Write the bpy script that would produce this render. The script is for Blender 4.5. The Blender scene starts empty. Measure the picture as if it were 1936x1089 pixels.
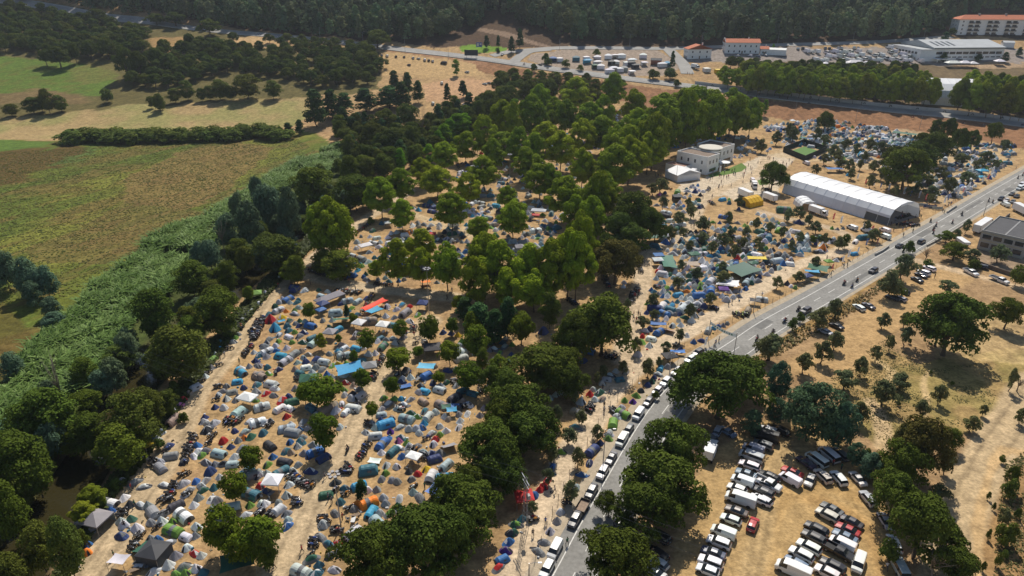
import bpy, bmesh, math, random, re
import numpy as np
from mathutils import Vector, Matrix, noise as mnoise
R = math.radians
scn = bpy.context.scene
col = scn.collection
rng = random.Random(7)
nrng = np.random.default_rng(7)

# ---------------- camera, sky, sun, exposure ----------------
CAM_H, PITCH, FPX, W0, H0 = 90.0, R(25.0), 1291.0, 1936.0, 1089.0
cam_d = bpy.data.cameras.new("camera")
cam_d.sensor_width = 36.0
cam_d.lens = 36.0 * FPX / W0
cam_d.clip_end = 6000
cam_d.clip_start = 0.5
cam = bpy.data.objects.new("camera", cam_d)
cam.location = (0, 0, CAM_H)
cam.rotation_euler = (R(90) - PITCH, 0, 0)
col.objects.link(cam)
scn.camera = cam
SUN_EL, SUN_AZ = R(51.0), R(9.0)          # azimuth measured from +Y towards +X
world = bpy.data.worlds.new("World")
scn.world = world
world.use_nodes = True
wn = world.node_tree
sky = wn.nodes.new("ShaderNodeTexSky")
sky.sky_type = 'NISHITA'
sky.sun_disc = False
sky.sun_elevation = SUN_EL
sky.sun_rotation = SUN_AZ
sky.altitude = 150
bg = wn.nodes["Background"]
bg.inputs[1].default_value = 0.085
wn.links.new(sky.outputs[0], bg.inputs[0])
sun_d = bpy.data.lights.new("sun", 'SUN')
sun_d.energy = 4.5
sun_d.angle = R(0.53)
sun_d.color = (1.0, 0.93, 0.82)
sun = bpy.data.objects.new("sun", sun_d)
sdir = Vector((math.cos(SUN_EL) * math.sin(SUN_AZ), math.cos(SUN_EL) * math.cos(SUN_AZ), math.sin(SUN_EL)))
sun.rotation_euler = sdir.to_track_quat('Z', 'Y').to_euler()
sun.location = sdir * 400
col.objects.link(sun)
vs = scn.view_settings
vs.view_transform = 'Standard'
vs.look = 'None'
vs.exposure = 0.10
vs.gamma = 1.0
scn.cycles.max_bounces = 5
scn.cycles.diffuse_bounces = 2
scn.cycles.glossy_bounces = 2
scn.cycles.transmission_bounces = 2
scn.cycles.transparent_max_bounces = 4
scn.cycles.volume_bounces = 0

# ---------------- terrain height and photo survey mapping ----------------
HD = np.array([-500, 372, 385, 430, 470, 520, 570, 605, 700, 800, 1000, 1600], float) * 1.125
HZ = np.array([0, 0, 0.8, 7, 13.5, 23, 33, 40, 86, 132, 190, 240], float) * 1.125
RIV = [(-40, 1170), (20, 1080), (110, 950), (175, 850), (250, 730), (310, 660), (385, 590), (470, 515), (540, 466), (590, 440)]

def Hbase(y):
    return np.interp(y, HD, HZ)

def ray(px, py):
    u, v = (px - W0 / 2) / FPX, (py - H0 / 2) / FPX
    c, s = math.cos(PITCH), math.sin(PITCH)
    return u, c - v * s, -s - v * c

def P(px, py):
    """photo pixel -> point of the ground seen there"""
    dx, dy, dz = ray(px, py)
    if dz < -1e-6:
        t = CAM_H / -dz
        if t * dy <= 418:
            return Vector((dx * t, dy * t, 0.0))
    t = 380.0 / dy
    for _ in range(900):
        t2 = t + 1.0 / dy
        if CAM_H + dz * t2 <= Hbase(dy * t2):
            for _ in range(20):
                m = (t + t2) / 2
                if CAM_H + dz * m <= Hbase(dy * m): t2 = m
                else: t = m
            break
        t = t2
    return Vector((dx * t, dy * t, float(Hbase(dy * t))))

def top_z(p, py):
    """height (world z) at which the vertical through p crosses photo row py"""
    v = (py - H0 / 2) / FPX
    c, s = math.cos(PITCH), math.sin(PITCH)
    return CAM_H + p.y * (-s - v * c) / (c - v * s)

def mpp(p):
    """metres per photo pixel at p"""
    c, s = math.cos(PITCH), math.sin(PITCH)
    return (p.y * c + (CAM_H - p.z) * s) / FPX

def project(X, Y, Z):
    c, s = math.cos(PITCH), math.sin(PITCH)
    dz = Z - CAM_H
    dep = np.maximum(Y * c - dz * s, 1e-3)
    return W0 / 2 + FPX * X / dep, H0 / 2 - FPX * (Y * s + dz * c) / dep

ZS = 500 / 1936.0
OFF = dict(A=(0, 0), B=(480, 0), C=(960, 0), D=(1436, 0), M=(0, 270), N=(480, 270), O=(960, 270), Q=(1436, 270),
           E=(0, 540), F=(480, 540), G=(960, 540), S=(1436, 540), I=(0, 809), J=(480, 809), K=(960, 809), L=(1436, 809))
def Zp(reg, x, y):
    ox, oy = OFF[reg]
    return ox + x * ZS, oy + y * ZS
def PZ(reg, x, y):
    return P(*Zp(reg, x, y))

def in_poly(px, py, poly):
    px = np.asarray(px); py = np.asarray(py)
    ins = np.zeros(px.shape, bool)
    n = len(poly)
    for i in range(n):
        x1, y1 = poly[i]; x2, y2 = poly[(i + 1) % n]
        if y1 == y2: continue
        c = (y1 > py) != (y2 > py)
        ins ^= c & (px < (x2 - x1) * (py - y1) / (y2 - y1) + x1)
    return ins

def seg_dist(X, Y, pts):
    d = np.full(X.shape, 1e9)
    for (a, b) in zip(pts[:-1], pts[1:]):
        ax, ay, bx, by = a[0], a[1], b[0], b[1]
        L2 = (bx - ax) ** 2 + (by - ay) ** 2 + 1e-9
        t = np.clip(((X - ax) * (bx - ax) + (Y - ay) * (by - ay)) / L2, 0, 1)
        d = np.minimum(d, np.hypot(X - ax - t * (bx - ax), Y - ay - t * (by - ay)))
    return d

def vnoise(X, Y, scale, seed=0):
    """smooth value noise in numpy, 0..1"""
    x = X / scale + seed * 17.31; y = Y / scale + seed * 9.77
    xi = np.floor(x).astype(int); yi = np.floor(y).astype(int)
    fx = x - xi; fy = y - yi
    fx = fx * fx * (3 - 2 * fx); fy = fy * fy * (3 - 2 * fy)
    def h(a, b):
        v = (a * 374761393 + b * 668265263 + seed * 974711) & 0xffffffff
        v = ((v ^ (v >> 13)) * 1274126177) & 0xffffffff
        return ((v ^ (v >> 16)) & 0xffff) / 65535.0
    return (h(xi, yi) * (1 - fx) + h(xi + 1, yi) * fx) * (1 - fy) + (h(xi, yi + 1) * (1 - fx) + h(xi + 1, yi + 1) * fx) * fy
def fnoise(X, Y, scale, seed=0, octaves=4):
    r = 0; a = 0.5; t = 0
    for i in range(octaves):
        r = r + a * vnoise(X, Y, scale / 2 ** i, seed + i); t += a; a *= 0.55
    return r / t

RIVW = [P(*q).to_2d() for q in RIV]
def smooth_line(pts, step):
    """Catmull-Rom through 2D/3D points, resampled about every step metres"""
    pts = [Vector(p) for p in pts]
    ext = [pts[0] * 2 - pts[1]] + pts + [pts[-1] * 2 - pts[-2]]
    out = []
    for i in range(1, len(ext) - 2):
        p0, p1, p2, p3 = ext[i - 1:i + 3]
        n = max(1, int((p2 - p1).length / step))
        for k in range(n):
            t = k / n
            out.append(0.5 * ((2 * p1) + (p2 - p0) * t + (2 * p0 - 5 * p1 + 4 * p2 - p3) * t * t + (3 * p1 - 3 * p2 + p3 - p0) * t ** 3))
    out.append(pts[-1])
    return out

# ---------------- materials ----------------
MATS = {}
def hexlin(h):
    return tuple((c / 12.92 if c <= 0.04045 else ((c + 0.055) / 1.055) ** 2.4) for c in [int(h[i:i + 2], 16) / 255 for i in (0, 2, 4)])

def mat(name, color=(0.5, 0.5, 0.5), rough=0.8, metal=0.0, objcol=False, attr=None, nscale=None, namt=0.25, bump=0.0, bscale=None, spec=0.3,
        trans=0.0, nscale2=None, coat=0.0, hue=None):
    if name in MATS: return MATS[name]
    m = bpy.data.materials.new(name)
    m.use_nodes = True
    nt = m.node_tree; N = nt.nodes; Lk = nt.links
    b = N["Principled BSDF"]
    b.inputs["Roughness"].default_value = rough
    b.inputs["Metallic"].default_value = metal
    b.inputs["Specular IOR Level"].default_value = spec
    if coat: b.inputs["Coat Weight"].default_value = coat
    b.inputs["Base Color"].default_value = (*color, 1)
    src = None
    if objcol:
        oi = N.new("ShaderNodeObjectInfo"); src = oi.outputs["Color"]
    elif attr:
        at = N.new("ShaderNodeAttribute"); at.attribute_name = attr; src = at.outputs["Color"]
    tc = N.new("ShaderNodeTexCoord")
    def noise(sc, det=4.0):
        n = N.new("ShaderNodeTexNoise"); n.inputs["Scale"].default_value = sc; n.inputs["Detail"].default_value = det
        Lk.new(tc.outputs["Object"], n.inputs["Vector"]); return n
    def mulv(src, sc, amt):
        n = noise(sc)
        mr = N.new("ShaderNodeMapRange")
        mr.inputs["From Min"].default_value = 0.25; mr.inputs["From Max"].default_value = 0.75
        mr.inputs["To Min"].default_value = 1 - amt; mr.inputs["To Max"].default_value = 1 + amt
        Lk.new(n.outputs["Fac"], mr.inputs["Value"])
        mx = N.new("ShaderNodeMix"); mx.data_type = 'RGBA'; mx.blend_type = 'MULTIPLY'
        mx.inputs["Factor"].default_value = 1
        if src is None: mx.inputs["A"].default_value = (*color, 1)
        else: Lk.new(src, mx.inputs["A"])
        Lk.new(mr.outputs["Result"], mx.inputs["B"])
        return mx.outputs["Result"]
    if nscale: src = mulv(src, nscale, namt)
    if nscale2: src = mulv(src, nscale2, namt)
    if src is not None: Lk.new(src, b.inputs["Base Color"])
    if bump:
        n = noise(bscale or 5.0, 5)
        bp = N.new("ShaderNodeBump"); bp.inputs["Strength"].default_value = 1.0; bp.inputs["Distance"].default_value = bump
        Lk.new(n.outputs["Fac"], bp.inputs["Height"]); Lk.new(bp.outputs["Normal"], b.inputs["Normal"])
    if trans:
        tr = N.new("ShaderNodeBsdfTranslucent")
        if src is not None: Lk.new(src, tr.inputs["Color"])
        else: tr.inputs["Color"].default_value = (*color, 1)
        ms = N.new("ShaderNodeMixShader"); ms.inputs[0].default_value = trans
        out = [x for x in N if x.type == 'OUTPUT_MATERIAL'][0]
        Lk.new(b.outputs[0], ms.inputs[1]); Lk.new(tr.outputs[0], ms.inputs[2]); Lk.new(ms.outputs[0], out.inputs[0])
    MATS[name] = m
    return m

# ---------------- mesh collector and object helpers ----------------
class MB:
    def __init__(s): s.v = []; s.f = []; s.m = []
    def add(s, vs, fs, mi=0):
        o = len(s.v); s.v.extend([tuple(v) for v in vs]); s.f.extend([tuple(o + i for i in f) for f in fs]); s.m.extend([mi] * len(fs)); return s
    def box(s, c, d, rz=0.0, mi=0, taper=1.0):
        x, y, z = d[0] / 2, d[1] / 2, d[2] / 2
        cs, sn = math.cos(rz), math.sin(rz); vs = []
        for sz in (-1, 1):
            k = taper if sz > 0 else 1
            for sx, sy in ((-1, -1), (1, -1), (1, 1), (-1, 1)):
                a, b = sx * x * k, sy * y * k
                vs.append((c[0] + a * cs - b * sn, c[1] + a * sn + b * cs, c[2] + sz * z))
        return s.add(vs, [(3, 2, 1, 0), (4, 5, 6, 7), (0, 1, 5, 4), (1, 2, 6, 5), (2, 3, 7, 6), (3, 0, 4, 7)], mi)
    def tube(s, pts, r, n=6, mi=0, cap=True):
        pts = [Vector(p) for p in pts]
        rs = r if isinstance(r, (list, tuple)) else [r] * len(pts)
        vs = []
        for i, p in enumerate(pts):
            d = (pts[min(i + 1, len(pts) - 1)] - pts[max(i - 1, 0)]).normalized()
            a = d.cross(Vector((0, 0, 1)))
            if a.length < 0.05: a = d.cross(Vector((1, 0, 0)))
            a.normalize(); b = a.cross(d)
            for k in range(n):
                t = 2 * math.pi * k / n
                vs.append(p + (a * math.cos(t) + b * math.sin(t)) * rs[i])
        fs = []
        for i in range(len(pts) - 1):
            for k in range(n):
                fs.append((i * n + k, i * n + (k + 1) % n, (i + 1) * n + (k + 1) % n, (i + 1) * n + k))
        if cap: fs.append(tuple(range(n - 1, -1, -1))); fs.append(tuple((len(pts) - 1) * n + k for k in range(n)))
        return s.add(vs, fs, mi)
    def prism(s, poly, z0, z1, mi=0):
        n = len(poly)
        vs = [(p[0], p[1], z0) for p in poly] + [(p[0], p[1], z1) for p in poly]
        fs = [tuple(range(n - 1, -1, -1)), tuple(range(n, 2 * n))] + [(i, (i + 1) % n, n + (i + 1) % n, n + i) for i in range(n)]
        return s.add(vs, fs, mi)
    def lathe(s, prof, n=12, mi=0, c=(0, 0, 0), axis='z'):
        vs = []
        for r, z in prof:
            for k in range(n):
                t = 2 * math.pi * k / n
                if axis == 'z': vs.append((c[0] + r * math.cos(t), c[1] + r * math.sin(t), c[2] + z))
                else: vs.append((c[0] + r * math.cos(t), c[1] + z, c[2] + r * math.sin(t)))
        fs = []
        for i in range(len(prof) - 1):
            for k in range(n):
                q = (i * n + k, i * n + (k + 1) % n, (i + 1) * n + (k + 1) % n, (i + 1) * n + k)
                fs.append(q if axis == 'z' else q[::-1])
        return s.add(vs, fs, mi)
    def mesh(s, name, mats, smooth=False):
        me = bpy.data.meshes.new(name)
        me.from_pydata(s.v, [], s.f)
        for m in (mats if isinstance(mats, (list, tuple)) else [mats]): me.materials.append(m)
        if any(s.m): me.polygons.foreach_set("material_index", s.m)
        if smooth: me.polygons.foreach_set("use_smooth", [True] * len(s.f))
        me.update()
        return me
    def build(s, name, mats, parent=None, smooth=False, **kw):
        return link(name, s.mesh(name, mats, smooth), parent, **kw)

def link(name, data, parent=None, loc=None, rz=None, scale=None, color=None):
    o = bpy.data.objects.new(name, data)
    col.objects.link(o)
    if parent is not None: o.parent = parent
    if loc is not None: o.location = loc
    if rz is not None: o.rotation_euler = (0, 0, rz)
    if scale is not None: o.scale = scale if isinstance(scale, (tuple, list, Vector)) else (scale,) * 3
    if color is not None: o.color = (*color[:3], 1)
    return o
def tag(o, label=None, cat=None, group=None, kind=None):
    if label: o["label"] = label
    if cat: o["category"] = cat
    if group: o["group"] = group
    if kind: o["kind"] = kind
    return o
def empty(name, loc, rz=0, scale=None):
    o = link(name, None, None, loc, rz, scale)
    o.empty_display_size = 0.5
    return o
def np_mesh(name, V, F, mats, smooth=False, mi=None):
    """V (n,3) floats, F (m,4) or (m,3) ints"""
    me = bpy.data.meshes.new(name)
    k = F.shape[1]
    me.vertices.add(len(V)); me.vertices.foreach_set("co", np.ascontiguousarray(V, np.float32).ravel())
    me.loops.add(F.size); me.loops.foreach_set("vertex_index", np.ascontiguousarray(F, np.int32).ravel())
    me.polygons.add(len(F)); me.polygons.foreach_set("loop_start", np.arange(0, F.size, k, dtype=np.int32))
    for m in (mats if isinstance(mats, (list, tuple)) else [mats]): me.materials.append(m)
    if mi is not None: me.polygons.foreach_set("material_index", np.ascontiguousarray(mi, np.int32))
    me.update(calc_edges=True)
    me.polygons.foreach_set("use_smooth", np.full(len(F), smooth, bool))
    me.update()
    return me
def set_color_attr(me, C, name="Col"):
    a = me.color_attributes.new(name, 'FLOAT_COLOR', 'POINT')
    d = np.ones((len(C), 4), np.float32); d[:, :3] = C
    a.data.foreach_set("color", d.ravel())
# ---------------- ground ----------------
def axis(lo, hi, f):
    out = [lo]
    while out[-1] < hi: out.append(out[-1] + f(out[-1]))
    return np.array(out)
gy = axis(-70, 1240, lambda y: 3.0 if y < 58 else (0.65 if y < 175 else (0.65 + (y - 175) * 0.009 if y < 460 else (2.8 if y < 740 else 12))))
gx = axis(-630, 790, lambda x: (0.7 if abs(x - 20) < 110 else (1.3 if abs(x - 20) < 230 else 3.2)))
GX, GY = np.meshgrid(gx, gy)
GZ = Hbase(GY)
rd = seg_dist(GX, GY, RIVW)
GZ = GZ - 1.7 * np.clip((6.6 - rd) / 2.6, 0, 1) ** 0.8
# gentle relief away from camp and roads
und = (fnoise(GX, GY, 26, 3) - 0.5)
QX, QY = project(GX, GY, Hbase(GY))
QX = np.where(GY < 70, W0 / 2 + (GX) * 14, QX); QY = np.where(GY < 70, 1180 + (70 - GY) * 14, QY)
nz = fnoise(GX, GY, 9, 11, 3) - 0.5          # wobble for zone borders
nzb = fnoise(GX, GY, 30, 14, 3) - 0.5
QXw, QYw = QX + nz * 20 + nzb * 46, QY + nz * 9 + nzb * 14
def Z_(c): return np.array(c)
STRAW, SOIL, PALE, PARK = (0.405, 0.268, 0.128), (0.25, 0.15, 0.08), (0.52, 0.43, 0.31), (0.40, 0.268, 0.120)
C = np.zeros(GX.shape + (3,)); C[:] = STRAW
n1 = fnoise(GX, GY, 7, 1)[..., None]; n2 = fnoise(GX, GY, 2.2, 5, 3)[..., None]; n3 = fnoise(GX, GY, 28, 8)[..., None]
def sm(n, a, b): return np.clip((n - a) / (b - a), 0, 1)
C = C * (0.78 + 0.44 * n2) ; C = C * (1 - sm(n1, .48, .7) * 0.5) + np.array(SOIL) * 1.3 * sm(n1, .48, .7) * 0.5
n4 = fnoise(GX, GY, 3.2, 41, 3)[..., None]; C = C * (1 - .4 * sm(n4, .56, .72)) + np.array((0.15, 0.10, 0.05)) * .4 * sm(n4, .56, .72)
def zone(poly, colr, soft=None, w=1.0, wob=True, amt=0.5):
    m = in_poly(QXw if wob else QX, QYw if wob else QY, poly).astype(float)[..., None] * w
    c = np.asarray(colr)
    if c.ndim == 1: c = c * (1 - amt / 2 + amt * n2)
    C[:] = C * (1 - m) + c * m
# meadow on the far bank
MEAD = [(-900, 1500), (-900, 255), (0, 262), (120, 262), (330, 268), (520, 255), (600, 250), (640, 285), (690, 300), (640, 420), (590, 440), (540, 466), (470, 515), (385, 590),
        (310, 660), (250, 730), (175, 850), (110, 950), (20, 1080), (-40, 1300)]
mg = np.array((0.090, 0.120, 0.020)); mb = np.array((0.160, 0.112, 0.036)); my = np.array((0.160, 0.165, 0.030)); mo = np.array((0.10, 0.062, 0.020))
# streaky bands follow the field's long direction
ang = R(62); U = GX * math.cos(ang) + GY * math.sin(ang); Vv = -GX * math.sin(ang) + GY * math.cos(ang)
band = fnoise(U / 5.0, Vv, 16, 21)[..., None]; band2 = fnoise(U / 3.0, Vv, 6, 25)[..., None]
mc = mg * (1 - sm(band, .42, .62)) + my * sm(band, .42, .62)
mc = mc * (1 - sm(band2, .5, .68) * .75) + mb * sm(band2, .5, .68) * .75
mc = mc * (0.6 + 0.8 * n2)
zone(MEAD, mc)
# the reddish dry heart of the meadow and browner far corner
heart = np.array((0.195, 0.125, 0.048)) * (0.65 + 0.7 * n2)
zone([(245, 330), (330, 290), (460, 272), (520, 280), (480, 320), (430, 360), (340, 395), (240, 385)], heart, w=.75)
zone([(60, 470), (250, 380), (390, 400), (330, 450), (200, 500), (80, 500)], np.array((0.15, 0.10, 0.038)) * (0.6 + .8 * n2), w=.55)
zone([(-300, 295), (0, 290), (130, 275), (180, 280), (110, 318), (0, 350), (-300, 380)], mo * (0.55 + .9 * n2), w=.9)
zone([(-300, 262), (0, 262), (95, 265), (60, 285), (0, 290), (-300, 300)], np.array((0.09, 0.145, 0.026)) * (0.7 + .6 * n2))
zone([(125, 300), (170, 278), (185, 284), (150, 305), (90, 318)], np.array((0.075, 0.13, 0.03)), w=.8)
zone([(-600, 1400), (-600, 600), (0, 560), (90, 660), (20, 760), (-100, 1200)], mo * (0.6 + .8 * n2), w=.6)
# strip by the water and reed belt floor
zone([(640, 290), (700, 320), (640, 430), (520, 500), (420, 590), (320, 690), (190, 860), (100, 1010), (-60, 1300), (-200, 1300), (40, 1000), (120, 830), (40, 800), (-200, 900), (-200, 800),
      (60, 700), (170, 590), (270, 490), (400, 415), (470, 370), (560, 300)], np.array((0.055, 0.075, 0.02)) * (0.6 + .8 * n2), w=.9)
# hay strip, green field and woodland floor further back
zone([(-700, 262), (-700, 235), (0, 222), (180, 205), (420, 192), (585, 183), (610, 215), (560, 240), (440, 250), (200, 246), (80, 260)], np.array((0.35, 0.25, 0.115)) * (0.72 + .5 * n2) * (1 - .3 * sm(n3, .45, .65)) +
     np.array((0.03, 0.07, 0.01)) * sm(n3, .45, .65))
zone([(-900, 215), (-900, -40), (0, -10), (240, 30), (560, 80), (730, 100), (720, 170), (590, 185), (420, 192), (0, 222)], np.array((0.12, 0.10, 0.035)) * (0.6 + .8 * n2))
zone([(-700, 190), (-700, 110), (0, 105), (60, 112), (150, 118), (225, 140), (215, 160), (205, 178), (170, 183), (90, 170), (0, 178)], np.array((0.10, 0.155, 0.026)) * (0.72 + .55 * n2) * (1 - .35 * sm(n1, .5, .7)) + np.array((0.09, 0.05, 0.02)) * sm(n1, .5, .7) * .6)
zone([(185, 115), (228, 125), (230, 150), (150, 155), (120, 130)], np.array((0.17, 0.15, 0.045)), w=.5)
zone([(-200, 185), (0, 178), (60, 170), (150, 175), (180, 195), (40, 196), (-200, 215)], np.array((0.20, 0.13, 0.06)) * (0.6 + .8 * n2), w=.6)
zone([(270, 70), (345, 70), (350, 105), (290, 112)], np.array((0.36, 0.22, 0.09)), w=.8)
# earth car parks beyond the grove, spoil heaps, slopes under the flyover
zone([(430, 66), (520, 72), (620, 88), (600, 104), (520, 92), (440, 84)], np.array((0.47, 0.31, 0.15)))
zone([(715, 96), (760, 100), (870, 112), (920, 128), (905, 140), (830, 150), (800, 142), (720, 145)], np.array((0.45, 0.30, 0.14)), amt=.25)
zone([(800, 158), (850, 150), (960, 148), (985, 160), (950, 178), (870, 195), (800, 190)], np.array((0.46, 0.28, 0.15)), amt=.4)
zone([(625, 215), (700, 200), (760, 215), (720, 240), (640, 250), (610, 248)], np.array((0.33, 0.22, 0.12)), w=.8)
zone([(900, 112), (960, 122), (1000, 133), (1090, 145), (1250, 165), (1420, 185), (1700, 210), (2100, 250), (2100, 290), (1936, 282), (1840, 262), (1690, 246), (1560, 232), (1420, 218), (1250, 205), (1000, 160), (900, 132)],
     np.array((0.24, 0.125, 0.062)) * (0.55 + .9 * n2), amt=.5)
zone([(700, 85), (930, 120), (925, 128), (860, 112), (730, 97)], np.array((0.30, 0.16, 0.085)), w=.8)
# hillside floor and its track, roadside lawn
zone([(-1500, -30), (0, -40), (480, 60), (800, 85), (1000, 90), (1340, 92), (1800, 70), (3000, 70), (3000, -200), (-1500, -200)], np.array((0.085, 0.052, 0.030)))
zone([(868, 88), (890, 84), (960, 90), (955, 97), (900, 101), (872, 97)], np.array((0.15, 0.26, 0.03)), amt=.3, wob=False)
zone([(905, 52), (960, 60), (1010, 78), (1050, 90), (1040, 92), (990, 80), (940, 66), (900, 58)], np.array((0.22, 0.15, 0.1)), wob=False)
# stall ground, plaza by the marquee, industrial yards
zone([(1000, 100), (1060, 94), (1250, 94), (1290, 130), (1250, 143), (1080, 140), (1010, 118)], np.array((0.33, 0.26, 0.2)), amt=.3)
zone([(1300, 92), (1800, 88), (2100, 95), (2100, 128), (1440, 118), (1300, 118)], np.array((0.27, 0.23, 0.2)), amt=.2)
zone([(1400, 118), (1790, 122), (2100, 130), (2100, 232), (1800, 212), (1400, 178)], np.array((0.16, 0.115, 0.06)) * (.6 + .8 * n2))
zone([(1790, 112), (1940, 118), (1940, 128), (1790, 125)], np.array((0.36, 0.25, 0.15)))
zone([(1280, 345), (1330, 338), (1400, 318), (1420, 295), (1480, 285), (1500, 300), (1470, 350), (1480, 372), (1420, 395), (1380, 372), (1330, 372), (1290, 365)], np.array(PALE), amt=.15)
zone([(1430, 290), (1700, 240), (1930, 285), (1900, 330), (1780, 390), (1700, 330), (1500, 300)], np.array((0.48, 0.36, 0.21)), w=.6)
# right of the road: verge, earth lot, rough straw field, wide earth track
zone([(1060, 1200), (1240, 890), (1410, 690), (1640, 545), (1720, 487), (1830, 415), (1870, 420), (1800, 500), (1960, 540), (2300, 700), (2300, 1400), (1060, 1400)], (np.array((0.33, 0.215, 0.110)) * (.75 + .5 * n2) * (1 - .35 * sm(n3, .45, .62)) + np.array((.22, .13, .06)) * .35 * sm(n3, .45, .62)))
zone([(1235, 1200), (1330, 860), (1440, 790), (1560, 800), (1640, 880), (1700, 960), (1730, 1200)], np.array(PARK), amt=.16)
zone([(1560, 690), (1640, 640), (1740, 690), (1900, 660), (2100, 650), (2100, 800), (1900, 780), (1800, 830), (1680, 860), (1600, 800)], np.array((0.34, 0.235, 0.095)) * (.5 + 1.0 * n2) * (1 - .35 * sm(n1, .5, .66)) + np.array((.05, .06, .01)) * sm(n1, .5, .66), w=.85)
zone([(1760, 560), (1960, 580), (1960, 690), (1780, 680)], np.array((0.44, 0.32, 0.15)) * (.5 + 1.0 * n2), w=.6)
zone([(1860, 830), (1960, 780), (2200, 800), (2200, 1300), (1850, 1300), (1860, 1000)], np.array((0.30, 0.18, 0.075)) * (.55 + .9 * n2), w=.8)
zone([(1850, 430), (1960, 440), (1960, 525), (1850, 500)], np.array((0.25, 0.19, 0.14)), w=.7)
# roadside verge scrub on the slope above the road's far edge
zone([(1380, 690), (1470, 645), (1640, 548), (1700, 505), (1695, 520), (1620, 580), (1520, 640), (1400, 700)], np.array((0.30, 0.19, 0.07)) * (.5 + n2), w=.9)
# bare earth paths worn into the ground: worn band = pale soil, two wheel ruts
TRACKS = {}
def track(name, pts, width, colr, soft=1.3, rut=0.0, edge=0.5):
    w = smooth_line([P(*q).to_2d() for q in pts], 2.0)
    TRACKS[name] = (w, width)
    ww = [(q.x, q.y) for q in w]
    xs = [q[0] for q in ww]; ys = [q[1] for q in ww]; pad = width * 2 + 4
    i0, i1 = np.searchsorted(gy, (min(ys) - pad, max(ys) + pad)); j0, j1 = np.searchsorted(gx, (min(xs) - pad, max(xs) + pad))
    sl = (slice(i0, i1), slice(j0, j1))
    d = seg_dist(GX[sl], GY[sl], ww[::2] + [ww[-1]]) + nz[sl] * 1.6 * edge * 2
    m = np.clip((width / 2 + soft - d) / soft, 0, 1)[..., None]
    c = np.array(colr) * (0.86 + .28 * n2[sl])
    if rut: c = c * (1 - rut * np.exp(-((d - width * .27) / .45) ** 2))[..., None]
    C[sl] = C[sl] * (1 - m) + c * m
tA = [(130, 1150), (165, 1089), (232, 990), (297, 884), (336, 822), (361, 752), (439, 656), (500, 566), (530, 535)]
tB = [(500, 1150), (532, 1083), (588, 954), (645, 858), (671, 809), (705, 731), (738, 692), (785, 638), (812, 606)]
tC = [(530, 535), (560, 522), (600, 526), (661, 538), (712, 546), (800, 556), (860, 562)]
tD = [(560, 522), (600, 482), (645, 446), (671, 430), (694, 412), (740, 385), (775, 360)]
tE = [(950, 1130), (975, 1083), (1035, 954), (1068, 861), (1105, 819), (1167, 726), (1218, 685), (1250, 652), (1300, 627), (1363, 592), (1440, 545), (1500, 505), (1560, 484), (1598, 468), (1606, 452)]
tF = [(1178, 680), (1185, 648), (1200, 586), (1213, 545), (1222, 486), (1244, 469), (1290, 449), (1309, 415), (1327, 381), (1363, 358), (1400, 345), (1440, 320), (1450, 295)]
track("camp_track", tA, 6.2, (0.47, 0.355, 0.215), rut=.36)
track("camp_track", tB, 5.4, (0.49, 0.37, 0.225), rut=.34)
track("camp_track", tC, 4.6, (0.51, 0.395, 0.25))
track("camp_track", tD, 4.4, (0.50, 0.38, 0.24))
track("camp_track", tE, 4.6, (0.55, 0.43, 0.29), soft=1.0, rut=.06)
track("camp_track", tF, 4.6, (0.52, 0.40, 0.26), rut=.15)
track("camp_track", [(1606, 452), (1590, 438), (1540, 424), (1480, 412), (1440, 400)], 3.0, (0.46, 0.35, 0.23))
track("camp_track", [(700, 500), (790, 470), (860, 445), (905, 412), (960, 375)], 3.0, (0.48, 0.36, 0.21))
track("camp_track", [(780, 405), (830, 425), (880, 440), (930, 470), (1000, 470), (1040, 480)], 3.0, (0.48, 0.36, 0.21))
track("camp_track", [(1140, 640), (1150, 560), (1150, 500), (1135, 420)], 3.0, (0.36, 0.25, 0.13))
track("earth_track", [(1790, 1150), (1808, 990), (1850, 900), (1900, 815), (1960, 720)], 7.5, (0.46, 0.34, 0.195), rut=.34)
track("earth_track", [(1845, 1150), (1850, 1000), (1870, 900), (1900, 850), (1960, 860)], 1.2, (0.5, 0.34, 0.17), soft=.6)
track("field_track", [(1658, 845), (1664, 810), (1650, 775), (1640, 755)], 1.0, (0.5, 0.36, 0.2), soft=.8)
track("field_track", [(1674, 850), (1678, 812), (1662, 770), (1650, 755)], 1.0, (0.5, 0.36, 0.2), soft=.8)
track("field_track", [(1655, 680), (1683, 690), (1690, 705), (1676, 722), (1668, 730)], .8, (0.5, 0.36, 0.18), soft=.7)
track("field_track", [(1745, 790), (1752, 750), (1745, 720), (1760, 700)], .8, (0.5, 0.36, 0.18), soft=.7)
track("field_track", [(1540, 700), (1590, 670), (1640, 620), (1720, 560), (1800, 520)], 9.0, (0.43, 0.28, 0.13), soft=3, rut=.05)
track("field_track", [(1450, 850), (1500, 930), (1560, 950), (1640, 1000), (1680, 1100)], 2.0, (0.46, 0.29, 0.12), soft=1.5, rut=.3)
track("field_track", [(1440, 1100), (1440, 1020), (1490, 940), (1570, 920), (1620, 940)], 1.5, (0.48, 0.31, 0.13), soft=1.5, rut=.28)
track("lot_track", [(1330, 1100), (1390, 960), (1440, 860), (1480, 830), (1540, 850)], 2.0, (0.45, 0.31, 0.15), soft=1.4, rut=.3)
track("lot_track", [(1420, 1100), (1440, 1000), (1460, 900), (1500, 850), (1600, 855)], 2.2, (0.46, 0.32, 0.155), soft=1.4, rut=.3)
track("yard_track", [(1690, 480), (1760, 500), (1840, 520), (1936, 545), (2000, 560)], 3.6, (0.50, 0.37, 0.23), soft=1)
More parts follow.
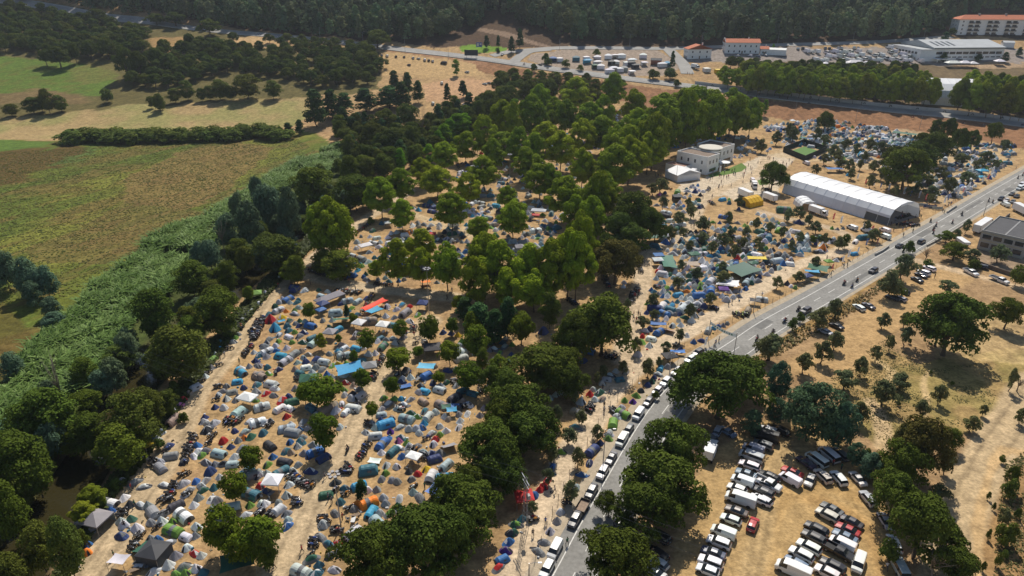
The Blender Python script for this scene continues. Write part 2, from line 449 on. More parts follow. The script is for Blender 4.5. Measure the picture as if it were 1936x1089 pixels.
# river banks
bk = np.clip((7.5 - rd) / 2.5, 0, 1)[..., None]
C[:] = C * (1 - bk) + np.array((0.06, 0.05, 0.025)) * bk
ny, nx = GX.shape
idx = np.arange(ny * nx).reshape(ny, nx)
Fq = np.stack([idx[:-1, :-1], idx[:-1, 1:], idx[1:, 1:], idx[1:, :-1]], -1).reshape(-1, 4)
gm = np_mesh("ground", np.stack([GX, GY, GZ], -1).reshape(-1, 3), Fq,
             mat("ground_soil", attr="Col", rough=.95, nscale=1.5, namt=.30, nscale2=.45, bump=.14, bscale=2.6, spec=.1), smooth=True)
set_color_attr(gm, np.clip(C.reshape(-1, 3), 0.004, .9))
tag(link("ground", gm), kind="structure")
GCOL, GXA, GYA = C, gx, gy

def ribbon(name, line, offs, mats, dz, mi=None, kind="structure", parent=None, zf=None):
    """strips along a line at the lateral offsets offs (pairs left,right per strip)"""
    mb = MB()
    for si, (a, b) in enumerate(offs):
        vs = []; n = len(line)
        for i, p in enumerate(line):
            d = (line[min(i + 1, n - 1)] - line[max(i - 1, 0)]); d.normalize()
            nn = Vector((d.y, -d.x))
            for o in (a, b):
                q = p + nn * o
                vs.append((q.x, q.y, float(Hbase(q.y)) + dz if zf is None else zf(i, q) + dz))
        mb.add(vs, [(2 * i, 2 * i + 1, 2 * i + 3, 2 * i + 2) for i in range(n - 1)], (mi[si] if mi else 0))
    o = mb.build(name, mats, parent)
    if kind: o["kind"] = kind
    return o
# river water
rw = smooth_line(RIVW, 3.0)
ribbon("river_water", rw, [(-6.4, 6.4)], mat("water", (0.035, 0.03, 0.012), rough=.12, spec=.5, bump=.015, bscale=1.2), 0, zf=lambda i, q: -0.95)

# ---------------- main road ----------------
RC = smooth_line([P(*q).to_2d() for q in [(1020, 1210), (1051, 1149), (1084, 1089), (1141, 977), (1245, 792), (1317, 710), (1396, 657), (1457, 615), (1550, 563), (1658, 500), (1766, 437), (1870, 375), (1945, 331), (2090, 245)]], 3.0)
ASPH = mat("asphalt", (0.235, 0.228, 0.21), rough=.85, nscale=.16, namt=.2, nscale2=1.4, bump=.01, bscale=12)
DASPH = mat("asphalt_patch", (0.15, 0.147, 0.138), rough=.85, nscale=.5, namt=.2)
for k, (f0, n_, a0, a1) in enumerate([(.10, 4, .4, 2.9), (.22, 2, -2.7, -.5), (.31, 7, .5, 2.0), (.44, 3, -2.8, -.3), (.53, 6, -1.9, -.4), (.62, 3, .3, 3.0), (.7, 9, .6, 1.8), (.82, 4, -2.6, -.6)]):
    i0 = int(len(RC) * f0); ribbon("road_patch", [q.copy() for q in RC[i0:i0 + n_ + 1]], [(a0, a1)], DASPH, .033)
WHITE = mat("road_paint", (0.62, 0.61, 0.57), rough=.7, nscale=1.5, namt=.25)
CONC = mat("concrete", (0.40, 0.38, 0.34), rough=.9, nscale=.5, namt=.2, bump=.01, bscale=6)
ribbon("main_road", RC, [(-5.2, 4.6)], ASPH, .03)
GRAV = mat("gravel_shoulder", (0.40, 0.33, 0.235), rough=.95, nscale=.8, namt=.2, nscale2=5)
ribbon("road_shoulder", RC, [(-7.2, -5.2), (4.6, 5.6)], GRAV, .018)
lm = MB()
def mark(line, off, w, d0=None, d1=None, z=.036):
    pass
def dashes(line, off, w, on, gap, z, mb, start=0.0, zf=None):
    s = start; acc = 0.0; L = []
    for a, b in zip(line[:-1], line[1:]): L.append((b - a).length)
    tot = sum(L)
    def at(t):
        k = 0
        while k < len(L) - 1 and t > L[k]: t -= L[k]; k += 1
        a, b = line[k], line[k + 1]; d = (b - a).normalized()
        q = a + d * t + Vector((d.y, -d.x)) * off
        return q, Vector((d.y, -d.x))
    while s + on < tot:
        n = max(1, int(on / 3)); vs = []
        for i in range(n + 1):
            q, nn = at(s + on * i / n)
            for o in (-w / 2, w / 2):
                r = q + nn * o
                vs.append((r.x, r.y, (float(Hbase(r.y)) if zf is None else zf(r)) + z))
        mb.add(vs, [(2 * i, 2 * i + 1, 2 * i + 3, 2 * i + 2) for i in range(n)])
        s += on + gap
dashes(RC, 0, .17, 4.0, 5.0, .036, lm, 1.0)
dashes(RC, -3.0, .2, 500, 1, .036, lm)
dashes(RC, 3.3, .2, 500, 1, .036, lm)
k = MB(); 
tag(lm.build("road_markings", WHITE), kind="structure")

# ---------------- flyover and far roads ----------------
FC = smooth_line([P(*q).to_2d() for q in [(-150, -20), (60, 8), (190, 31), (280, 42), (400, 58), (520, 68), (640, 80), (760, 94), (850, 104), (930, 114), (1010, 126), (1090, 137), (1190, 150), (1300, 163), (1420, 178), (1520, 190), (1660, 206), (1800, 220), (1940, 238), (2150, 268)]], 4.0)
ribbon("flyover_road", FC, [(-4.6, 4.6)], mat("pale_asphalt", (0.30, 0.29, 0.27), rough=.85, nscale=.15, namt=.15), .38)
fm = MB()
dashes(FC, 0, .2, 3, 6, .40, fm); dashes(FC, -3.9, .18, 2000, 1, .40, fm); dashes(FC, 3.9, .18, 1e4, 1, .40, fm)
L_ = sum((b - a).length for a, b in zip(FC[:-1], FC[1:]))
dashes(FC, 3.9, .18, L_ - 5, 10, .40, fm); dashes(FC, -3.9, .18, L_ - 5, 10, .40, fm)
tag(fm.build("flyover_markings", WHITE), kind="structure")
# kerb-like edge beams that carry the flyover road above the slope
def wall_along(line, off, w, z0, z1, mb, mi=0, i0=0, i1=None):
    seg = line[i0:i1]; n = len(seg); vs = []
    for i, p in enumerate(seg):
        d = (seg[min(i + 1, n - 1)] - seg[max(i - 1, 0)]).normalized(); nn = Vector((d.y, -d.x))
        for o in (off - w / 2, off + w / 2):
            q = p + nn * o; h = float(Hbase(p.y if False else q.y))
            vs.append((q.x, q.y, h + z0)); vs.append((q.x, q.y, h + z1))
    fs = []
    for i in range(n - 1):
        a = 4 * i; b = a + 4
        fs += [(a, a + 1, b + 1, b), (a + 2, b + 2, b + 3, a + 3), (a + 1, a + 3, b + 3, b + 1), (a, b, b + 2, a + 2)]
    fs += [(0, 2, 3, 1), (4 * n - 4, 4 * n - 3, 4 * n - 1, 4 * n - 2)]
    mb.add(vs, fs, mi)
def idx_at(line, px, py):
    q = P(px, py).to_2d()
    return min(range(len(line)), key=lambda i: (line[i] - q).length)
eb = MB(); wall_along(FC, 4.85, .5, -.6, .45, eb); wall_along(FC, -4.85, .5, -.6, .45, eb)
tag(eb.build("flyover_edge", CONC), kind="structure")
# hill road to the far houses, its slip road, yard lane
HR = smooth_line([P(*q).to_2d() for q in [(930, 106), (960, 99), (1000, 95), (1060, 91), (1150, 91), (1250, 92), (1330, 90), (1480, 85), (1650, 80), (1800, 70)]], 4.0)
ribbon("hill_road", HR, [(-4, 4)], mat("pale_asphalt"), .25)
ribbon("slip_road", smooth_line([P(*q).to_2d() for q in [(968, 120), (985, 106), (1003, 97), (1040, 93)]], 3.0), [(-4.5, 4.5)], mat("pale_asphalt"), .31)
ribbon("yard_lane", smooth_line([P(*q).to_2d() for q in [(1262, 92), (1275, 105), (1292, 122), (1300, 140)]], 3.0), [(-5, 5)], mat("pale_asphalt"), .28)
# ---------------- trees ----------------
REG = []          # (object, descriptor, position, zone) : things labelled at the end against landmarks
def reg(o, desc, cat, group=None):
    o["category"] = cat
    if group: o["group"] = group
    REG.append((o, desc))
    return o

def leaf_quads(Pc, Nrm, size, r):
    """square leaf sprays at Pc facing Nrm, slightly folded"""
    n = len(Pc)
    t = r.normal(size=(n, 3)); t -= (t * Nrm).sum(1, keepdims=True) * Nrm
    t /= np.linalg.norm(t, axis=1, keepdims=True) + 1e-9
    b = np.cross(Nrm, t)
    s = (size * r.uniform(.6, 1.35, n))[:, None]
    l = s * r.uniform(.9, 1.5, n)[:, None]
    V = np.stack([Pc - t * l * .5, Pc + b * s * .5 + Nrm * s * .12, Pc + t * l * .5, Pc - b * s * .5 + Nrm * s * .12], 1)
    return V.reshape(-1, 3), np.arange(4 * n).reshape(-1, 4)

def unit(v): return v / (np.linalg.norm(v, axis=-1, keepdims=True) + 1e-9)

def crown_pts(shape, nclump, cr, nleaf, seed, W, H, zb, up=.35, rough=.2, scat=.30):
    """leaf positions and normals; W crown width, H tree height, zb crown bottom height"""
    r = np.random.default_rng(seed)
    Hc = H - zb
    t = r.beta(1.25, 1.15, nclump)
    th = r.uniform(0, 2 * math.pi, nclump)
    if shape == 'egg': prof = np.sin(np.pi * np.clip(t, .02, .98) ** .78) ** .62
    elif shape == 'dome': prof = np.sqrt(np.clip(1 - (np.clip(t, 0, 1) * 1.0) ** 2.2, 0, 1)) * (.75 + .25 * np.minimum(1, t * 4))
    elif shape == 'ball': prof = np.sqrt(np.clip(1 - (2 * t - 1) ** 2, 0.02, 1))
    elif shape == 'cone': prof = (1 - t) ** .8 * np.minimum(1, .55 + t * 4) + .05
    elif shape == 'tall': prof = np.sin(np.pi * np.clip(t, .03, .97) ** .9) ** .5
    elif shape == 'loose': prof = np.sin(np.pi * np.clip(t * .85 + .12, 0, 1)) ** .7
    lob = 1 + rough * np.sin(th * r.integers(2, 4) + r.uniform(0, 6)) * .6 + rough * np.sin(th * 5 + r.uniform(0, 6)) * .4
    rad = (W / 2 - cr * .75) * prof * lob * np.where(r.random(nclump) < .72, r.uniform(.78, 1.05, nclump), r.uniform(.15, .75, nclump))
    cc = np.stack([rad * np.cos(th), rad * np.sin(th), zb + cr * .5 + t * (Hc - cr * 1.2)], 1)
    crs = cr * r.uniform(.5, 1.45, nclump)
    k = r.choice(nclump, nleaf, p=crs ** 2 / (crs ** 2).sum())
    d = unit(r.normal(size=(nleaf, 3)))
    d[:, 2] = np.where(d[:, 2] < -.25, -d[:, 2] * .9, d[:, 2])
    d = unit(d)
    rr = crs[k] * r.uniform(.45, 1.05, nleaf) ** .45
    Pn = cc[k] + d * rr[:, None] * np.array([1, 1, .85])
    ctr = np.array([0, 0, zb + Hc * .35])
    Nn = unit(d * 1.0 + unit(Pn - ctr) * .25 + np.array([0, 0, up * .8]) + r.normal(size=(nleaf, 3)) * scat)
    return Pn, Nn, cc

LEAFM = {}
def leaf_mat(name, trans=.3):
    if name not in LEAFM:
        LEAFM[name] = mat(name, objcol=True, rough=.8, spec=.04, nscale=.5, namt=.28, nscale2=2.2, trans=trans)
    return LEAFM[name]
BARK = mat("bark", (0.13, 0.095, 0.065), rough=.95, nscale=3, namt=.3, bump=.02, bscale=8)
BARKP = mat("bark_pale", (0.24, 0.20, 0.15), rough=.95, nscale=3, namt=.3)

def trunk_mesh(name, H, zb, W, r0, cc, seed, mats, nlimb=7, twig=False, lean=.3):
    r = random.Random(seed); mb = MB()
    lx, ly = r.uniform(-lean, lean), r.uniform(-lean, lean)
    zt = zb + (H - zb) * .55
    tr = [(0, 0, -.15), (0.02, 0, .12 * zb), (lx * .3, ly * .3, zb * .55), (lx, ly, zb * 1.05), (lx * 1.3, ly * 1.3, zt)]
    mb.tube(tr, [r0 * 1.5, r0 * 1.05, r0 * .85, r0 * .7, r0 * .25], 7)
    for i in range(nlimb):
        c = Vector(cc[r.randrange(len(cc))])
        z0 = zb * r.uniform(.8, 1.1) + (H - zb) * r.uniform(0, .18)
        s = Vector((lx, ly, z0)); m = s.lerp(c, .5) + Vector((r.uniform(-.3, .3), r.uniform(-.3, .3), r.uniform(0, .5)))
        mb.tube([s, m, c], [r0 * .45, r0 * .28, r0 * .08], 5)
        if twig:
            for k in range(3):
                q = m.lerp(c, r.random()); e = q + Vector((r.uniform(-1, 1), r.uniform(-1, 1), r.uniform(.2, 1.2))) * W * .13
                mb.tube([q, e], [r0 * .12, r0 * .03], 4)
    return mb.mesh(name, mats, smooth=True)

SPEC = {}
def species(key, shape, W, H, zb, ncl, cr, nleaf, leaf, r0, n, mname, trans=.3, up=.35, rough=.2, bark=BARK, nlimb=7, lean=.3):
    L = []
    for i in range(n):
        sd = abs(hash_(key)) % 9999 + i * 37
        Pn, Nn, cc = crown_pts(shape, ncl, cr, nleaf, sd, W, H, zb, up, rough, .5 if key in ('oak', 'alder') else .34)
        r = np.random.default_rng(sd + 5)
        V, F = leaf_quads(Pn, Nn, leaf, r)
        cm = np_mesh(key + "_crown", V, F, leaf_mat(mname, trans))
        tm = trunk_mesh(key + "_trunk", H, zb, W, r0, cc, sd, bark, nlimb, lean=lean)
        L.append((cm, tm))
    SPEC[key] = (L, W, H)
def hash_(s):
    h = 7
    for ch in s: h = (h * 131 + ord(ch)) & 0xffffff
    return h
species('plane', 'egg', 12.5, 15, 2.4, 78, 1.5, 12500, .47, .26, 6, "plane_leaves", .22, rough=.24)
species('oak', 'dome', 13, 11, 2.4, 96, 1.35, 12000, .38, .40, 6, "oak_leaves", .16, rough=.42)
species('olive', 'loose', 4.6, 3.8, .55, 32, .66, 2000, .27, .17, 6, "olive_leaves", .2, rough=.35, bark=BARK, nlimb=6, lean=.5)
species('alder', 'tall', 9, 13, 1.2, 76, 1.45, 9000, .37, .22, 5, "alder_leaves", .18, rough=.32)
species('willow', 'dome', 8, 8, .4, 60, 1.3, 5200, .40, .2, 4, "willow_leaves", .24, rough=.3)
species('lime', 'ball', 6.5, 7, 1.5, 42, 1.05, 3600, .36, .16, 4, "lime_leaves", .26, rough=.14)
species('conifer', 'cone', 6.5, 13, 1.0, 70, 1.0, 4200, .42, .18, 4, "conifer_needles", .12, up=.2, rough=.12)
species('poplar', 'tall', 5, 13, 1.0, 50, .95, 3600, .40, .15, 3, "poplar_leaves", .4, rough=.1)
species('shrub', 'dome', 3.4, 2.4, .1, 20, .62, 1200, .26, .06, 4, "shrub_leaves", .25, rough=.3, nlimb=4, lean=.1)
species('fluffy', 'loose', 11, 11, 1.2, 75, 1.35, 7000, .38, .26, 3, "mimosa_leaves", .2, rough=.35)

TCOL = dict(plane=(0.215, 0.285, 0.016), oak=(0.084, 0.116, 0.017), olive=(0.150, 0.170, 0.072), alder=(0.100, 0.138, 0.017), willow=(0.115, 0.175, 0.095),
            lime=(0.115, 0.165, 0.014), conifer=(0.046, 0.095, 0.028), poplar=(0.14, 0.28, 0.018), shrub=(0.105, 0.145, 0.026), fluffy=(0.075, 0.14, 0.075),
            brown=(0.120, 0.110, 0.028), dull=(0.105, 0.130, 0.022), gold=(0.185, 0.22, 0.020), pale=(0.10, 0.15, 0.05))
TDESC = dict(plane=("plane_tree", "tall yellow-green plane tree", "tree", "plane trees shading the camp"),
             oak=("oak_tree", "broad dark oak with lumpy crown", "tree", "dark oaks around the camp"),
             olive=("olive_tree", "small grey-green olive tree", "tree", "olive trees"),
             alder=("alder_tree", "tall dark green alder", "tree", "trees along the river"),
             willow=("willow_tree", "bluish grey willow", "tree", "willows along the river"),
             lime=("lime_tree", "small round shade tree", "tree", "young shade trees between the tents"),
             conifer=("conifer_tree", "dark pointed conifer", "tree", "dark conifers"),
             poplar=("poplar_tree", "bright green slim poplar", "tree", "poplars behind the grove"),
             shrub=("shrub", "low green shrub", "shrub", "scattered shrubs"),
             fluffy=("mimosa_tree", "feathery blue-green tree", "tree", "feathery trees by the car park"))
tcount = {}
def put_tree(kind, p, W, H, variant=None, desc=None, name=None):
    base = kind.split(':')[0]; tint = kind.split(':')[1] if ':' in kind else base
    L, W0_, H0_ = SPEC[base]
    i = tcount.get(base, 0); tcount[base] = i + 1
    cm, tm = L[i % len(L)]
    nm, ds, cat, grp = TDESC[base]
    if name and base == 'oak': nm, ds, grp = "woodland_tree", "rounded dark woodland tree", "trees of the woods behind the meadow"
    if tint == 'brown': ds = ds.replace("dark", "brownish").replace("yellow-green", "brownish")
    elif tint == 'gold': ds = "yellowish green " + ds.replace("dark green ", "")
    elif tint == 'dull': ds = "dull olive-green " + ds.replace("dark green ", "").replace("with dark lumpy crown", "with lumpy crown")
    sx, sz = W / W0_, H / H0_
    e = empty(nm, p, rng.uniform(0, 6.28), (sx, sx, sz))
    c0 = TCOL[tint]; g = rng.uniform(.8, 1.22); h = rng.uniform(-.12, .12)
    link("crown", cm, e, color=(c0[0] * g * (1 + h), c0[1] * g, c0[2] * g * (1 - h)))
    link("trunk", tm, e)
    reg(e, (desc or ds).replace("  ", " ").strip(), cat, grp)
    return e
TREES = []
WF = dict(plane=1.2, oak=1.04, alder=.95, lime=.97, willow=1.0, fluffy=1.0)
def tree(kind, cx, yt, yb, w):
    ym = (yt + yb) / 2
    bx = 968 + (cx - 968) * (3313 - yb) / (3313 - ym)
    p = P(bx, yb)
    H = max(1.2, (top_z(p, yt) - p.z) * .96)
    W = w * mpp(p) * WF.get(kind.split(':')[0], 1.06)
    H *= 1.2 if kind.startswith('plane') else 1.0
    TREES.append((p.x, p.y, W / 2))
    return put_tree(kind, p, W, min(H, W * 2.6))
def trees(kind, s):
    for q in s.split(';'):
        if q.strip(): tree(kind, *[float(v) for v in q.split(',')])

trees('plane', """627,389,500,72;606,400,492,52;720,346,413,52;757,327,385,50;760,385,437,46;826,322,375,54;796,305,355,40;840,277,330,45;854,374,436,56;916,304,362,55;880,258,310,45;
952,256,305,55;960,357,402,38;905,416,460,40;970,390,452,54;796,442,500,50;750,466,540,54;797,478,545,46;845,470,550,56;710,497,530,26;915,455,545,62;940,470,565,70;
1000,480,572,70;1040,470,575,60;1075,448,562,62;1100,416,520,52;1118,385,470,50;1132,338,435,55;996,288,345,50;1021,319,378,54;1100,290,365,44;1068,345,418,60;1060,258,325,54;
1141,335,402,50;1115,360,430,56;1161,285,368,70;1190,268,350,55;1183,248,325,60;1235,228,322,58;1090,155,218,55;1159,148,210,48;1004,190,268,50;1048,192,250,45;1070,198,262,42;
1115,203,268,50;1141,190,262,40;1138,230,292,60;1032,237,288,48;1218,228,300,55;1255,190,268,70;1280,205,266,45;1316,175,262,62;1290,178,244,60;1345,180,258,50;1383,178,255,55;968,205,282,34;
952,200,272,50;916,228,300,45;1010,262,322,44;980,250,318,40;1170,240,318,48;1200,215,285,50;1100,235,300,46;930,270,330,40""")
trees('oak', """1192,362,455,88;1217,385,462,60;1170,400,475,66;1140,560,672,125;1120,585,665,80;1035,655,728,132;985,730,822,112;990,782,862,100;1060,660,735,90;950,760,840,80;920,800,900,120;958,870,935,84;890,918,1012,118;
885,880,945,72;800,965,1080,150;705,1000,1110,130;1365,668,790,150;1405,672,742,84;1270,795,915,120;1245,860,972,150;1230,920,1010,132;1167,1010,1110,135;1152,930,978,45;1300,690,760,60;
1800,555,672,122;1780,570,655,70;1745,940,1055,125;1690,895,978,85;1790,985,1052,54;1815,1040,1100,74;1705,835,925,84;1462,305,362,52;1715,278,358,92;1770,250,312,62;1735,265,330,70;1908,563,622,55;1795,810,850,44;1806,458,492,50;1790,437,460,34;1915,880,925,22""")
trees('plane', "1300,188,292,58;1345,192,286,56;1392,190,272,50;1258,212,302,56;1420,196,262,40;885,335,392,44;1040,320,380,44;1090,380,450,48;1225,260,330,50;1200,180,250,48;1020,170,240,42;1090,455,570,60;960,520,590,56;900,500,585,50;1010,520,590,56")
trees('oak', "1090,590,690,80;1070,690,755,70;1010,770,850,90;940,830,920,84;960,700,770,70;860,900,990,104;745,990,1090,110;850,960,1070,104;1190,420,480,70;1145,440,510,56;1240,400,460,46;930,690,745,50")
trees('oak:brown', "1165,450,538,88;1140,462,530,50;1740,790,905,100;1720,800,880,60")
trees('alder', """591,312,400,80;671,325,398,70;725,288,338,45;640,470,528,72;610,470,520,50;290,542,645,75;413,543,635,78;88,735,845,110;170,780,855,72;40,815,935,105;12,905,1025,72;135,810,855,76;
360,490,562,70;432,490,560,40;452,450,505,50;660,290,350,40;693,330,390,40;230,800,885,96;560,480,540,40;1,815,900,60;-20,900,1010,80;66,860,940,60""")
trees('alder:dull', "336,610,722,105;300,670,718,52;248,740,852,92;280,730,812,62;521,440,518,86;545,460,520,50;318,735,788,36;70,988,1080,66;122,975,1095,66;25,1045,1120,66;20,820,900,70")
trees('willow', """470,375,472,52;395,450,512,44;8,470,548,52;50,485,562,52;85,500,562,42;240,625,692,46;505,345,432,60;545,350,452,46;212,675,738,50;430,400,470,44;20,665,715,44;100,590,620,44;95,560,600,36;
60,530,580,36;20,790,815,50;375,455,500,30;450,360,440,34;520,352,420,36;485,330,392,30;1648,855,902,46;1690,880,930,40""")
trees('plane:gold', "554,497,537,38;175,925,958,40;160,955,988,40;607,635,662,20;902,640,680,22;868,562,590,24;470,545,572,20")
trees('lime', """474,843,896,46;440,893,952,55;423,958,1048,78;490,980,1065,86;609,780,858,62;610,712,772,74;575,725,765,34;685,698,740,38;740,712,752,32;702,760,792,26;585,572,607,28;669,662,692,20;667,591,617,20;692,622,667,38;
758,605,642,34;640,632,652,14;752,658,702,55;811,596,652,44;902,615,682,55;893,590,647,40;850,645,692,44;882,685,742,56;829,703,727,26;942,672,717,38;790,655,677,24;986,590,652,55;855,600,635,26;450,1010,1070,60;
1537,445,462,16;945,705,742,30""")
trees('alder', "1040,550,622,42;912,655,700,28;500,1000,1080,50;1600,440,470,16")
trees('conifer', """682,905,942,26;655,575,600,14;905,570,640,60;935,580,650,50;880,560,610,44;960,560,640,44;595,165,240,50;625,165,225,42;650,172,220,40;690,165,212,50;735,160,205,56;760,150,205,34;745,130,180,26;770,135,180,26;790,150,195,24;
845,155,192,16;875,150,185,20;690,210,250,20;640,215,255,26;830,195,250,24;545,230,258,24;566,225,255,22;983,52,92,16;967,66,100,14;920,65,92,14;942,66,90,10;942,92,100,8;1272,92,130,12""")
trees('poplar', "839,230,292,27;868,212,275,34;850,222,280,26;880,210,270,24;828,245,300,22;812,270,320,24;700,352,400,20;758,275,330,18;752,318,345,18;862,110,143,14;1447,187,220,12;1428,205,225,12;1040,550,600,20;975,185,240,24;1462,80,100,6")
trees('oak:dull', "885,205,262,34;905,190,245,30;930,185,240,36;900,215,268,30;960,160,205,40;1000,150,200,40;1040,150,195,36;925,170,215,40;1120,165,200,40;960,175,225,34;770,195,250,44;730,205,260,50;745,240,300,60;705,230,290,50;780,235,290,36;690,270,320,40;720,250,300,34")
trees('olive', """1186,562,592,16;1215,598,622,26;1237,585,607,18;1236,555,582,26;1304,572,602,22;1344,553,577,26;1286,620,647,20;1260,645,674,20;1203,636,670,20;1226,678,714,28;1246,674,694,14;1178,682,707,22;
1140,688,717,16;1129,703,727,18;1087,725,762,28;1052,765,806,24;1100,775,802,22;1130,805,833,28;1075,808,840,32;1043,842,876,30;1093,845,884,28;1037,886,917,24;1080,908,950,30;1008,948,972,20;
1455,630,682,50;1459,632,682,46;1552,582,622,40;1580,565,602,32;1671,590,622,24;1712,590,620,24;1684,632,664,20;1714,617,654,25;1658,654,684,22;1630,675,712,30;1580,625,662,30;1556,645,687,36;1521,666,707,36;
1599,700,737,45;1705,707,737,38;1673,720,767,48;1624,758,800,34;1779,728,765,28;1743,755,792,32;1792,530,556,32;1914,695,740,18;1860,765,787,16;1838,785,816,30;1932,772,802,25;1900,960,992,25;1790,860,897,30;1775,915,947,35;
1722,352,372,18;1760,350,377,30;1797,335,367,30;1830,322,352,28;1757,330,352,28;1782,315,342,26;1647,330,357,20;1653,302,327,18;1607,300,327,20;1627,300,322,14;1668,315,342,20;1543,310,332,16;1586,283,307,22;1575,272,297,24;
1668,268,294,26;1820,288,314,30;1866,285,312,25;1512,390,417,24;1544,418,442,24;1588,446,472,22;1653,432,457,28;1513,436,462,18;1480,428,452,20;1455,420,442,18;1544,485,507,22;1510,512,534,22;1470,522,547,22;
1810,432,452,14;1840,470,502,30;1890,462,497,34;1710,480,532,40;1685,510,562,45;1828,415,442,16;1254,370,397,18;1302,373,397,14;1307,385,414,22;1285,400,427,28;1330,408,437,30;1268,427,457,26;1292,428,452,18;1328,438,462,28;
1368,440,470,26;1287,490,514,16;1319,505,530,24;1368,512,537,32;1283,522,547,24;1389,462,492,24;1435,448,477,22;1405,448,470,20;1347,455,480,20;1366,495,515,18;1378,398,425,16;1398,372,395,18;1411,428,452,18;1382,432,458,20;
1430,410,435,16;1304,455,476,18;1250,335,365,26;1235,345,370,24;1490,395,420,20;1530,405,428,18;1560,440,462,16;1497,455,478,18;1640,415,438,16;1492,232,262,18;1500,238,270,24;1545,240,268,20;1440,262,290,22;1468,248,275,20;1560,252,280,22;1620,270,296,20;1645,262,286,22;1700,300,325,20;1745,300,330,22;
1850,300,325,22;1880,300,320,20;1720,330,352,22;1600,262,285,18;1680,335,356,20;1695,350,372,18;1735,345,370,22;1760,365,388,20;1690,320,345,20;1590,300,322,18;1560,290,312,18;1636,285,305,16;1610,318,340,18;1900,262,290,22""")
trees('oak', "1560,210,250,32;1560,215,245,20;1795,222,270,30;1815,240,290,34;1880,230,272,30;1770,225,262,26;1840,245,285,28;1745,250,300,40;1690,275,330,50")
trees('fluffy', "1537,720,835,112;1510,730,810,60;1595,760,842,62;1470,680,772,52;1425,775,822,45;1468,750,802,40;1617,835,882,36;1580,780,850,60")
trees('shrub', """1913,905,942,30;1906,990,1032,35;1888,1045,1072,14;1660,870,890,22;1565,795,815,26;1640,850,880,22;1680,1020,1060,40;1600,800,840,24;1500,600,625,20;1515,590,610,16;1755,490,505,20;1840,490,510,24;1720,455,480,22;1700,535,560,30;1925,500,540,30;
155,1000,1030,24;190,940,960,22;380,640,665,22;365,660,680,20;330,720,745,24;430,620,640,18;345,780,800,20;300,830,850,20;215,905,925,24;640,300,330,30;610,310,345,34;470,380,400,24;700,410,425,14;790,262,300,20;300,180,208,20;200,168,195,24;
1010,120,136,16;1032,100,118,16;1036,110,124,16;1070,112,128,18;1098,122,134,14;1128,92,106,16;1236,130,150,22;1266,128,150,26;1175,150,166,20;1280,150,164,16;1795,90,110,16;1470,325,340,10;1240,740,755,14;1870,1000,1020,10;1860,1060,1080,10;1900,1040,1055,12;1870,930,945,8;
1880,950,965,8;1925,960,980,12;1895,860,875,12;1910,1010,1030,12;1760,700,708,7;1800,720,728,8;1700,760,768,8;1720,640,650,8""")
trees('shrub', ";".join(f"{x},{y - 24},{y + 1},{w * 1.5};{x + 12},{y - 20},{y + 2},{w * 1.3}" for x, y, w in [(135, 268, 40), (160, 265, 36), (190, 267, 40), (215, 264, 34), (240, 268, 42), (265, 266, 34), (290, 265, 40), (312, 267, 34), (340, 265, 30), (375, 264, 36), (405, 262, 36), (430, 264, 34), (460, 258, 34), (490, 256, 30), (515, 262, 40)]))
trees('alder:dull', "88,165,215,30;60,182,215,36;112,178,212,30;20,195,220,30;76,180,212,26;300,175,212,22;330,165,195,30;352,150,190,30;415,148,190,40;465,136,188,56;435,160,190,26;515,150,188,34;395,160,190,24;380,165,192,20;285,180,205,16")
trees('oak', "110,85,128,42;85,92,125,26;140,80,120,20;235,85,150,40;262,95,150,36;320,100,135,36;310,72,108,30;358,62,92,24;345,75,110,34;395,35,68,40;330,22,50,42;295,25,48,34;180,15,48,36;295,88,130,30;712,55,92,46;410,70,92,30;440,60,82,20;200,70,112,34;170,75,112,26")
# the woods behind the meadow and beside the camp, tree by tree
def fill(kinds, poly, gap, wpx, hpx, seed, ymin=None):
    r = random.Random(seed); n = 0
    xs = [q[0] for q in poly]; ys = [q[1] for q in poly]
    placed = []
    for _ in range(6000):
        x = r.uniform(min(xs), max(xs)); y = r.uniform(min(ys), max(ys))
        if not bool(in_poly(np.array([x]), np.array([y]), poly)[0]): continue
        p = P(x, y)
        if any((a - p.x) ** 2 + (b - p.y) ** 2 < gap * gap for a, b in placed): continue
        if any((a - p.x) ** 2 + (b - p.y) ** 2 < (rr * .6) ** 2 for a, b, rr in TREES): continue
        placed.append((p.x, p.y))
        W = r.uniform(*wpx); put_tree(r.choice(kinds), p, W, r.uniform(*hpx), name='wood'); n += 1
    return n
OAKS = ['oak', 'oak', 'oak:dull']
fill(OAKS, [(-60, 22), (60, 20), (180, 48), (280, 66), (270, 105), (225, 112), (150, 112), (60, 100), (-60, 102)], 8.5, (9, 13), (8, 11), 3)
fill(OAKS, [(300, 112), (350, 95), (420, 92), (500, 100), (600, 108), (690, 100), (722, 130), (700, 160), (600, 165), (540, 150), (430, 140), (340, 165), (250, 165), (240, 140)], 8.5, (9, 13), (8, 11), 4)
fill(OAKS, [(500, 82), (540, 78), (700, 96), (690, 104), (600, 104)], 9, (8, 11), (7, 9), 5)
fill(['alder', 'oak:dull', 'conifer', 'alder:dull'], [(655, 235), (720, 255), (800, 258), (840, 215), (900, 205), (950, 195), (960, 215), (900, 250), (820, 310), (760, 330), (700, 345), (660, 310), (640, 262)], 7.5, (7, 10), (9, 13), 6)
fill(['alder', 'oak:dull'], [(940, 150), (1060, 152), (1160, 175), (1120, 190), (1000, 185), (940, 185)], 8, (8, 11), (7, 10), 8)
fill(['alder', 'alder:dull', 'willow'], [(560, 400), (640, 370), (660, 390), (580, 440), (520, 480), (430, 560), (380, 640), (330, 690), (300, 700), (360, 610), (440, 520), (500, 450)], 6.5, (5, 8), (6, 10), 9)
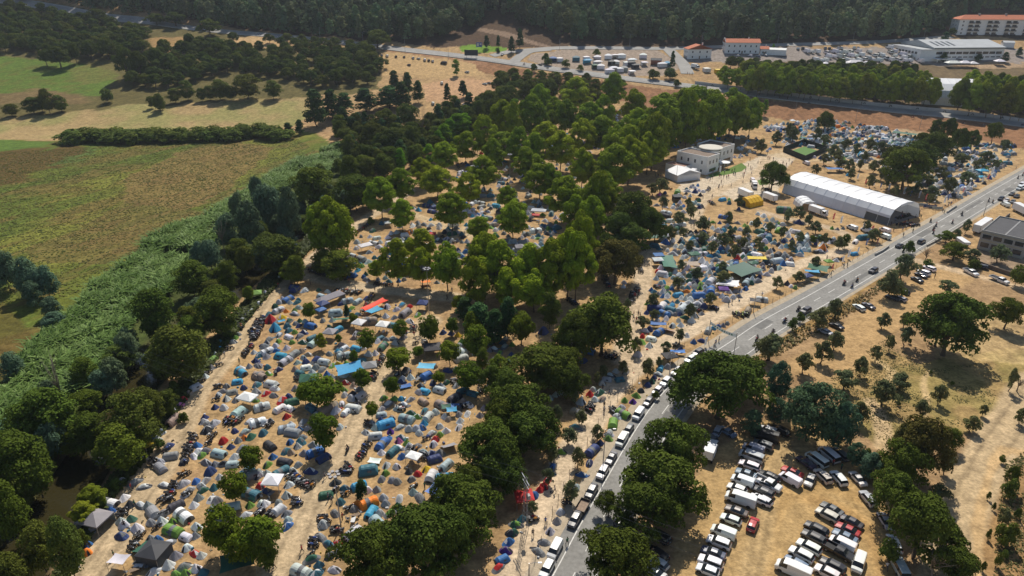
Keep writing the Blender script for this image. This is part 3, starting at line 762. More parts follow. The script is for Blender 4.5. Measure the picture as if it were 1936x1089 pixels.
fill(['alder', 'alder:dull', 'willow'], [(-60, 950), (60, 800), (190, 700), (240, 650), (262, 660), (210, 740), (120, 860), (20, 990), (-60, 1060)], 6.5, (5, 8), (6, 9), 10)
fill(['plane', 'plane', 'plane:gold'], [(1412, 172), (1500, 178), (1640, 186), (1760, 196), (1758, 212), (1640, 200), (1500, 190), (1412, 184)], 5.2, (10, 13), (16, 21), 11)
fill(['plane', 'plane', 'plane:gold'], [(1800, 208), (1870, 215), (1960, 212), (1960, 228), (1860, 226), (1800, 216)], 5.4, (11, 14), (18, 25), 12)
fill(['plane'], [(1360, 160), (1420, 160), (1420, 172), (1370, 170)], 7, (9, 11), (12, 15), 13)
fill(['plane', 'plane:gold', 'oak'], [(1412, 150), (1500, 152), (1640, 158), (1750, 168), (1745, 182), (1640, 176), (1500, 168), (1412, 166)], 7.5, (10, 13), (12, 16), 18)
fill(['plane', 'oak'], [(1830, 180), (1960, 180), (1960, 205), (1850, 205)], 8, (10, 13), (14, 18), 19)
fill(['oak'], [(1370, 128), (1420, 130), (1700, 138), (1740, 146), (1700, 150), (1400, 140)], 6.5, (8, 11), (7, 10), 14)
fill(['oak', 'conifer'], [(1780, 62), (1800, 62), (1800, 110), (1900, 100), (1960, 105), (1960, 128), (1920, 118), (1780, 118)], 16, (6, 8), (6, 8), 16)

# bare trees: trunk with forking twigs, no leaves
def bare_tree(cx, yt, yb, w, label):
    p = P(cx, yb); H = top_z(p, yt) - p.z; W = w * mpp(p)
    r = np.random.default_rng(int(cx)); n = 26
    cc = np.stack([r.normal(0, W * .24, n), r.normal(0, W * .24, n), r.uniform(H * .55, H, n)], 1)
    e = empty("bare_tree", p)
    link("trunk", trunk_mesh("bare_trunk", H, H * .35, W, .16, cc, int(cx), BARKP, 22, twig=True), e)
    tag(e, label, "tree")
bare_tree(800, 195, 275, 46, "leafless grey tree standing in the green wood by the poplars")
bare_tree(1745, 460, 502, 26, "leafless pale tree on the verge opposite the marquee's open end")
bare_tree(1758, 1030, 1100, 60, "bare twiggy tree among the oaks at the edge of the car park")
bare_tree(130, 660, 790, 44, "dead leafless tree standing up out of the green reed bed")
bare_tree(425, 415, 480, 30, "dead pale tree between the reeds and the river willows")
bare_tree(1922, 710, 740, 16, "small bare tree beside the wide earth track")

# hillside wood: one far mass of pines and eucalyptus
def wood_mass():
    r = np.random.default_rng(91)
    protos = []
    for i in range(6):
        sh = 'cone' if i < 3 else 'tall'
        Pn, Nn, cc = crown_pts(sh, 46, 1.35 if i < 3 else 1.5, 620, 400 + i, 8.5, 17, 1.0, .3, .15)
        protos.append(leaf_quads(Pn, Nn, 1.25, r))
    VV, FF, CC = [], [], []; o = 0
    pts = []
    for y in np.arange(0, 30):
        yy = 624 + y * 7.4
        for x in np.arange(-690, 810, 6.9):
            xx = x + r.uniform(-2.6, 2.6); y2 = yy + r.uniform(-3, 3)
            pts.append((xx, y2))
    pts = np.array(pts)
    qx, qy = project(pts[:, 0], pts[:, 1], Hbase(pts[:, 1]))
    edge = np.interp(qx, [-400, 0, 100, 200, 300, 480, 600, 750, 830, 900, 930, 1040, 1100, 1330, 1420, 1600, 1700, 1790, 1800, 1860, 2400], [-5, 2, 8, 26, 38, 60, 70, 80, 76, 52, 30, 66, 86, 84, 80, 76, 76, 62, 40, 24, 24])
    keep = qy < edge + 0
    # a few darker gaps and the clearing above the slip road
    keep &= (fnoise(pts[:, 0], pts[:, 1], 40, 61) > .2) | (r.random(len(pts)) < .5)
    keep &= r.random(len(pts)) < .9
    pts = pts[keep]
    for (x, y) in pts:
        V, F = protos[r.integers(6)]
        a = r.uniform(0, 6.28); c, s = math.cos(a), math.sin(a)
        k = r.uniform(.8, 1.4); kz = k * r.uniform(.85, 1.2)
        W = np.stack([(V[:, 0] * c - V[:, 1] * s) * k + x, (V[:, 0] * s + V[:, 1] * c) * k + y, V[:, 2] * kz + float(Hbase(y))], 1)
        VV.append(W); FF.append(F + o); o += len(V)
        f = .5 * vnoise(np.array([x]), np.array([y]), 60, 5)[0] + .5 * r.random()
        base = np.array((0.055, 0.105, 0.040)) * (1 - f) + np.array((0.15, 0.20, 0.085)) * f
        CC.append(np.repeat(base[None] * r.uniform(.55, 1.5) * np.array([r.uniform(.85, 1.35), 1, r.uniform(.8, 1.1)]), len(V), 0))
    me = np_mesh("hillside_wood", np.concatenate(VV), np.concatenate(FF), mat("wood_leaves", attr="Col", rough=.8, spec=.1, trans=.15))
    set_color_attr(me, np.concatenate(CC))
    tag(link("hillside_wood", me), "dense dark pine and eucalyptus wood covering the hillside beyond the road", "wood", kind="stuff")
    return len(pts)
NWOOD = wood_mass()

# reeds along the far bank, meadow tussocks, verge weeds: uncountable plants as stuff
def blade_stuff(name, poly, n, h, w, cols, seed, lean=.5, label=None, cat=None, clump=None, dens=None):
    r = np.random.default_rng(seed)
    wp = [P(*q) for q in poly]; xs = [p.x for p in wp]; ys = [p.y for p in wp]
    X = r.uniform(min(xs), max(xs), n * 4); Y = r.uniform(min(ys), max(ys), n * 4)
    m = in_poly(X, Y, [(p.x, p.y) for p in wp])
    if dens is not None: m &= dens(X, Y, r)
    X, Y = X[m][:n], Y[m][:n]; n = len(X)
    hh = h * r.uniform(.55, 1.3, n) * (.7 + .6 * vnoise(X, Y, 5, seed)); az = r.normal(1.2, 1.3, n)
    ln = lean * r.uniform(.3, 1.2, n)
    D = np.stack([np.cos(az), np.sin(az)], 1); T = np.stack([-D[:, 1], D[:, 0]], 1)
    Z = Hbase(Y)
    base = np.stack([X, Y, Z - .05], 1)
    mid = base.copy(); mid[:, :2] += D * (ln * hh * .25)[:, None]; mid[:, 2] += hh * .65
    tip = base.copy(); tip[:, :2] += D * (ln * hh * .95)[:, None]; tip[:, 2] += hh * (1 - .25 * ln)
    ww = (w * r.uniform(.6, 1.4, n))[:, None]
    T3 = np.concatenate([T, np.zeros((n, 1))], 1)
    V = np.stack([base - T3 * ww * .4, base + T3 * ww * .4, mid + T3 * ww * .55, mid - T3 * ww * .55, tip + T3 * ww * .12, tip - T3 * ww * .12], 1).reshape(-1, 3)
    i0 = np.arange(n)[:, None] * 6
    F = np.concatenate([i0 + np.array([0, 1, 2, 3]), i0 + np.array([3, 2, 4, 5])], 0)
    f = np.clip(fnoise(X, Y, 9, seed + 3) * 1.6 - .3 + r.normal(0, .22, n), 0, 1)[:, None]
    CC = np.array(cols[0]) * (1 - f) + np.array(cols[1]) * f
    CC = CC * r.uniform(.7, 1.3, n)[:, None]
    me = np_mesh(name, V, F, mat("blade_leaves", attr="Col", rough=.6, spec=.2, trans=.35))
    set_color_attr(me, np.repeat(CC, 6, 0))
    tag(link(name, me), label, cat, kind="stuff")
blade_stuff("giant_reeds", [(655, 272), (690, 290), (655, 318), (600, 335), (560, 352), (500, 372), (450, 415), (430, 440), (395, 470), (335, 520), (320, 560), (262, 600), (235, 640), (200, 690), (185, 740), (110, 760), (40, 850), (-60, 960), (-120, 900),
            (-60, 800), (20, 740), (40, 700), (60, 660), (110, 620), (150, 585), (175, 545), (250, 500), (280, 460), (340, 430), (390, 412), (450, 375), (520, 330), (600, 290)],
            46000, 3.0, .48, [(0.095, 0.175, 0.028), (0.21, 0.31, 0.08)], 31, 1.0, "bright green giant reeds filling the far river bank", "reeds",
            dens=lambda X, Y, r: fnoise(X, Y, 11, 95) + r.normal(0, .04, len(X)) > .36)
blade_stuff("meadow_grass", [(-200, 300), (60, 285), (330, 270), (560, 262), (600, 285), (540, 320), (440, 380), (330, 440), (250, 500), (130, 560), (-200, 600)], 30000, .28, .75,
            [(0.115, 0.145, 0.026), (0.20, 0.175, 0.046)], 33, 1.8, "tall dry grass and scrub tussocks on the meadow", "grass")
blade_stuff("field_weeds", [(1560, 700), (1680, 640), (1750, 700), (1890, 680), (1880, 760), (1780, 830), (1700, 860), (1610, 790)], 3600, .22, .3, [(0.26, 0.20, 0.08), (0.15, 0.16, 0.045)], 35, 1.2, "dry weeds growing on the straw field", "weeds",
            dens=lambda X, Y, r: fnoise(X, Y, 8, 77) > .5)
blade_stuff("verge_weeds", [(1380, 702), (1470, 648), (1530, 612), (1640, 552), (1700, 508), (1700, 524), (1625, 585), (1530, 640), (1400, 712)], 3500, .7, .4, [(0.24, 0.17, 0.06), (0.11, 0.12, 0.03)], 36, 1.0, "dry weeds on the verge beside the main road", "weeds")
blade_stuff("bank_scrub", [(560, 470), (700, 330), (720, 350), (610, 440), (580, 480), (520, 545), (440, 640), (350, 760), (270, 880), (200, 960), (120, 1120), (90, 1120), (185, 935), (250, 860), (330, 740), (420, 620), (500, 530)], 11000, 1.1, .7,
            [(0.05, 0.07, 0.016), (0.10, 0.12, 0.03)], 37, .9, "rough green scrub along the near river bank", "scrub")
blade_stuff("slope_scrub", [(1900, 880), (1975, 830), (2020, 1100), (1880, 1100), (1885, 990)], 2400, .32, .4, [(0.24, 0.18, 0.07), (0.14, 0.14, 0.04)], 38, 1.2, "dry scrub on the slope beyond the wide earth track", "scrub",
            dens=lambda X, Y, r: fnoise(X, Y, 6, 79) > .48)
# ---------------- tents ----------------
FAB = mat("tent_fabric", objcol=True, rough=.6, spec=.25, nscale=1.1, namt=.10, trans=.05)
FABD = mat("tent_fabric_panel", objcol=True, rough=.65, spec=.2, nscale=1.1, namt=.10)
MESHD = mat("tent_mesh_dark", (0.03, 0.03, 0.035), rough=.8)
PALEF = mat("pale_fabric", (0.62, 0.62, 0.60), rough=.6, nscale=1.0, namt=.08, trans=.05)
GREYF = mat("grey_fabric", (0.16, 0.165, 0.17), rough=.7, nscale=1.0, namt=.1)
POLE = mat("pole_metal", (0.35, 0.35, 0.36), rough=.4, metal=.7)
DARKP = mat("dark_metal", (0.06, 0.06, 0.065), rough=.5, metal=.5)
TC = dict(w=((.78, .785, .79), "white"), l=((.56, .575, .58), "pale grey"), g=((.27, .275, .28), "grey"), k=((.06, .062, .07), "charcoal"), b=((.05, .15, .38), "blue"),
          n=((.045, .065, .17), "navy"), e=((.06, .17, .22), "petrol blue"), a=((.36, .46, .47), "pale teal"), s=((.06, .32, .52), "sky blue"), o=((.75, .22, .03), "orange"),
          r=((.50, .035, .035), "red"), y=((.72, .50, .04), "yellow"), v=((.17, .32, .06), "bright green"), m=((.045, .13, .085), "dark green"), x=((.10, .035, .22), "purple"),
          h=((.33, .26, .20), "beige brown"), i=((.58, .16, .36), "pink"))
HANG_R = random.Random(5)

def dome_meshes(i):
    """fly of a two-pole dome tent (plus its door panel) ; footprint about 2.3 x 1.9 m"""
    r = random.Random(100 + i)
    n, m = 20, 7
    ax, ay, H = [(1.2, 1.0, 1.4), (1.3, .95, 1.35), (1.2, 1.05, 1.45), (1.4, 1.05, 1.25), (1.25, 1.0, 1.25), (1.15, 1.1, 1.6)][i]
    vest = [0.0, .55, .35, .65, .4, 0.0][i]; peak = [1.9, 1.55, 1.3, 1.7, 2.1, 1.08][i]
    vs = [(0, 0, H)]; fs = []; ms = []
    for j in range(1, m + 1):
        t = j / m
        for k in range(n):
            a = 2 * math.pi * k / n
            c, s = math.cos(a), math.sin(a)
            sq = (abs(c) ** 3.2 + abs(s) ** 3.2) ** (-1 / 3.2)
            diag = abs(math.sin(2 * a)) ** .6          # 1 at the pole corners, 0 mid panel
            z = H * (1 - t ** peak)
            sag = .90 + .10 * diag if t < 1 else .95 + .05 * diag
            x, y = ax * c * sq * t * sag, ay * s * sq * t * sag
            if abs(c) > .5 and vest: x += math.copysign(vest * max(0, abs(c) - .5) * 2 * t ** 2.5, c)
            vs.append((x, y, max(z, .03) + r.uniform(-.02, .02)))
    for k in range(n):
        fs.append((0, 1 + k, 1 + (k + 1) % n)); ms.append(1 if i in (1, 4) and (k % 10 < 2 or k % 10 > 7) else 0)
    for j in range(m - 1):
        for k in range(n):
            a = 1 + j * n + k; b = 1 + j * n + (k + 1) % n
            fs.append((a, a + n, b + n, b)); ms.append((1 if i in (1, 4) and (k % 10 < 2 or k % 10 > 7) and j < 4 else 0) if i != 3 else (1 if j > 3 else 0))
    mb = MB(); mb.v = vs; mb.f = fs; mb.m = ms
    # door: a panel following the end face, slightly proud
    d = MB(); ring = lambda j, k: Vector(vs[1 + j * n + k % n])
    ks = [n - 2, n - 1, 0, 1, 2]
    dv = []; 
    for j in range(2, m):
        for k in ks[1:4]:
            v = ring(j, k); out = Vector((v.x, v.y, .35)).normalized(); dv.append(v + out * .035)
    rows = m - 2; df = []
    for j in range(rows - 1):
        for k in range(2): a = j * 3 + k; df.append((a, a + 3, a + 4, a + 1))
    d.add(dv, df)
    return mb, d

def tunnel_meshes(i):
    r = random.Random(200 + i)
    L, Wd, H, segs = [(4.2, 2.5, 1.75, 8), (5.0, 2.9, 2.0, 9), (3.4, 2.2, 1.45, 7)][i]
    n = 10; vs = []; fs = []; ms = []
    for j in range(segs + 1):
        t = j / segs; x = (t - .5) * L
        end = min(t, 1 - t) * L
        s = min(1.0, .45 + end / .9 * .55) if (j in (0, segs)) else (1.0 if j % 2 else .965)
        if j == 0: s, x = .62, x
        if j == segs: s = .8 if i != 2 else .4
        for k in range(n + 1):
            a = math.pi * k / n
            y = -math.cos(a) * Wd / 2 * (1 - .06 * (1 - s)) * (abs(math.cos(a)) ** -.12 if abs(math.cos(a)) > .2 else 1)
            z = math.sin(a) ** .85 * H * s
            vs.append((x, y, max(z, .03) + r.uniform(-.015, .015)))
    for j in range(segs):
        for k in range(n):
            a = j * (n + 1) + k
            fs.append((a, a + 1, a + n + 2, a + n + 1)); ms.append(1 if (i == 1 and j in (3, 4)) or (i == 0 and (k < 2 or k > n - 3)) else 0)
    fs.append(tuple(range(n, -1, -1))); ms.append(0); o = segs * (n + 1)
    fs.append(tuple(o + k for k in range(n + 1))); ms.append(1)
    mb = MB(); mb.v = vs; mb.f = fs; mb.m = ms
    d = MB(); x = L / 2 + .03; hs = .8 if i != 2 else .4
    d.add([(x, -.5, .06), (x, .5, .06), (x, .42, H * hs * .72), (x, 0, H * hs * .86), (x, -.42, H * hs * .72)], [(0, 1, 2, 3, 4)])
    w = MB()
    for sy in (-1, 1):
        y0 = Wd / 2 * .93
        w.add([(-L * .06, sy * (y0 + .02), H * .42), (L * .16, sy * (y0 + .02), H * .42), (L * .16, sy * (y0 - .12), H * .68), (-L * .06, sy * (y0 - .12), H * .68)], [(0, 1, 2, 3) if sy > 0 else (3, 2, 1, 0)])
    return mb, d, w

DOMES = []
for i in range(6):
    a, d = dome_meshes(i)
    two = {0: FABD, 1: PALEF, 2: FABD, 3: GREYF, 4: GREYF, 5: FABD}[i]
    DOMES.append((a.mesh("dome_fly", [FAB, two]), d.mesh("dome_door", MESHD)))
TUNS = []
for i in range(3):
    a, d, w = tunnel_meshes(i)
    TUNS.append((a.mesh("tunnel_fly", [FAB, GREYF if i else FABD]), d.mesh("tunnel_door", MESHD), w.mesh("tunnel_window", mat("clear_window", (.08, .09, .10), rough=.25))))

TREG = []         # (object, colour code, type, position)
FARST = []        # small far tents merged into one mass
def zone_name(q, p):
    return None
def tint(c, s=.14):
    g = HANG_R.uniform(1 - s, 1 + s)
    return tuple(min(.9, x * g * HANG_R.uniform(.94, 1.06)) for x in c)
tent_i = 0
TENTPOS = []
DSPEC = []
def put_tent(p, t, c, w=None, ang=None, parts=True):
    """p ground point, t type, c colour code, w real width in metres"""
    global tent_i
    if any((q.x - p.x) ** 2 + (q.y - p.y) ** 2 < (w_ * .5 + .3) ** 2 for ln, w_ in TRACKS.values() for q in ln): return
    tent_i += 1
    colr = tint(TC[c][0]); 
    if t == 'd':
        i = (0, 2, 5, 1, 0, 4, 5, 3)[HANG_R.randrange(8)]
        s = max(.74, min(1.4, (w or 2.3) / 2.8))
        a = ang if ang is not None else HANG_R.choice([R(62), R(62), R(-28), R(152), R(-118), HANG_R.uniform(0, 6.28)]) + HANG_R.uniform(-.3, .3)
        DSPEC.append((s / mpp(p), i, p, a, (s, s, s * HANG_R.uniform(.92, 1.15)), colr, c, parts))
        TENTPOS.append((p.x, p.y, 1.25 * s))
        return
    else:
        i = (tent_i * 5) % 3
        if w and w > 4.6: i = 1
        s = max(.7, min(1.35, (w or 4) / [4.5, 5.2, 3.7][i]))
        a = ang if ang is not None else HANG_R.choice([R(60), R(-30), R(150), R(-120), R(20)]) + HANG_R.uniform(-.3, .3)
        o = link("tunnel_tent", TUNS[i][0], None, p, a, (s, s, s * HANG_R.uniform(.92, 1.08)), colr)
        if parts:
            link("door", TUNS[i][1], o); link("window", TUNS[i][2], o)
        TENTPOS.append((p.x, p.y, 1.7 * s))
    o["category"] = "tent"
    TREG.append((o, c, t, p))
    return o

def canopy_mesh(L, Wd, H, rise, valance=.28):
    roof = MB(); n = 4
    hx, hy = L / 2, Wd / 2
    e = [(-hx, -hy), (hx, -hy), (hx, hy), (-hx, hy)]
    if abs(L - Wd) < 1: apex = [(0, 0)]
    else: apex = [(-(L - Wd) / 2, 0), ((L - Wd) / 2, 0)]
    vs = [(x, y, H) for x, y in e] + [(x, y, H - valance) for x, y in e] + [(x, y, H + rise) for x, y in apex]
    fs = [(0, 4, 5, 1), (1, 5, 6, 2), (2, 6, 7, 3), (3, 7, 4, 0)]
    if len(apex) == 1: fs += [(0, 1, 8), (1, 2, 8), (2, 3, 8), (3, 0, 8)]
    else: fs += [(0, 1, 9, 8), (2, 3, 8, 9), (1, 2, 9), (3, 0, 8)]
    roof.add(vs, fs)
    leg = MB(); leg.tube([(0, 0, 0), (0, 0, H)], .045, 6)
    return roof, leg, e
CANR, LEGM = {}, {}
CANLAB = []
def canopy(reg_, x, y, c, L=3.0, Wd=3.0, H=2.3, rise=.8, ang=0.0, label=None, sides=None, side_c=None):
    p = PZ(reg_, x, y) if isinstance(reg_, str) else reg_
    key = (L, Wd, H, rise)
    if key not in CANR:
        ro, lg, e = canopy_mesh(L, Wd, H, rise)
        CANR[key] = (ro.mesh("canopy_roof", FAB), lg.mesh("canopy_leg", POLE), e)
    ro, lg, e = CANR[key]
    o = empty("pop_up_canopy", p, ang)
    link("roof", ro, o, color=tint(TC[c][0], .05))
    for (ex, ey) in e: link("leg", lg, o, loc=(ex * .97, ey * .97, 0))
    if sides:
        for s in sides:
            mb = MB(); t = .03
            if s in 'fb': mb.box((0, (-1 if s == 'f' else 1) * (Wd / 2 * .99), H * .45), (L * .94, t, H * .88))
            else: mb.box(((-1 if s == 'l' else 1) * (L / 2 * .99), 0, H * .45), (t, Wd * .94, H * .88))
            link("side_wall", mb.mesh("canopy_side", FAB), o, color=tint(TC[side_c or c][0], .05))
    o["category"] = "canopy"
    if label: o["label"] = label
    else: TREG.append((o, c, 'c', p))
    TENTPOS.append((p.x, p.y, L * .6))
    return o
def tarp(reg_, x, y, c, L, Wd, H=1.9, ang=0.0, label=None, sag=.35, low=None):
    """a sheet stretched between four poles, sagging in the middle"""
    p = PZ(reg_, x, y) if isinstance(reg_, str) else reg_
    nx_, ny_ = 8, 6; mb = MB(); vs = []; r = random.Random(int(p.x * 10))
    hc = [H * r.uniform(.85, 1.1), H * r.uniform(.85, 1.1), H if low is None else low, H * r.uniform(.8, 1.0) if low is None else low]
    def hz(u, v):
        b = (hc[0] * (1 - u) + hc[1] * u) * (1 - v) + (hc[3] * (1 - u) + hc[2] * u) * v
        return b - sag * math.sin(math.pi * u) * math.sin(math.pi * v) * .5 - sag * .35 * (math.sin(math.pi * u) + math.sin(math.pi * v)) * .5 + r.uniform(-.04, .04)
    for j in range(ny_ + 1):
        for i in range(nx_ + 1):
            u, v = i / nx_, j / ny_
            k = 1 - .09 * (math.sin(math.pi * u) * (abs(v - .5) * 2) ** 3)
            k2 = 1 - .09 * (math.sin(math.pi * v) * (abs(u - .5) * 2) ** 3)
            vs.append(((u - .5) * L * k2, (v - .5) * Wd * k, max(.05, hz(u, v))))
    fs = [(j * (nx_ + 1) + i, j * (nx_ + 1) + i + 1, (j + 1) * (nx_ + 1) + i + 1, (j + 1) * (nx_ + 1) + i) for j in range(ny_) for i in range(nx_)]
    mb.add(vs, fs)
    o = empty("tarp_shelter", p, ang)
    link("sheet", mb.mesh("tarp_sheet", FAB, True), o, color=tint(TC[c][0], .05) if len(c) == 1 else c)
    for k, (u, v) in enumerate(((0, 0), (1, 0), (1, 1), (0, 1))):
        q = vs[v * ny_ * (nx_ + 1) + u * nx_]
        if q[2] > .4:
            lg = MB(); lg.tube([(q[0], q[1], 0), (q[0], q[1], q[2] + .05)], .035, 5); lg.build("pole", POLE, o)
    o["category"] = "tarp shelter"
    if label: o["label"] = label
    else: TREG.append((o, c if len(c) == 1 else 'm', 'p', p))
    return o

def tents(reg_, s):
    for m_ in re.finditer(r'(\d+),(\d+)([dt])([a-z])(\d*)', s):
        x, y, t, c, w = m_.groups(); x = int(x); y = int(y); wz = float(w or 60)
        px, py = Zp(reg_, x, y + wz * .16)
        p = P(px, py)
        put_tent(p, t, c, wz * ZS * mpp(p) * (1.0 if t == 'd' else 1.0), parts=py > 430)

tents('E', """1895,135dw30 1860,155da45 1845,180dl40 1825,195dn45 1800,225dg55 1780,250dl65 1745,355dg45 1725,380dv50 1708,405dl60 1615,415de50 1610,460ds55 1580,505dw55 1560,535tv80 1550,595dg70 1505,665dw50
1435,740tl95 1385,785dh65 1345,830dr55 1320,872di65 1272,910dw40 1275,980th130 1900,500de60 1870,550dn50 1825,590dg50 1895,580dg60 1765,630ts95 1895,655th90 1740,700ts85 1880,720de70 1785,745dn60 1875,770dl80
1660,735dg45 1635,770dg55 1700,775tg85 1600,800dl65 1660,825dl75 1725,840dg50 1745,815dg40 1795,800dg60 1905,880ta90 1575,885dn70 1640,890dw75 1750,920ta130 1500,960dn60 1490,990dl70 1570,1000dl90 1515,1050dk85
1835,985dw70 1895,1005tw70 1720,1060dn65 1795,1065da65 1185,1068dw65 1920,440dn50""")
tents('I', """1120,65db60 1155,80dl80 1045,230dh70 985,270dg80 895,390dg90 990,388dg85 1055,425dw70 912,505dw85 955,555dk95 815,605db60 665,755dg60 640,850db60 640,905do80 535,1000dg50
1515,20dk80 1795,25da65 1790,70do60 1635,90dr85 1690,135dn60 1745,90dg60 1775,145dg60 1445,120db75 1505,165dg60 1478,195dv70 1605,180ta120 1510,245dg85 1575,265dg65 1640,260dk70 1705,260ta100 1540,312dn110
1435,385db80 1505,380dg80 1610,355dl75 1485,450dm75 1570,430de85 1385,450dg80 1455,505dg90 1550,515dw80 1420,560dw85 1290,565tk100 1555,590dw90 1345,630tw160 1700,570ta100 1265,685dv65 1270,740tv150 1440,715dw90
1365,790tw110 1430,785dg70 1370,870dw90 1230,840dl90 1105,810dg60 1160,815db60 1290,925dg110 1430,915dr60 1475,925dl90 1235,995dw110 1345,1010dg100 1435,1020dw100 1490,1050de90 1125,1045dl80 1290,1075dv50 1360,1065dv40
1830,560dv80 1800,630dw80 1915,550dw60 1840,480te110 1905,420dr80 1900,340dl60 1800,330te80 1860,340tg80 1705,930dn100 800,545tw120""")
tents('F', """85,50dl55 40,130dw35 210,95dl55 185,120dl60 155,150dm60 180,182tl60 265,120dl55 315,120de50 330,155da60 298,180dv50 237,185do50 110,203de50 125,240dh95 205,232dy70 260,255dm60 155,300ds85 305,275dg50
245,295de70 255,325de65 300,340dv45 330,290dn50 415,290tb95 255,372tw75 185,355dl60 365,340dn60 335,365dg60 360,410dm70 430,380te80 435,420ta100 112,390dg60 95,415dg60 180,405dv60 280,415dv45 75,440dg70 160,435dl60
95,480tl90 160,470db60 240,455dl65 40,510de60 95,515dg70 200,510ts105 290,505tg80 350,475dh65 400,500dh60 235,550tl85 320,560da55 363,525da55 460,540dn85 515,555tl85 385,595tw90 455,595dg80 300,610dh65 335,635te70
575,580dv60 610,570dy35 553,497dg55 300,28tn70 370,35dw55 495,75ta75 540,40dl50 475,30dm45 600,195ta110 685,110ta80 760,115ta75 828,88dn50 715,160dv50 680,208db55 690,180de45 755,210de60 845,255th120 915,280dv40
750,345dl60 965,220dl65 1030,230dg55 975,150dl70 1085,135ds60 1140,150dr55 1045,170dl60 1110,195tg110 1140,255dw65 1200,210dv60 555,305dm65 575,250dl60 505,255dg55 615,320ts80 665,460tw45 660,510ta90 750,455ts85
790,545te65 675,570dv40 630,610de60 535,645db60 575,665dl60 670,705dr65 130,715tl110 40,660th90 105,640dv60 180,612dn60 100,595de65 30,580dg65 15,550dn40 90,785dr65 145,800dg65 25,725de65 20,770dl60 210,830dr90
10,835dv50 60,885tl100 190,900tw80 265,895tw85 600,910dl85 425,890te110 675,925tw75 700,880dm65 645,860dw60 665,800dl50 770,755dg60 780,810tl50 660,760dv40 70,990dl60 125,990dg60 240,955dr65 30,1005tw70 275,1010dl70
360,990dg70 240,1040ta110 335,1050db60 395,1045dg55 630,1035dl50 465,940dg80 925,385te60 945,440tm90 910,400dl50 1020,385dl65 970,390dg55 1037,415dl70 1265,655tb110 1325,590dh60 1385,340dn60 1445,345dn65 1440,245dg60
1495,360dy50 1440,300dg60 1750,330dw65 1740,360dl60 1835,310dl60 1820,415de55 1840,385dw60 1890,430dv50 1760,460dw65 1730,470dg50 1800,490dv60 1480,605dl60 1420,615dn70 1410,705dm60 1310,710dn50 1360,760tl90
1250,770ts90 1210,775dl70 950,820dv60 1032,825dv45 1080,825ds60 1148,830dg50 1240,845th90 1378,872th85 1250,910de70 1500,940dg55 1330,920dl80 1275,960tl80 1200,955dv60 1120,970ta100 1425,975dh55 1245,1005ds75
1230,1035db60 965,1005ts140 1070,1030dl65 1135,1045dl80 1360,1025dl75 935,940ta80 935,900dg70 1010,970dg50 865,1005dg60 1000,1065dx70 1500,1030dl70 820,1070dl60 1655,945dg70 1685,895dg50 1600,785te90 1470,820tk90
1530,770te70 1660,690dg60 1740,700dn90""")
tents('J', """890,55tl95 1210,35dl60 1300,35dl70 1360,50dv55 1330,80dr65 1315,115dw80 1060,92di70 985,75db60 940,115tb90 1120,110dv60 1195,130dg65 935,175dw75 1020,165te110 1085,205db65 1245,175da50 1295,185dn55 1325,220tn115
970,270dl60 1045,280dw70 840,300te150 965,330dv60 935,372dg70 1010,378dg60 1050,390dg60 1135,315dk70 1200,330dr75 1155,370dg70 1260,295dy70 1300,345tw130 1400,360ts100 1410,265ta120 1215,500dg95 950,505dl85 965,550dg80
1065,510dl75 900,445dg80 770,420ts100 668,440de60 635,535de85 595,620dg70 760,550do70 840,550to90 860,615ts80 905,680ta140 1000,620dv65 1052,572dm90 490,790dg85 550,850de50 618,845dr70 720,815dw80 785,770dg60 805,805dw80
660,910ds90 560,930dk75 475,995de75 590,1030dl85 350,1050tl90 250,670da75 245,715db65 240,620dg75 80,550dw90 180,545dg70 240,485dl90 258,410dw80 50,415dr80 330,385dl70 95,330dl50 40,340dl55 200,325te80 285,310dl85
325,265dg70 100,265dv70 228,245tk90 270,175dh75 140,205db80 320,130dl75 265,100db65 355,70dg60 120,125tk110 410,200dn70 450,175tb80 510,215tn110 415,310dn90 20,470de70 1905,700dm80 1885,765dk75 1860,825db80 1845,890dx90
1820,955tb105 1790,1015dr75""")
tents('K', """390,170dv60 330,280db70 290,375dr80 265,420dr70 235,450dr45 195,485db90 60,700dv80 45,760dm80 105,665de50 10,830db60 675,105dn65 615,165tn90 740,45dl50 735,75dv60 597,250dn75 540,335db75 500,430da60 385,610dl75
360,680dg60 310,750dl85 265,830dg75 225,900dg70""")
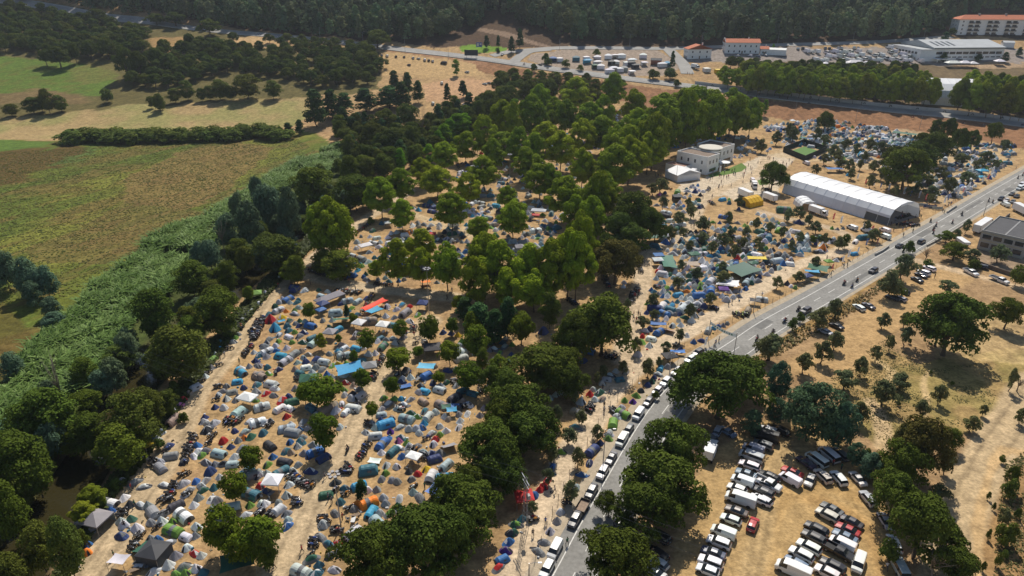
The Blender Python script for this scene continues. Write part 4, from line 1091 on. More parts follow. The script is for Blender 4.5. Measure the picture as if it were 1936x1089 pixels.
tents('G', """1070,40de50 1135,75db45 1245,65ts80 1200,20db50 1280,10dl55 1310,40do45 1360,45ds60 1402,55db50 1405,15dv60 1480,25dl60 1445,40dl60 1600,100dl80 1650,80dl65 1700,35dl50 1740,20db60 1160,115de50 1205,125dg55
1270,135dw60 1325,125dw60 1415,105dl55 1370,120dg50 1435,150dn75 1365,215dl70 1070,165tn110 1195,170te90 1145,205tb80 1060,205dn60 1015,195dn50 1020,130dv45 1160,235dl60 1255,205dn55 1300,230dm60 1345,250dl75 1135,270dl55
1250,250dg55 1265,285dl65 1205,290dl70 1105,340tb65 1005,325dl50 1050,385tw85 1035,435dw70 985,405dv60 985,370dr40 950,500dl80 1310,360dl60 1360,410db60 1420,400dn60 1465,330tg65 1505,310ds50 1540,300db45 1575,290dg45
1605,275dg45 1265,470dn70 1170,590dg70 1115,605ts75 1100,645dw60 865,630dl50 820,685te70 790,625dl45 750,650dl60 725,685tl60 690,715dl55 1070,670dn60 1055,700dm60 1025,725dn60 975,765dk65 940,800dv70 915,845dx70 855,840dv45
830,890dl75 840,940tv65 800,950dw70 770,1000tv120 745,1070dl60 670,775dm85 600,790dr75 625,755dl65 635,830dw65 535,845dl90 515,925th120 495,1030de65 310,820dl60 350,795dl60 395,780dl50 690,825dh55 590,480tb60 260,330dn100
555,545dn70 1860,100tl75 1755,180th90 1050,30db50 1100,60dg45 1480,80dn50 1530,60dl50 1690,75dg50 1400,150dg50 1240,115de50""")
tents('N', """705,890tb85 790,900dv55 790,850tg95 875,735tl65 755,725dl60 750,770dl50 920,760dw60 925,725dl50 1000,735tl85 1070,740tl50 1120,710de50 850,685dl45 785,685dg40 900,695tl60 980,690dw50 1005,660dw50 935,590de50 870,640dm60
1135,655to65 1165,605dw50 1210,615dh45 1245,595dg50 1280,625dk45 1200,580dg45 1235,645dl45 1355,620dw55 1395,650dk60 1450,665tm60 1415,700dl55 1295,560ds35 1320,560dy30 1205,490ds50 1165,475dl40 1265,460tn60 1320,470tn70
1290,430de60 1305,500tn70 1555,405tw60 1610,400tn80 1665,440tl55 1720,455dl45 1735,385te65 1605,485dw40 1580,505dw45 1670,510dw50 1635,540dw45 1600,535ds40 1610,570dl50 1555,600ds45 1565,625dw45 1605,595ds40 1745,600th75
1785,555dk60 1765,665dv45 1745,705ds45 1560,720dl55 1570,745dv45 1515,215tl55 1575,220tn80 1600,180tg70 1500,265dl40 1540,320dl40 1505,345dy45 1440,345dv50 1485,375dr40 1495,780dn50 1550,795db60 1530,835db50 1590,860dl50
1545,880dw55 760,930ds50 720,965tb80 805,980db50 820,960dm50 650,955dr40 925,840ds50 920,865dl45 930,890dl45 960,780di40 720,825tl60 680,850dg60 1800,240dl40 1810,155dw40 1885,820ts60 1920,880dn50 140,1040de45 185,990dw40
300,1060tn70 375,1070dl50 1180,870dl45 1100,1000dg45 990,1010de50 1060,1010db45 910,1000dg45 1000,850dg40 1340,1020dg45 1400,740dl45""")
tents('O', """1240,360tv80 1315,350dl45 1370,355dn60 1430,355dw45 1305,370dk30 1160,510tl80 1270,595tw70 1070,750te80 1155,725db70 1285,505dw45 1095,940dr55 1085,990dl60 1140,1020ds55 1225,940dl60 1210,985da55 1300,830dl55 1350,800dl60
1425,810tw75 1420,860dw80 1525,820de70 1560,775tb60 1500,860dg50 1480,905dw60 1450,965dl50 1450,1000ds60 1410,1035dv65 1370,990dl75 1540,640dw65 1515,680dh60 1575,540tb70 1655,690dn60 1640,725dy35 1680,585dg45 1570,415ts60
1620,440de50 1620,415dv40 1690,485dn45 1830,520dw45 1870,535dw50 1900,845th60 1680,840dr60 1640,870dw60 1730,780dw50 1775,810de60 1895,715dw45 1845,650tm80 1480,1070dl50 1850,955dw40 190,430da50 170,470da40 230,460de45
150,390tg60 240,440dg40 185,690dw50 300,735th60 225,700dv35 255,690dl40 240,735ds35 275,650dg40 310,600dg60 350,610dl45 340,650db45 380,620dm45 330,665dl50 85,705dg40 65,880dg45 70,855ds40 65,915db45 10,860dv40 130,855db30
165,785dk30 430,195da45 845,1050dw45 850,1020dl50 205,640tw90 1110,375di40 1150,365dn40 1090,455dg40 1150,465dw45 1215,455ds35 1285,460db40 1500,580dv40 1550,585db40 1740,640dl45 1760,700dg45 1340,670dg45 1580,620dg45
1440,730dm60 1390,760de50 1490,740dg45 1620,820dm40 1700,690dg40 1600,790dl40 1660,900dg45 1290,970dh60 1330,1030dw50""")
tents('Q', """345,755dl70 325,780dw60 240,755dl60 265,650tl70 350,665dg40 320,715dl50 110,715dm40 60,715dl40 95,560dg55 285,580dn70 175,490tm110 75,670dh50 130,820tk90 60,840th70 410,740dn40 755,690te90 690,810ts65 570,850dk50
530,625dv40 570,630dg40 650,235ds45 1810,85ts50 1840,60ds45 1845,30db45 30,530dw45 40,600dg45 20,640dm60 130,630dw50 175,720dn50 230,640dw50 440,690tm60 560,860dw45 600,850dn40 700,725tw45 610,625dg40 15,780dm60 30,750dg45
200,1030dk60 260,1060dv40 230,1050dw40""")
# camp under the far grove, the olive camp by the flyover slope: colours and spots follow the crowd seen there
def scatter_tents(poly, gap, cols, seed, nmax=999, kinds='ddddddddt', wr=(2.2, 2.9)):
    r = random.Random(seed); xs = [q[0] for q in poly]; ys = [q[1] for q in poly]; n = 0
    for _ in range(5000):
        if n >= nmax: break
        x = r.uniform(min(xs), max(xs)); y = r.uniform(min(ys), max(ys))
        if not bool(in_poly(np.array([x]), np.array([y]), poly)[0]): continue
        p = P(x, y)
        if any((a - p.x) ** 2 + (b - p.y) ** 2 < (gap * .5 + rr) ** 2 for a, b, rr in TENTPOS): continue
        if any((q - p.to_2d()).length < w / 2 + 1.2 for ln, w in TRACKS.values() for q in ln[::2]): continue
        t = r.choice(kinds); put_tent(p, t, r.choice(cols), r.uniform(*wr) * (1 if t == 'd' else 1.5), parts=False); n += 1
    return n
for q_, r_ in [((1521, 287), 11), ((1500, 287), 6), ((1542, 287), 6), ((1640, 396), 10), ((1590, 378), 10), ((1540, 362), 10), ((1680, 405), 12), ((1345, 318), 16), ((1395, 312), 10)]: TENTPOS.append((P(*q_).x, P(*q_).y, r_))
CAMPC = 'wwwwwlllllllggggggkkbneeaasmvh'
scatter_tents([(1440, 238), (1560, 225), (1700, 248), (1740, 262), (1700, 300), (1600, 312), (1540, 300), (1480, 272)], .15, CAMPC + 'oew', 21, 520, wr=(2.6, 3.5))
scatter_tents([(1260, 262), (1440, 255), (1480, 275), (1450, 292), (1400, 300), (1290, 300)], .4, CAMPC, 44, 70)
scatter_tents([(1690, 262), (1930, 275), (1900, 325), (1810, 380), (1720, 345), (1640, 320)], .3, CAMPC + 'w', 22, 330, wr=(2.5, 3.4))
scatter_tents([(1160, 210), (1230, 212), (1220, 245), (1170, 250)], .5, 'wwwllbsovg', 23, 60)
scatter_tents([(960, 262), (1100, 250), (1190, 330), (1130, 345), (1000, 330), (900, 345), (870, 310)], .8, CAMPC + 'r', 24, 150)
scatter_tents([(860, 330), (1000, 330), (1100, 350), (1090, 420), (1020, 430), (960, 400), (880, 410)], .8, CAMPC, 25, 130)
scatter_tents([(780, 400), (850, 380), (950, 420), (940, 460), (860, 500), (790, 520), (690, 535), (650, 520), (700, 470)], .8, CAMPC, 26, 110)
scatter_tents([(950, 440), (1060, 420), (1030, 470), (970, 500)], .8, CAMPC, 27, 45)
scatter_tents([(1255, 400), (1300, 440), (1400, 420), (1480, 410), (1520, 440), (1600, 460), (1500, 500), (1420, 540), (1300, 590), (1235, 600), (1240, 500)], .35, CAMPC + 'w', 28, 260, wr=(2.3, 3.1))
scatter_tents([(900, 610), (980, 610), (985, 680), (930, 700), (840, 670)], 2.0, CAMPC, 29, 16)
scatter_tents([(640, 655), (700, 660), (690, 760), (640, 800), (600, 780)], 1.2, CAMPC, 30, 12)
scatter_tents([(1280, 360), (1320, 350), (1330, 395), (1270, 400)], 1.0, CAMPC, 41, 24)

FILLC = 'wwwwlllllgggggkbnneeahm'
for k, (poly, n) in enumerate([([(500, 560), (640, 560), (760, 600), (770, 640), (700, 720), (640, 800), (560, 930), (470, 1089), (330, 1089), (300, 960), (380, 780), (450, 670)], 60), ([(760, 680), (860, 720), (900, 760), (850, 840), (840, 930), (760, 970), (680, 1000), (620, 1089), (560, 1089), (600, 960), (680, 830), (720, 740)], 40),
                              ([(250, 930), (330, 830), (360, 900), (300, 1000), (230, 1089), (190, 1089)], 16), ([(1240, 480), (1420, 470), (1440, 530), (1300, 610), (1220, 640)], 30)]):
    scatter_tents(poly, .5, FILLC, 60 + k, n, 'ddddddddt', (1.9, 2.6))
# canopies, tarps, shelters with a look of their own
canopy('E', 1885, 100, 'v', 3, 3, ang=R(20), label="bright green pop-up canopy at the head of the riverside dirt track")
canopy('E', 1820, 870, 'w', 4, 3, 2.2, .7, R(-20), label="low white pop-up canopy two rows in from the riverside track")
canopy('I', 715, 720, 'g', 4.6, 4.0, 2.1, 1.1, R(-15), "big grey pavilion canopy with grey walls at the river's edge", 'lb')
canopy('I', 1140, 955, 'k', 4.2, 4.0, 2.1, 1.0, R(-12), "charcoal pavilion canopy with mesh walls beside the riverside track", 'flr')
tarp('I', 1055, 890, 'm', 3.4, 2.6, 1.8, R(60), "dark green awning sheet leaning against the charcoal pavilion canopy", low=.3)
tarp('I', 1080, 165, 'y', 2.8, 2.2, 1.6, R(-25), "yellow and navy awning sheet by the river bank")
tarp('I', 890, 1020, 'l', 3.0, 2.2, 2.0, R(-8), "pale grey flat awning on poles beside the riverside track")
tarp('I', 1750, 1030, 'm', 5.5, 4, 2.0, R(20), "dark teal shade sheet stretched beside two round shade trees")
canopy('F', 560, 130, 'g', 9.0, 3.4, 2.2, 1.0, R(48), "long grey marquee-like canopy near the head of the camp", 'r')
canopy('F', 510, 175, 'n', 3, 3, 2.2, .8, R(48), label="navy pop-up canopy at the end of the long grey canopy")
canopy('F', 496, 212, 'b', 2.6, 2.2, 1.8, .5, R(48), label="blue low canopy below the navy pop-up canopy")
tarp('F', 655, 280, 'm', 5.5, 4.0, 2.2, R(12), "large green ridge sheet between the camp rows", sag=.1, low=1.0)
tarp('F', 885, 175, (0.75, 0.06, 0.02), 9.0, 2.4, 1.9, R(52), "long bright red tarp stretched beside a blue tarp")
tarp('F', 885, 218, 's', 4.6, 3.0, 1.9, R(50), "sky blue tarp at the foot of the long red tarp")
canopy('F', 950, 335, 'w', 3.2, 3.2, 2.4, .8, R(-14), "white pop-up canopy east of the beige tunnel tent")
canopy('F', 775, 320, 'w', 3.2, 3.2, 2.4, .9, R(-20), "white pop-up canopy before the beige tunnel tent")
canopy('F', 1240, 175, 'n', 3.0, 3.0, 2.4, .8, R(-10), "navy pop-up canopy beside the thin lamp post")
canopy('F', 565, 385, 'g', 3.2, 3.2, 2.2, .8, R(-14), "grey pop-up canopy between two petrol blue tents")
tarp('F', 705, 655, 's', 6.4, 5.0, 2.3, R(22), "large blue ridge tarp shelter beside the middle track")
canopy('F', 850, 635, 'g', 3.6, 3.2, 2.2, .9, R(15), "grey canopy touching the large blue ridge tarp")
canopy('F', 410, 730, 'm', 4.4, 3.6, 2.2, 1.0, R(10), "dark green party tent with flags before the big round tree", 'fb')
tarp('F', 205, 275, 's', 2.0, 1.4, .9, R(30), "small blue sheet beside the yellow dome tent")
tarp('F', 1265, 635, (0.12, 0.42, 0.62), 4.4, 2.6, 2.0, R(-8), "pale blue awning sheet above a blue tunnel tent")
canopy('F', 1310, 500, 'k', 4.4, 4, 2.2, .9, R(10), "charcoal canopy in the shade of the camp's round trees")
tarp('F', 1110, 745, 'b', 3.0, 1.6, .5, R(25), "crumpled blue sheet lying by the track", sag=.3)
tarp('F', 1468, 885, 'b', 3.6, 1.8, .35, R(-5), "blue groundsheet spread beside a beige tunnel tent", sag=.1)
tarp('F', 1450, 950, 's', 2.4, 1.8, 1.7, R(10), "small sky blue awning before the dark oaks")
tarp('F', 1410, 925, 'm', 2.2, 1.8, 1.6, R(10), "small dark green awning beside the sky blue awning")
canopy('J', 1175, 255, 'w', 2.8, 2.2, 1.9, .35, R(-25), "white low canopy between navy tents in the lower camp")
canopy('J', 150, 450, 'w', 3.4, 3.2, 2.5, .8, R(-4), "white pop-up canopy sheltering seats beside a red dome tent")
tarp('J', 885, 250, 'w', 2.6, 1.6, .5, R(-10), "white sheet spread over gear behind the petrol blue tunnel tent")
tarp('J', 1340, 505, (0.10, 0.20, 0.52), 3.4, 3.0, 1.8, R(-30), "violet blue awning sheet at the edge of the dark oaks")
tarp('J', 1430, 150, 'g', 3.2, 2.6, 1.6, R(25), "grey awning sheet half under the dark oaks", low=.2)
canopy('K', 120, 560, 'r', 3.4, 3.2, 2.2, .7, R(10), "red pop-up canopy with a white emblem beside the power pole", None)
canopy('G', 1575, 65, 'x', 3.0, 2.6, 2.1, .6, R(-5), "violet pop-up canopy below the white sheet in the olive camp")
tarp('G', 1600, 20, 'w', 6.5, 4.0, 2.0, R(-20), "white sheet awning stretched at the edge of the pale track")
tarp('G', 1100, 305, 'b', 4.6, 1.8, 1.3, R(-10), "blue tarp stretched over tents beside the pale track")
tarp('G', 1180, 340, 'h', 3.0, 2.2, 1.3, R(-30), "beige sheet next to the blue tarp by the pale track", low=.3)
tarp('G', 1240, 505, (0.05, 0.20, 0.55), 4.0, 1.5, 1.2, R(-5), "blue sheet with a green corner above the roadside tents")
canopy('G', 1180, 560, 'k', 3.4, 3.0, 2.1, .7, R(15), "charcoal pop-up canopy on the roadside strip")
tarp('G', 1805, 140, 'k', 3.2, 2.4, 1.7, R(-15), "charcoal awning beside the beige tunnel tent by the road fence")
canopy('N', 820, 790, 'w', 4.6, 3.0, 2.3, .7, R(35), "white twin-peak canopy among white dome tents in the grove", None)
canopy('N', 985, 615, 'w', 3, 2.4, 1.9, .5, R(15), "small white canopy in the upper grove rows")
canopy('N', 1310, 700, 'r', 2.4, 2.4, 2.1, .4, R(0), "red parasol-like canopy in the plane grove")
tarp('N', 1260, 1040, 'o', 3.0, 2.0, 1.3, R(20), "orange sheet in the shade of the plane grove")
canopy('O', 1240, 425, 'k', 4.0, 3.6, 2.3, .7, R(0), "charcoal canopy before the bright green tent by the plaza", 'b')
tarp('O', 1115, 625, 's', 5.2, 2.4, 1.6, R(-25), "sky blue tarp at the edge of the dark oaks")
tarp('O', 1075, 715, 'm', 9.0, 3.6, 1.8, R(15), "long dark green tarp at the foot of the dark oaks")
canopy('O', 1100, 860, 'b', 3.4, 3.0, 2.2, .5, R(5), "blue pop-up canopy at the corner of the olive camp")
canopy('O', 1095, 895, 'l', 3.4, 3.0, 2.2, .5, R(5), "pale grey pop-up canopy below the blue pop-up canopy")
tarp('O', 1170, 905, (0.055, 0.17, 0.12), 4.6, 11.0, 2.1, R(-4), "tall dark green shade net beside the blue and grey canopies")
canopy('O', 1360, 850, 'm', 3.6, 3.0, 2.1, .6, R(15), "dark green canopy between white tents in the olive camp")
tarp('O', 1330, 915, 'h', 6.0, 3.4, 1.8, R(-5), "grey-brown sheet stretched between olive trees")
tarp('O', 1610, 580, 'b', 4.0, 3.4, 1.7, R(25), "blue sheet draped beside the petrol tunnel tent in the olive camp", low=.3)
tarp('O', 1820, 870, 'y', 6.5, 2.8, 1.6, R(-10), "bright yellow tarp in the middle of the olive camp")
tarp('O', 1715, 965, (0.06, 0.13, 0.10), 9.5, 8.5, 2.2, R(28), "huge dark green shade net in the olive camp")
canopy('O', 1790, 915, 'm', 3, 2.4, 2.0, .5, R(20), "green canopy touching the huge shade net")
tarp('O', 1610, 1060, 'w', 6.6, 4.0, 2.0, R(-15), "white awning sheet below the huge green shade net")
canopy('O', 225, 530, 'l', 6.0, 3.2, 2.2, .7, R(-12), "long silver canopy in the plane grove")
canopy('O', 205, 560, 'r', 3.0, 2.2, 2.0, .4, R(-12), "red and white canopy below the long silver canopy")
canopy('O', 90, 800, 'g', 3.4, 3.2, 2.2, .9, R(10), "grey pavilion canopy in the lower plane grove", 'f')
canopy('Q', 340, 1010, 'n', 3.4, 2.6, 2.0, .5, R(25), "navy canopy under the blue awning by the road")
tarp('Q', 375, 985, 's', 4.6, 2.8, 2.3, R(-15), "blue awning sheet beside a dark green net by the road fence")
tarp('Q', 420, 950, 'm', 6.5, 5.0, 2.0, R(-30), "dark green net beside the blue awning by the road fence")
tarp('Q', 490, 715, 'm', 6.5, 3.8, 1.8, R(-35), "dark green sheet above the orange tent in the olive camp", low=.5)
canopy('Q', 500, 900, 'v', 2.6, 2.4, 1.8, .7, R(10), "small green and white canopy by the road fence")
tarp('Q', 545, 215, 'b', 8.0, 4.0, 2.0, R(-5), "blue sheet over tents behind the white marquee")
canopy('Q', 1620, 235, 's', 5.0, 3.4, 2.4, .7, R(12), "sky blue canopy near the far roadside fence")
canopy('Q', 1612, 275, 's', 4.0, 2.6, 2.0, .4, R(12), "blue canopy just below the sky blue canopy near the far roadside fence")
canopy('D', 240, 908, 'w', 3, 3, 2.3, .7, R(5), "white canopy at the foot of the brown flyover slope")
tarp('D', 1060, 1000, 'm', 14, 6, 2.2, R(-42), "long dark green net stretched behind the far olive camp")
tarp('D', 340, 1040, 'b', 7, 3, 2.4, R(-30), "blue sheet tied along the dark pitch fence")
# one-offs with another outline
def pyramid_tent(reg_, x, y, c, Wd, H, label):
    p = PZ(reg_, x, y); n = 6; mb = MB(); vs = [(0, 0, H)]
    for j in range(1, 5):
        t = j / 4
        for k in range(n * 2):
            a = math.pi * k / n; rr = Wd / 2 * t * (1.0 if k % 2 == 0 else .9) * (.88 + .12 * t)
            vs.append((rr * math.cos(a), rr * math.sin(a), max(.03, H * (1 - t) ** .92)))
    m = n * 2; fs = [(0, 1 + k, 1 + (k + 1) % m) for k in range(m)]
    for j in range(3):
        for k in range(m): fs.append((1 + j * m + k, 1 + (j + 1) * m + k, 1 + (j + 1) * m + (k + 1) % m, 1 + j * m + (k + 1) % m))
    mb.add(vs, fs); o = mb.build("pyramid_tent", FAB, loc=p, color=TC[c][0])
    d = MB(); d.add([(-.35, -Wd * .475, .06), (.35, -Wd * .475, .06), (0, -Wd * .24, H * .55)], [(0, 1, 2)]); d.build("door", MESHD, o)
    tag(o, label, "tent"); TENTPOS.append((p.x, p.y, Wd * .5))
pyramid_tent('Q', 460, 790, 'o', 3.8, 3.0, "bright orange pyramid tent in the lower olive camp")
pyramid_tent('F', 125, 262, 'r', 4.0, 2.5, "brick red tipi tent beside the motorcycles at the riverside track")
pyramid_tent('F', 155, 325, 's', 3.6, 2.6, "sky blue tipi tent below the yellow dome tent")
# ---------------- vehicles ----------------
PAINT = mat("car_paint", objcol=True, rough=.32, metal=.0, spec=.5, coat=.5)
GLASS = mat("car_glass", (0.02, 0.024, 0.028), rough=.08, spec=.6)
TYRE = mat("tyre_rubber", (0.02, 0.02, 0.02), rough=.9)
RIM = mat("wheel_rim", (0.42, 0.42, 0.43), rough=.35, metal=.8)
LAMP = mat("headlamp", (0.75, 0.76, 0.78), rough=.15, spec=.7)
TAIL = mat("tail_lamp", (0.35, 0.015, 0.012), rough=.25)
PLATE = mat("number_plate", (0.7, 0.7, 0.68), rough=.5)
TRIM = mat("black_trim", (0.025, 0.025, 0.027), rough=.7)
def car_shell(st, wid, z0=.28):
    """st: stations front to back (x, belt z, top z, top half width factor, glass side?, glass top?)"""
    mb = MB(); gl = MB(); hw = wid / 2; rings = []
    for (x, zb, zt, k, *_) in st:
        e = 1.0
        rings.append([(x, -hw * .90, z0), (x, -hw * .99, z0 + .22), (x, -hw, zb - .12), (x, -hw * .955, zb), (x, -hw * k, zt - .05), (x, -hw * k * .82, zt), (x, 0, zt + .025),
                      (x, hw * k * .82, zt), (x, hw * k, zt - .05), (x, hw * .955, zb), (x, hw, zb - .12), (x, hw * .99, z0 + .22), (x, hw * .90, z0)])
    n = 13
    # pinch the nose and the tail in plan
    for q, kk in ((0, .86), (1, .955), (-2, .965), (-1, .89)):
        rings[q] = [(x, y * kk, z) for x, y, z in rings[q]]
    V = [v for r_ in rings for v in r_]
    bf, gf = [], []
    for i in range(len(st) - 1):
        gs, gt = st[i][4], st[i][5]
        for k in range(n - 1):
            f = (i * n + k, i * n + k + 1, (i + 1) * n + k + 1, (i + 1) * n + k)
            if (k in (3, 8) and gs) or (k in (4, 5, 6, 7) and gt): gf.append(f)
            else: bf.append(f)
        bf.append(((i + 1) * n, (i + 1) * n + n - 1, i * n + n - 1, i * n))
    bf.append(tuple(range(n - 1, -1, -1))); o = (len(st) - 1) * n
    bf.append(tuple(o + k for k in range(n)))
    mb.add(V, [f[::-1] for f in bf])
    # windows: own mesh
    used = sorted({i for f in gf for i in f}); mp = {u: i for i, u in enumerate(used)}
    gl.add([V[u] for u in used], [tuple(mp[i] for i in f[::-1]) for f in gf])
    return mb, gl
def wheel_mesh(r=.33, w=.22):
    t = MB(); t.lathe([(r * .62, -w / 2), (r * .95, -w / 2), (r, -w / 4), (r, w / 4), (r * .95, w / 2), (r * .62, w / 2)], 14, axis='y')
    h = MB(); h.lathe([(0, w * .42), (r * .2, w * .47), (r * .62, w * .40), (r * .62, -w * .40), (r * .2, -w * .47), (0, -w * .42)], 10, axis='y')
    return t.mesh("tyre", TYRE, True), h.mesh("rim", RIM)
TYRE_ME, RIM_ME = wheel_mesh()
G0, G1 = 0, 1
CARSPEC = {
 # x, belt, top, k, side glass to next, top glass to next
 'hatch': (1.78, 1.25, [(2.02, .62, .66, .9, 0, 0), (1.85, .78, .84, .9, 0, 0), (1.05, .92, 1.0, .9, 1, 1), (.35, .95, 1.42, .72, 1, 0), (-.75, .97, 1.47, .72, 1, 0), (-1.45, .98, 1.40, .70, 1, 1), (-1.85, .95, 1.0, .84, 0, 0), (-2.0, .66, .70, .88, 0, 0)], 1.27, -1.22),
 'sedan': (1.80, 1.3, [(2.25, .60, .64, .9, 0, 0), (2.05, .76, .82, .9, 0, 0), (1.1, .90, .97, .9, 1, 1), (.35, .93, 1.38, .70, 1, 0), (-.75, .95, 1.41, .70, 1, 1), (-1.5, .97, 1.06, .84, 0, 0), (-2.1, .95, 1.02, .88, 0, 0), (-2.3, .64, .68, .88, 0, 0)], 1.42, -1.35),
 'estate': (1.80, 1.3, [(2.25, .60, .64, .9, 0, 0), (2.05, .76, .82, .9, 0, 0), (1.15, .91, .98, .9, 1, 1), (.45, .94, 1.42, .71, 1, 0), (-1.0, .96, 1.46, .71, 1, 0), (-1.9, .97, 1.38, .69, 1, 1), (-2.2, .94, 1.0, .84, 0, 0), (-2.32, .64, .68, .88, 0, 0)], 1.42, -1.38),
 'suv': (1.88, 1.4, [(2.2, .72, .78, .9, 0, 0), (2.05, .92, 1.0, .9, 0, 0), (1.15, 1.05, 1.13, .9, 1, 1), (.5, 1.08, 1.62, .76, 1, 0), (-1.1, 1.1, 1.68, .75, 1, 0), (-1.85, 1.1, 1.6, .73, 1, 1), (-2.15, 1.05, 1.12, .86, 0, 0), (-2.25, .72, .78, .9, 0, 0)], 1.38, -1.35),
 'van': (1.9, 1.5, [(2.3, .75, .8, .9, 0, 0), (2.2, 1.0, 1.06, .9, 0, 0), (1.65, 1.15, 1.22, .88, 1, 1), (1.0, 1.2, 1.85, .80, 1, 0), (.25, 1.2, 1.92, .82, 0, 0), (-2.1, 1.2, 1.92, .82, 0, 0), (-2.28, 1.15, 1.85, .80, 0, 0), (-2.32, .8, .86, .9, 0, 0)], 1.5, -1.4),
 'longvan': (2.05, 1.6, [(3.0, .85, .9, .9, 0, 0), (2.88, 1.12, 1.2, .9, 0, 0), (2.35, 1.35, 1.42, .88, 1, 1), (1.7, 1.4, 2.25, .82, 1, 0), (.95, 1.4, 2.42, .84, 0, 0), (-2.8, 1.4, 2.42, .84, 0, 0), (-2.98, 1.35, 2.35, .82, 0, 0), (-3.0, .9, .95, .9, 0, 0)], 2.0, -1.75),
 'minibus': (1.95, 1.5, [(2.6, .8, .85, .9, 0, 0), (2.48, 1.05, 1.12, .9, 0, 0), (2.0, 1.2, 1.28, .88, 1, 1), (1.35, 1.22, 1.9, .80, 1, 0), (.4, 1.22, 1.96, .82, 1, 0), (-1.9, 1.22, 1.96, .82, 1, 0), (-2.5, 1.2, 1.88, .80, 1, 1), (-2.6, .85, .9, .9, 0, 0)], 1.7, -1.5),
}
CARME = {}
for kk, (wid, _, st, xf, xr) in CARSPEC.items():
    a, g = car_shell(st, wid)
    # wheel arches / sills as dark trim on the shell
    for sx in (xf, xr):
        for sy in (-1, 1):
            vs = [(sx + .44 * math.cos(t), sy * (wid / 2 + .004), .33 + .44 * math.sin(t)) for t in [math.pi * q / 8 for q in range(9)]]
            a.add(vs, [tuple(range(9)) if sy < 0 else tuple(range(8, -1, -1))], 1)
    nose, tail = st[0], st[-1]
    a.box((nose[0] - .03, 0, .42), (.1, wid * .74, .16), 0, 1); a.box((tail[0] + .03, 0, .40), (.1, wid * .74, .14), 0, 1)
    lamps = MB()
    for sy in (-1, 1): lamps.box((st[1][0] - .0, sy * wid * .345, st[0][1] + .06), (.30, .30, .13))
    tl = MB(); tl.box((0, 0, 0), (.08, .16, .28)); pl = MB(); pl.box((tail[0] - .035, 0, .62), (.02, .5, .11))
    lm_ = MB(); lm_.box((0, 0, 0), (.3, .30, .13))
    mir = MB()
    for sy in (-1, 1): mir.box((st[3][0] + .35, sy * (wid / 2 + .09), st[2][1] + .06), (.14, .2, .13))
    CARME[kk] = (a.mesh(kk + "_body", [PAINT, TRIM], False), g.mesh(kk + "_windows", GLASS), lm_.mesh("headlight", LAMP), tl.mesh("tail_light", TAIL), pl.mesh("number_plate", PLATE), mir.mesh("mirrors", TRIM),
                 wid, xf, xr, st)
CC = dict(w=((.76, .76, .75), "white"), s=((.42, .44, .46), "silver"), b=((.16, .22, .30), "steel blue"), g=((.13, .135, .14), "grey"), k=((.018, .018, .02), "black"), r=((.42, .03, .03), "red"),
          d=((.055, .055, .06), "dark grey"), n=((.03, .045, .10), "navy"), h=((.09, .07, .055), "dark brown"), p=((.07, .055, .085), "dark purple"), c=((.58, .55, .48), "champagne"), y=((.7, .5, .02), "yellow"))
CNAME = dict(hatch=("parked_car", "hatchback", "car"), sedan=("parked_car", "saloon car", "car"), estate=("parked_car", "estate car", "car"), suv=("parked_car", "suv", "car"), van=("panel_van", "small panel van", "van"),
             longvan=("panel_van", "long high-roofed van", "van"), minibus=("minibus", "minibus van", "van"))
CREG = []
RS = "vehicles parked along the road edge"
YARD_ = "white vans and motorhomes in the far yard"
def car(reg_, x, y, kind, c, dx, dy, parts=2, flip=False, group="cars parked around the event", label=None, name=None):
    px, py = Zp(reg_, x, y); p = P(px, py + 2)
    a, b = P(px - dx * .1, py - dy * .1), P(px + dx * .1, py + dy * .1)
    ang = math.atan2(a.y - b.y, a.x - b.x) + (math.pi if flip else 0)
    body, win, hl, tl, pl, mir, wid, xf, xr, st = CARME[kind]
    nm, ds, cat = CNAME[kind]
    p.z = float(Hbase(p.y)) + (.03 if parts else .02)
    o = link(name or nm, body, None, p, ang, color=tint(CC[c][0], .06), scale=1.3 if group == YARD_ else (.87 if group == RS else .93))
    link("windows", win, o)
    if parts >= 1:
        for sx in (xf, xr):
            for sy in (-1, 1):
                w_ = link("wheel", TYRE_ME, o, loc=(sx, sy * (wid / 2 - .11), .33))
                if parts > 1: link("rim", RIM_ME, w_)
    else:
        pass
    if parts > 1:
        for sy in (-1, 1):
            link("headlight", hl, o, loc=(st[1][0] - .02, sy * wid * .33, st[0][1] + .04))
            link("tail_light", tl, o, loc=(st[-2][0] - .02, sy * wid * .38, st[-2][1] - .12))
        link("number_plate", pl, o); link("mirrors", mir, o)
    o["category"] = cat; o["group"] = group
    if label: o["label"] = label
    else: CREG.append((o, f"{CC[c][1]} {ds}", p))
    return o
def cars(reg_, s, group, parts=2):
    for it in s.split(';'):
        it = it.split()
        if not it: continue
        x, y, k, c, dx, dy = it[:6]
        car(reg_, float(x), float(y), k, c, float(dx), float(dy), parts, 'f' in it[6:], group)
LOT = "cars parked in the earth car park"
cars('K', """1900 28 suv w 150 55;1865 135 suv g 150 55;1795 165 van s 150 55;1780 222 minibus s 150 55;1765 282 estate w 150 55;1742 345 sedan b 150 55;1715 402 van w 150 55;1675 455 hatch w 150 60;
1670 618 sedan h 150 60;1630 682 hatch w 150 60;1575 778 van w 150 60;1540 850 suv w 150 60;1500 925 sedan n 150 60;1480 995 suv w 150 60;1460 1055 hatch w 150 60;1905 360 hatch k 130 60;1885 420 sedan w 130 60;
1865 475 estate d 130 60;1838 535 hatch w 130 60;1605 35 sedan b 110 70;1535 30 hatch s -60 100;1480 80 hatch g 90 70;1090 935 suv k 100 70;1110 805 suv k 110 65;1100 1000 hatch s 110 70;1070 1065 sedan s 110 70;830 745 van d 60 120""", LOT)
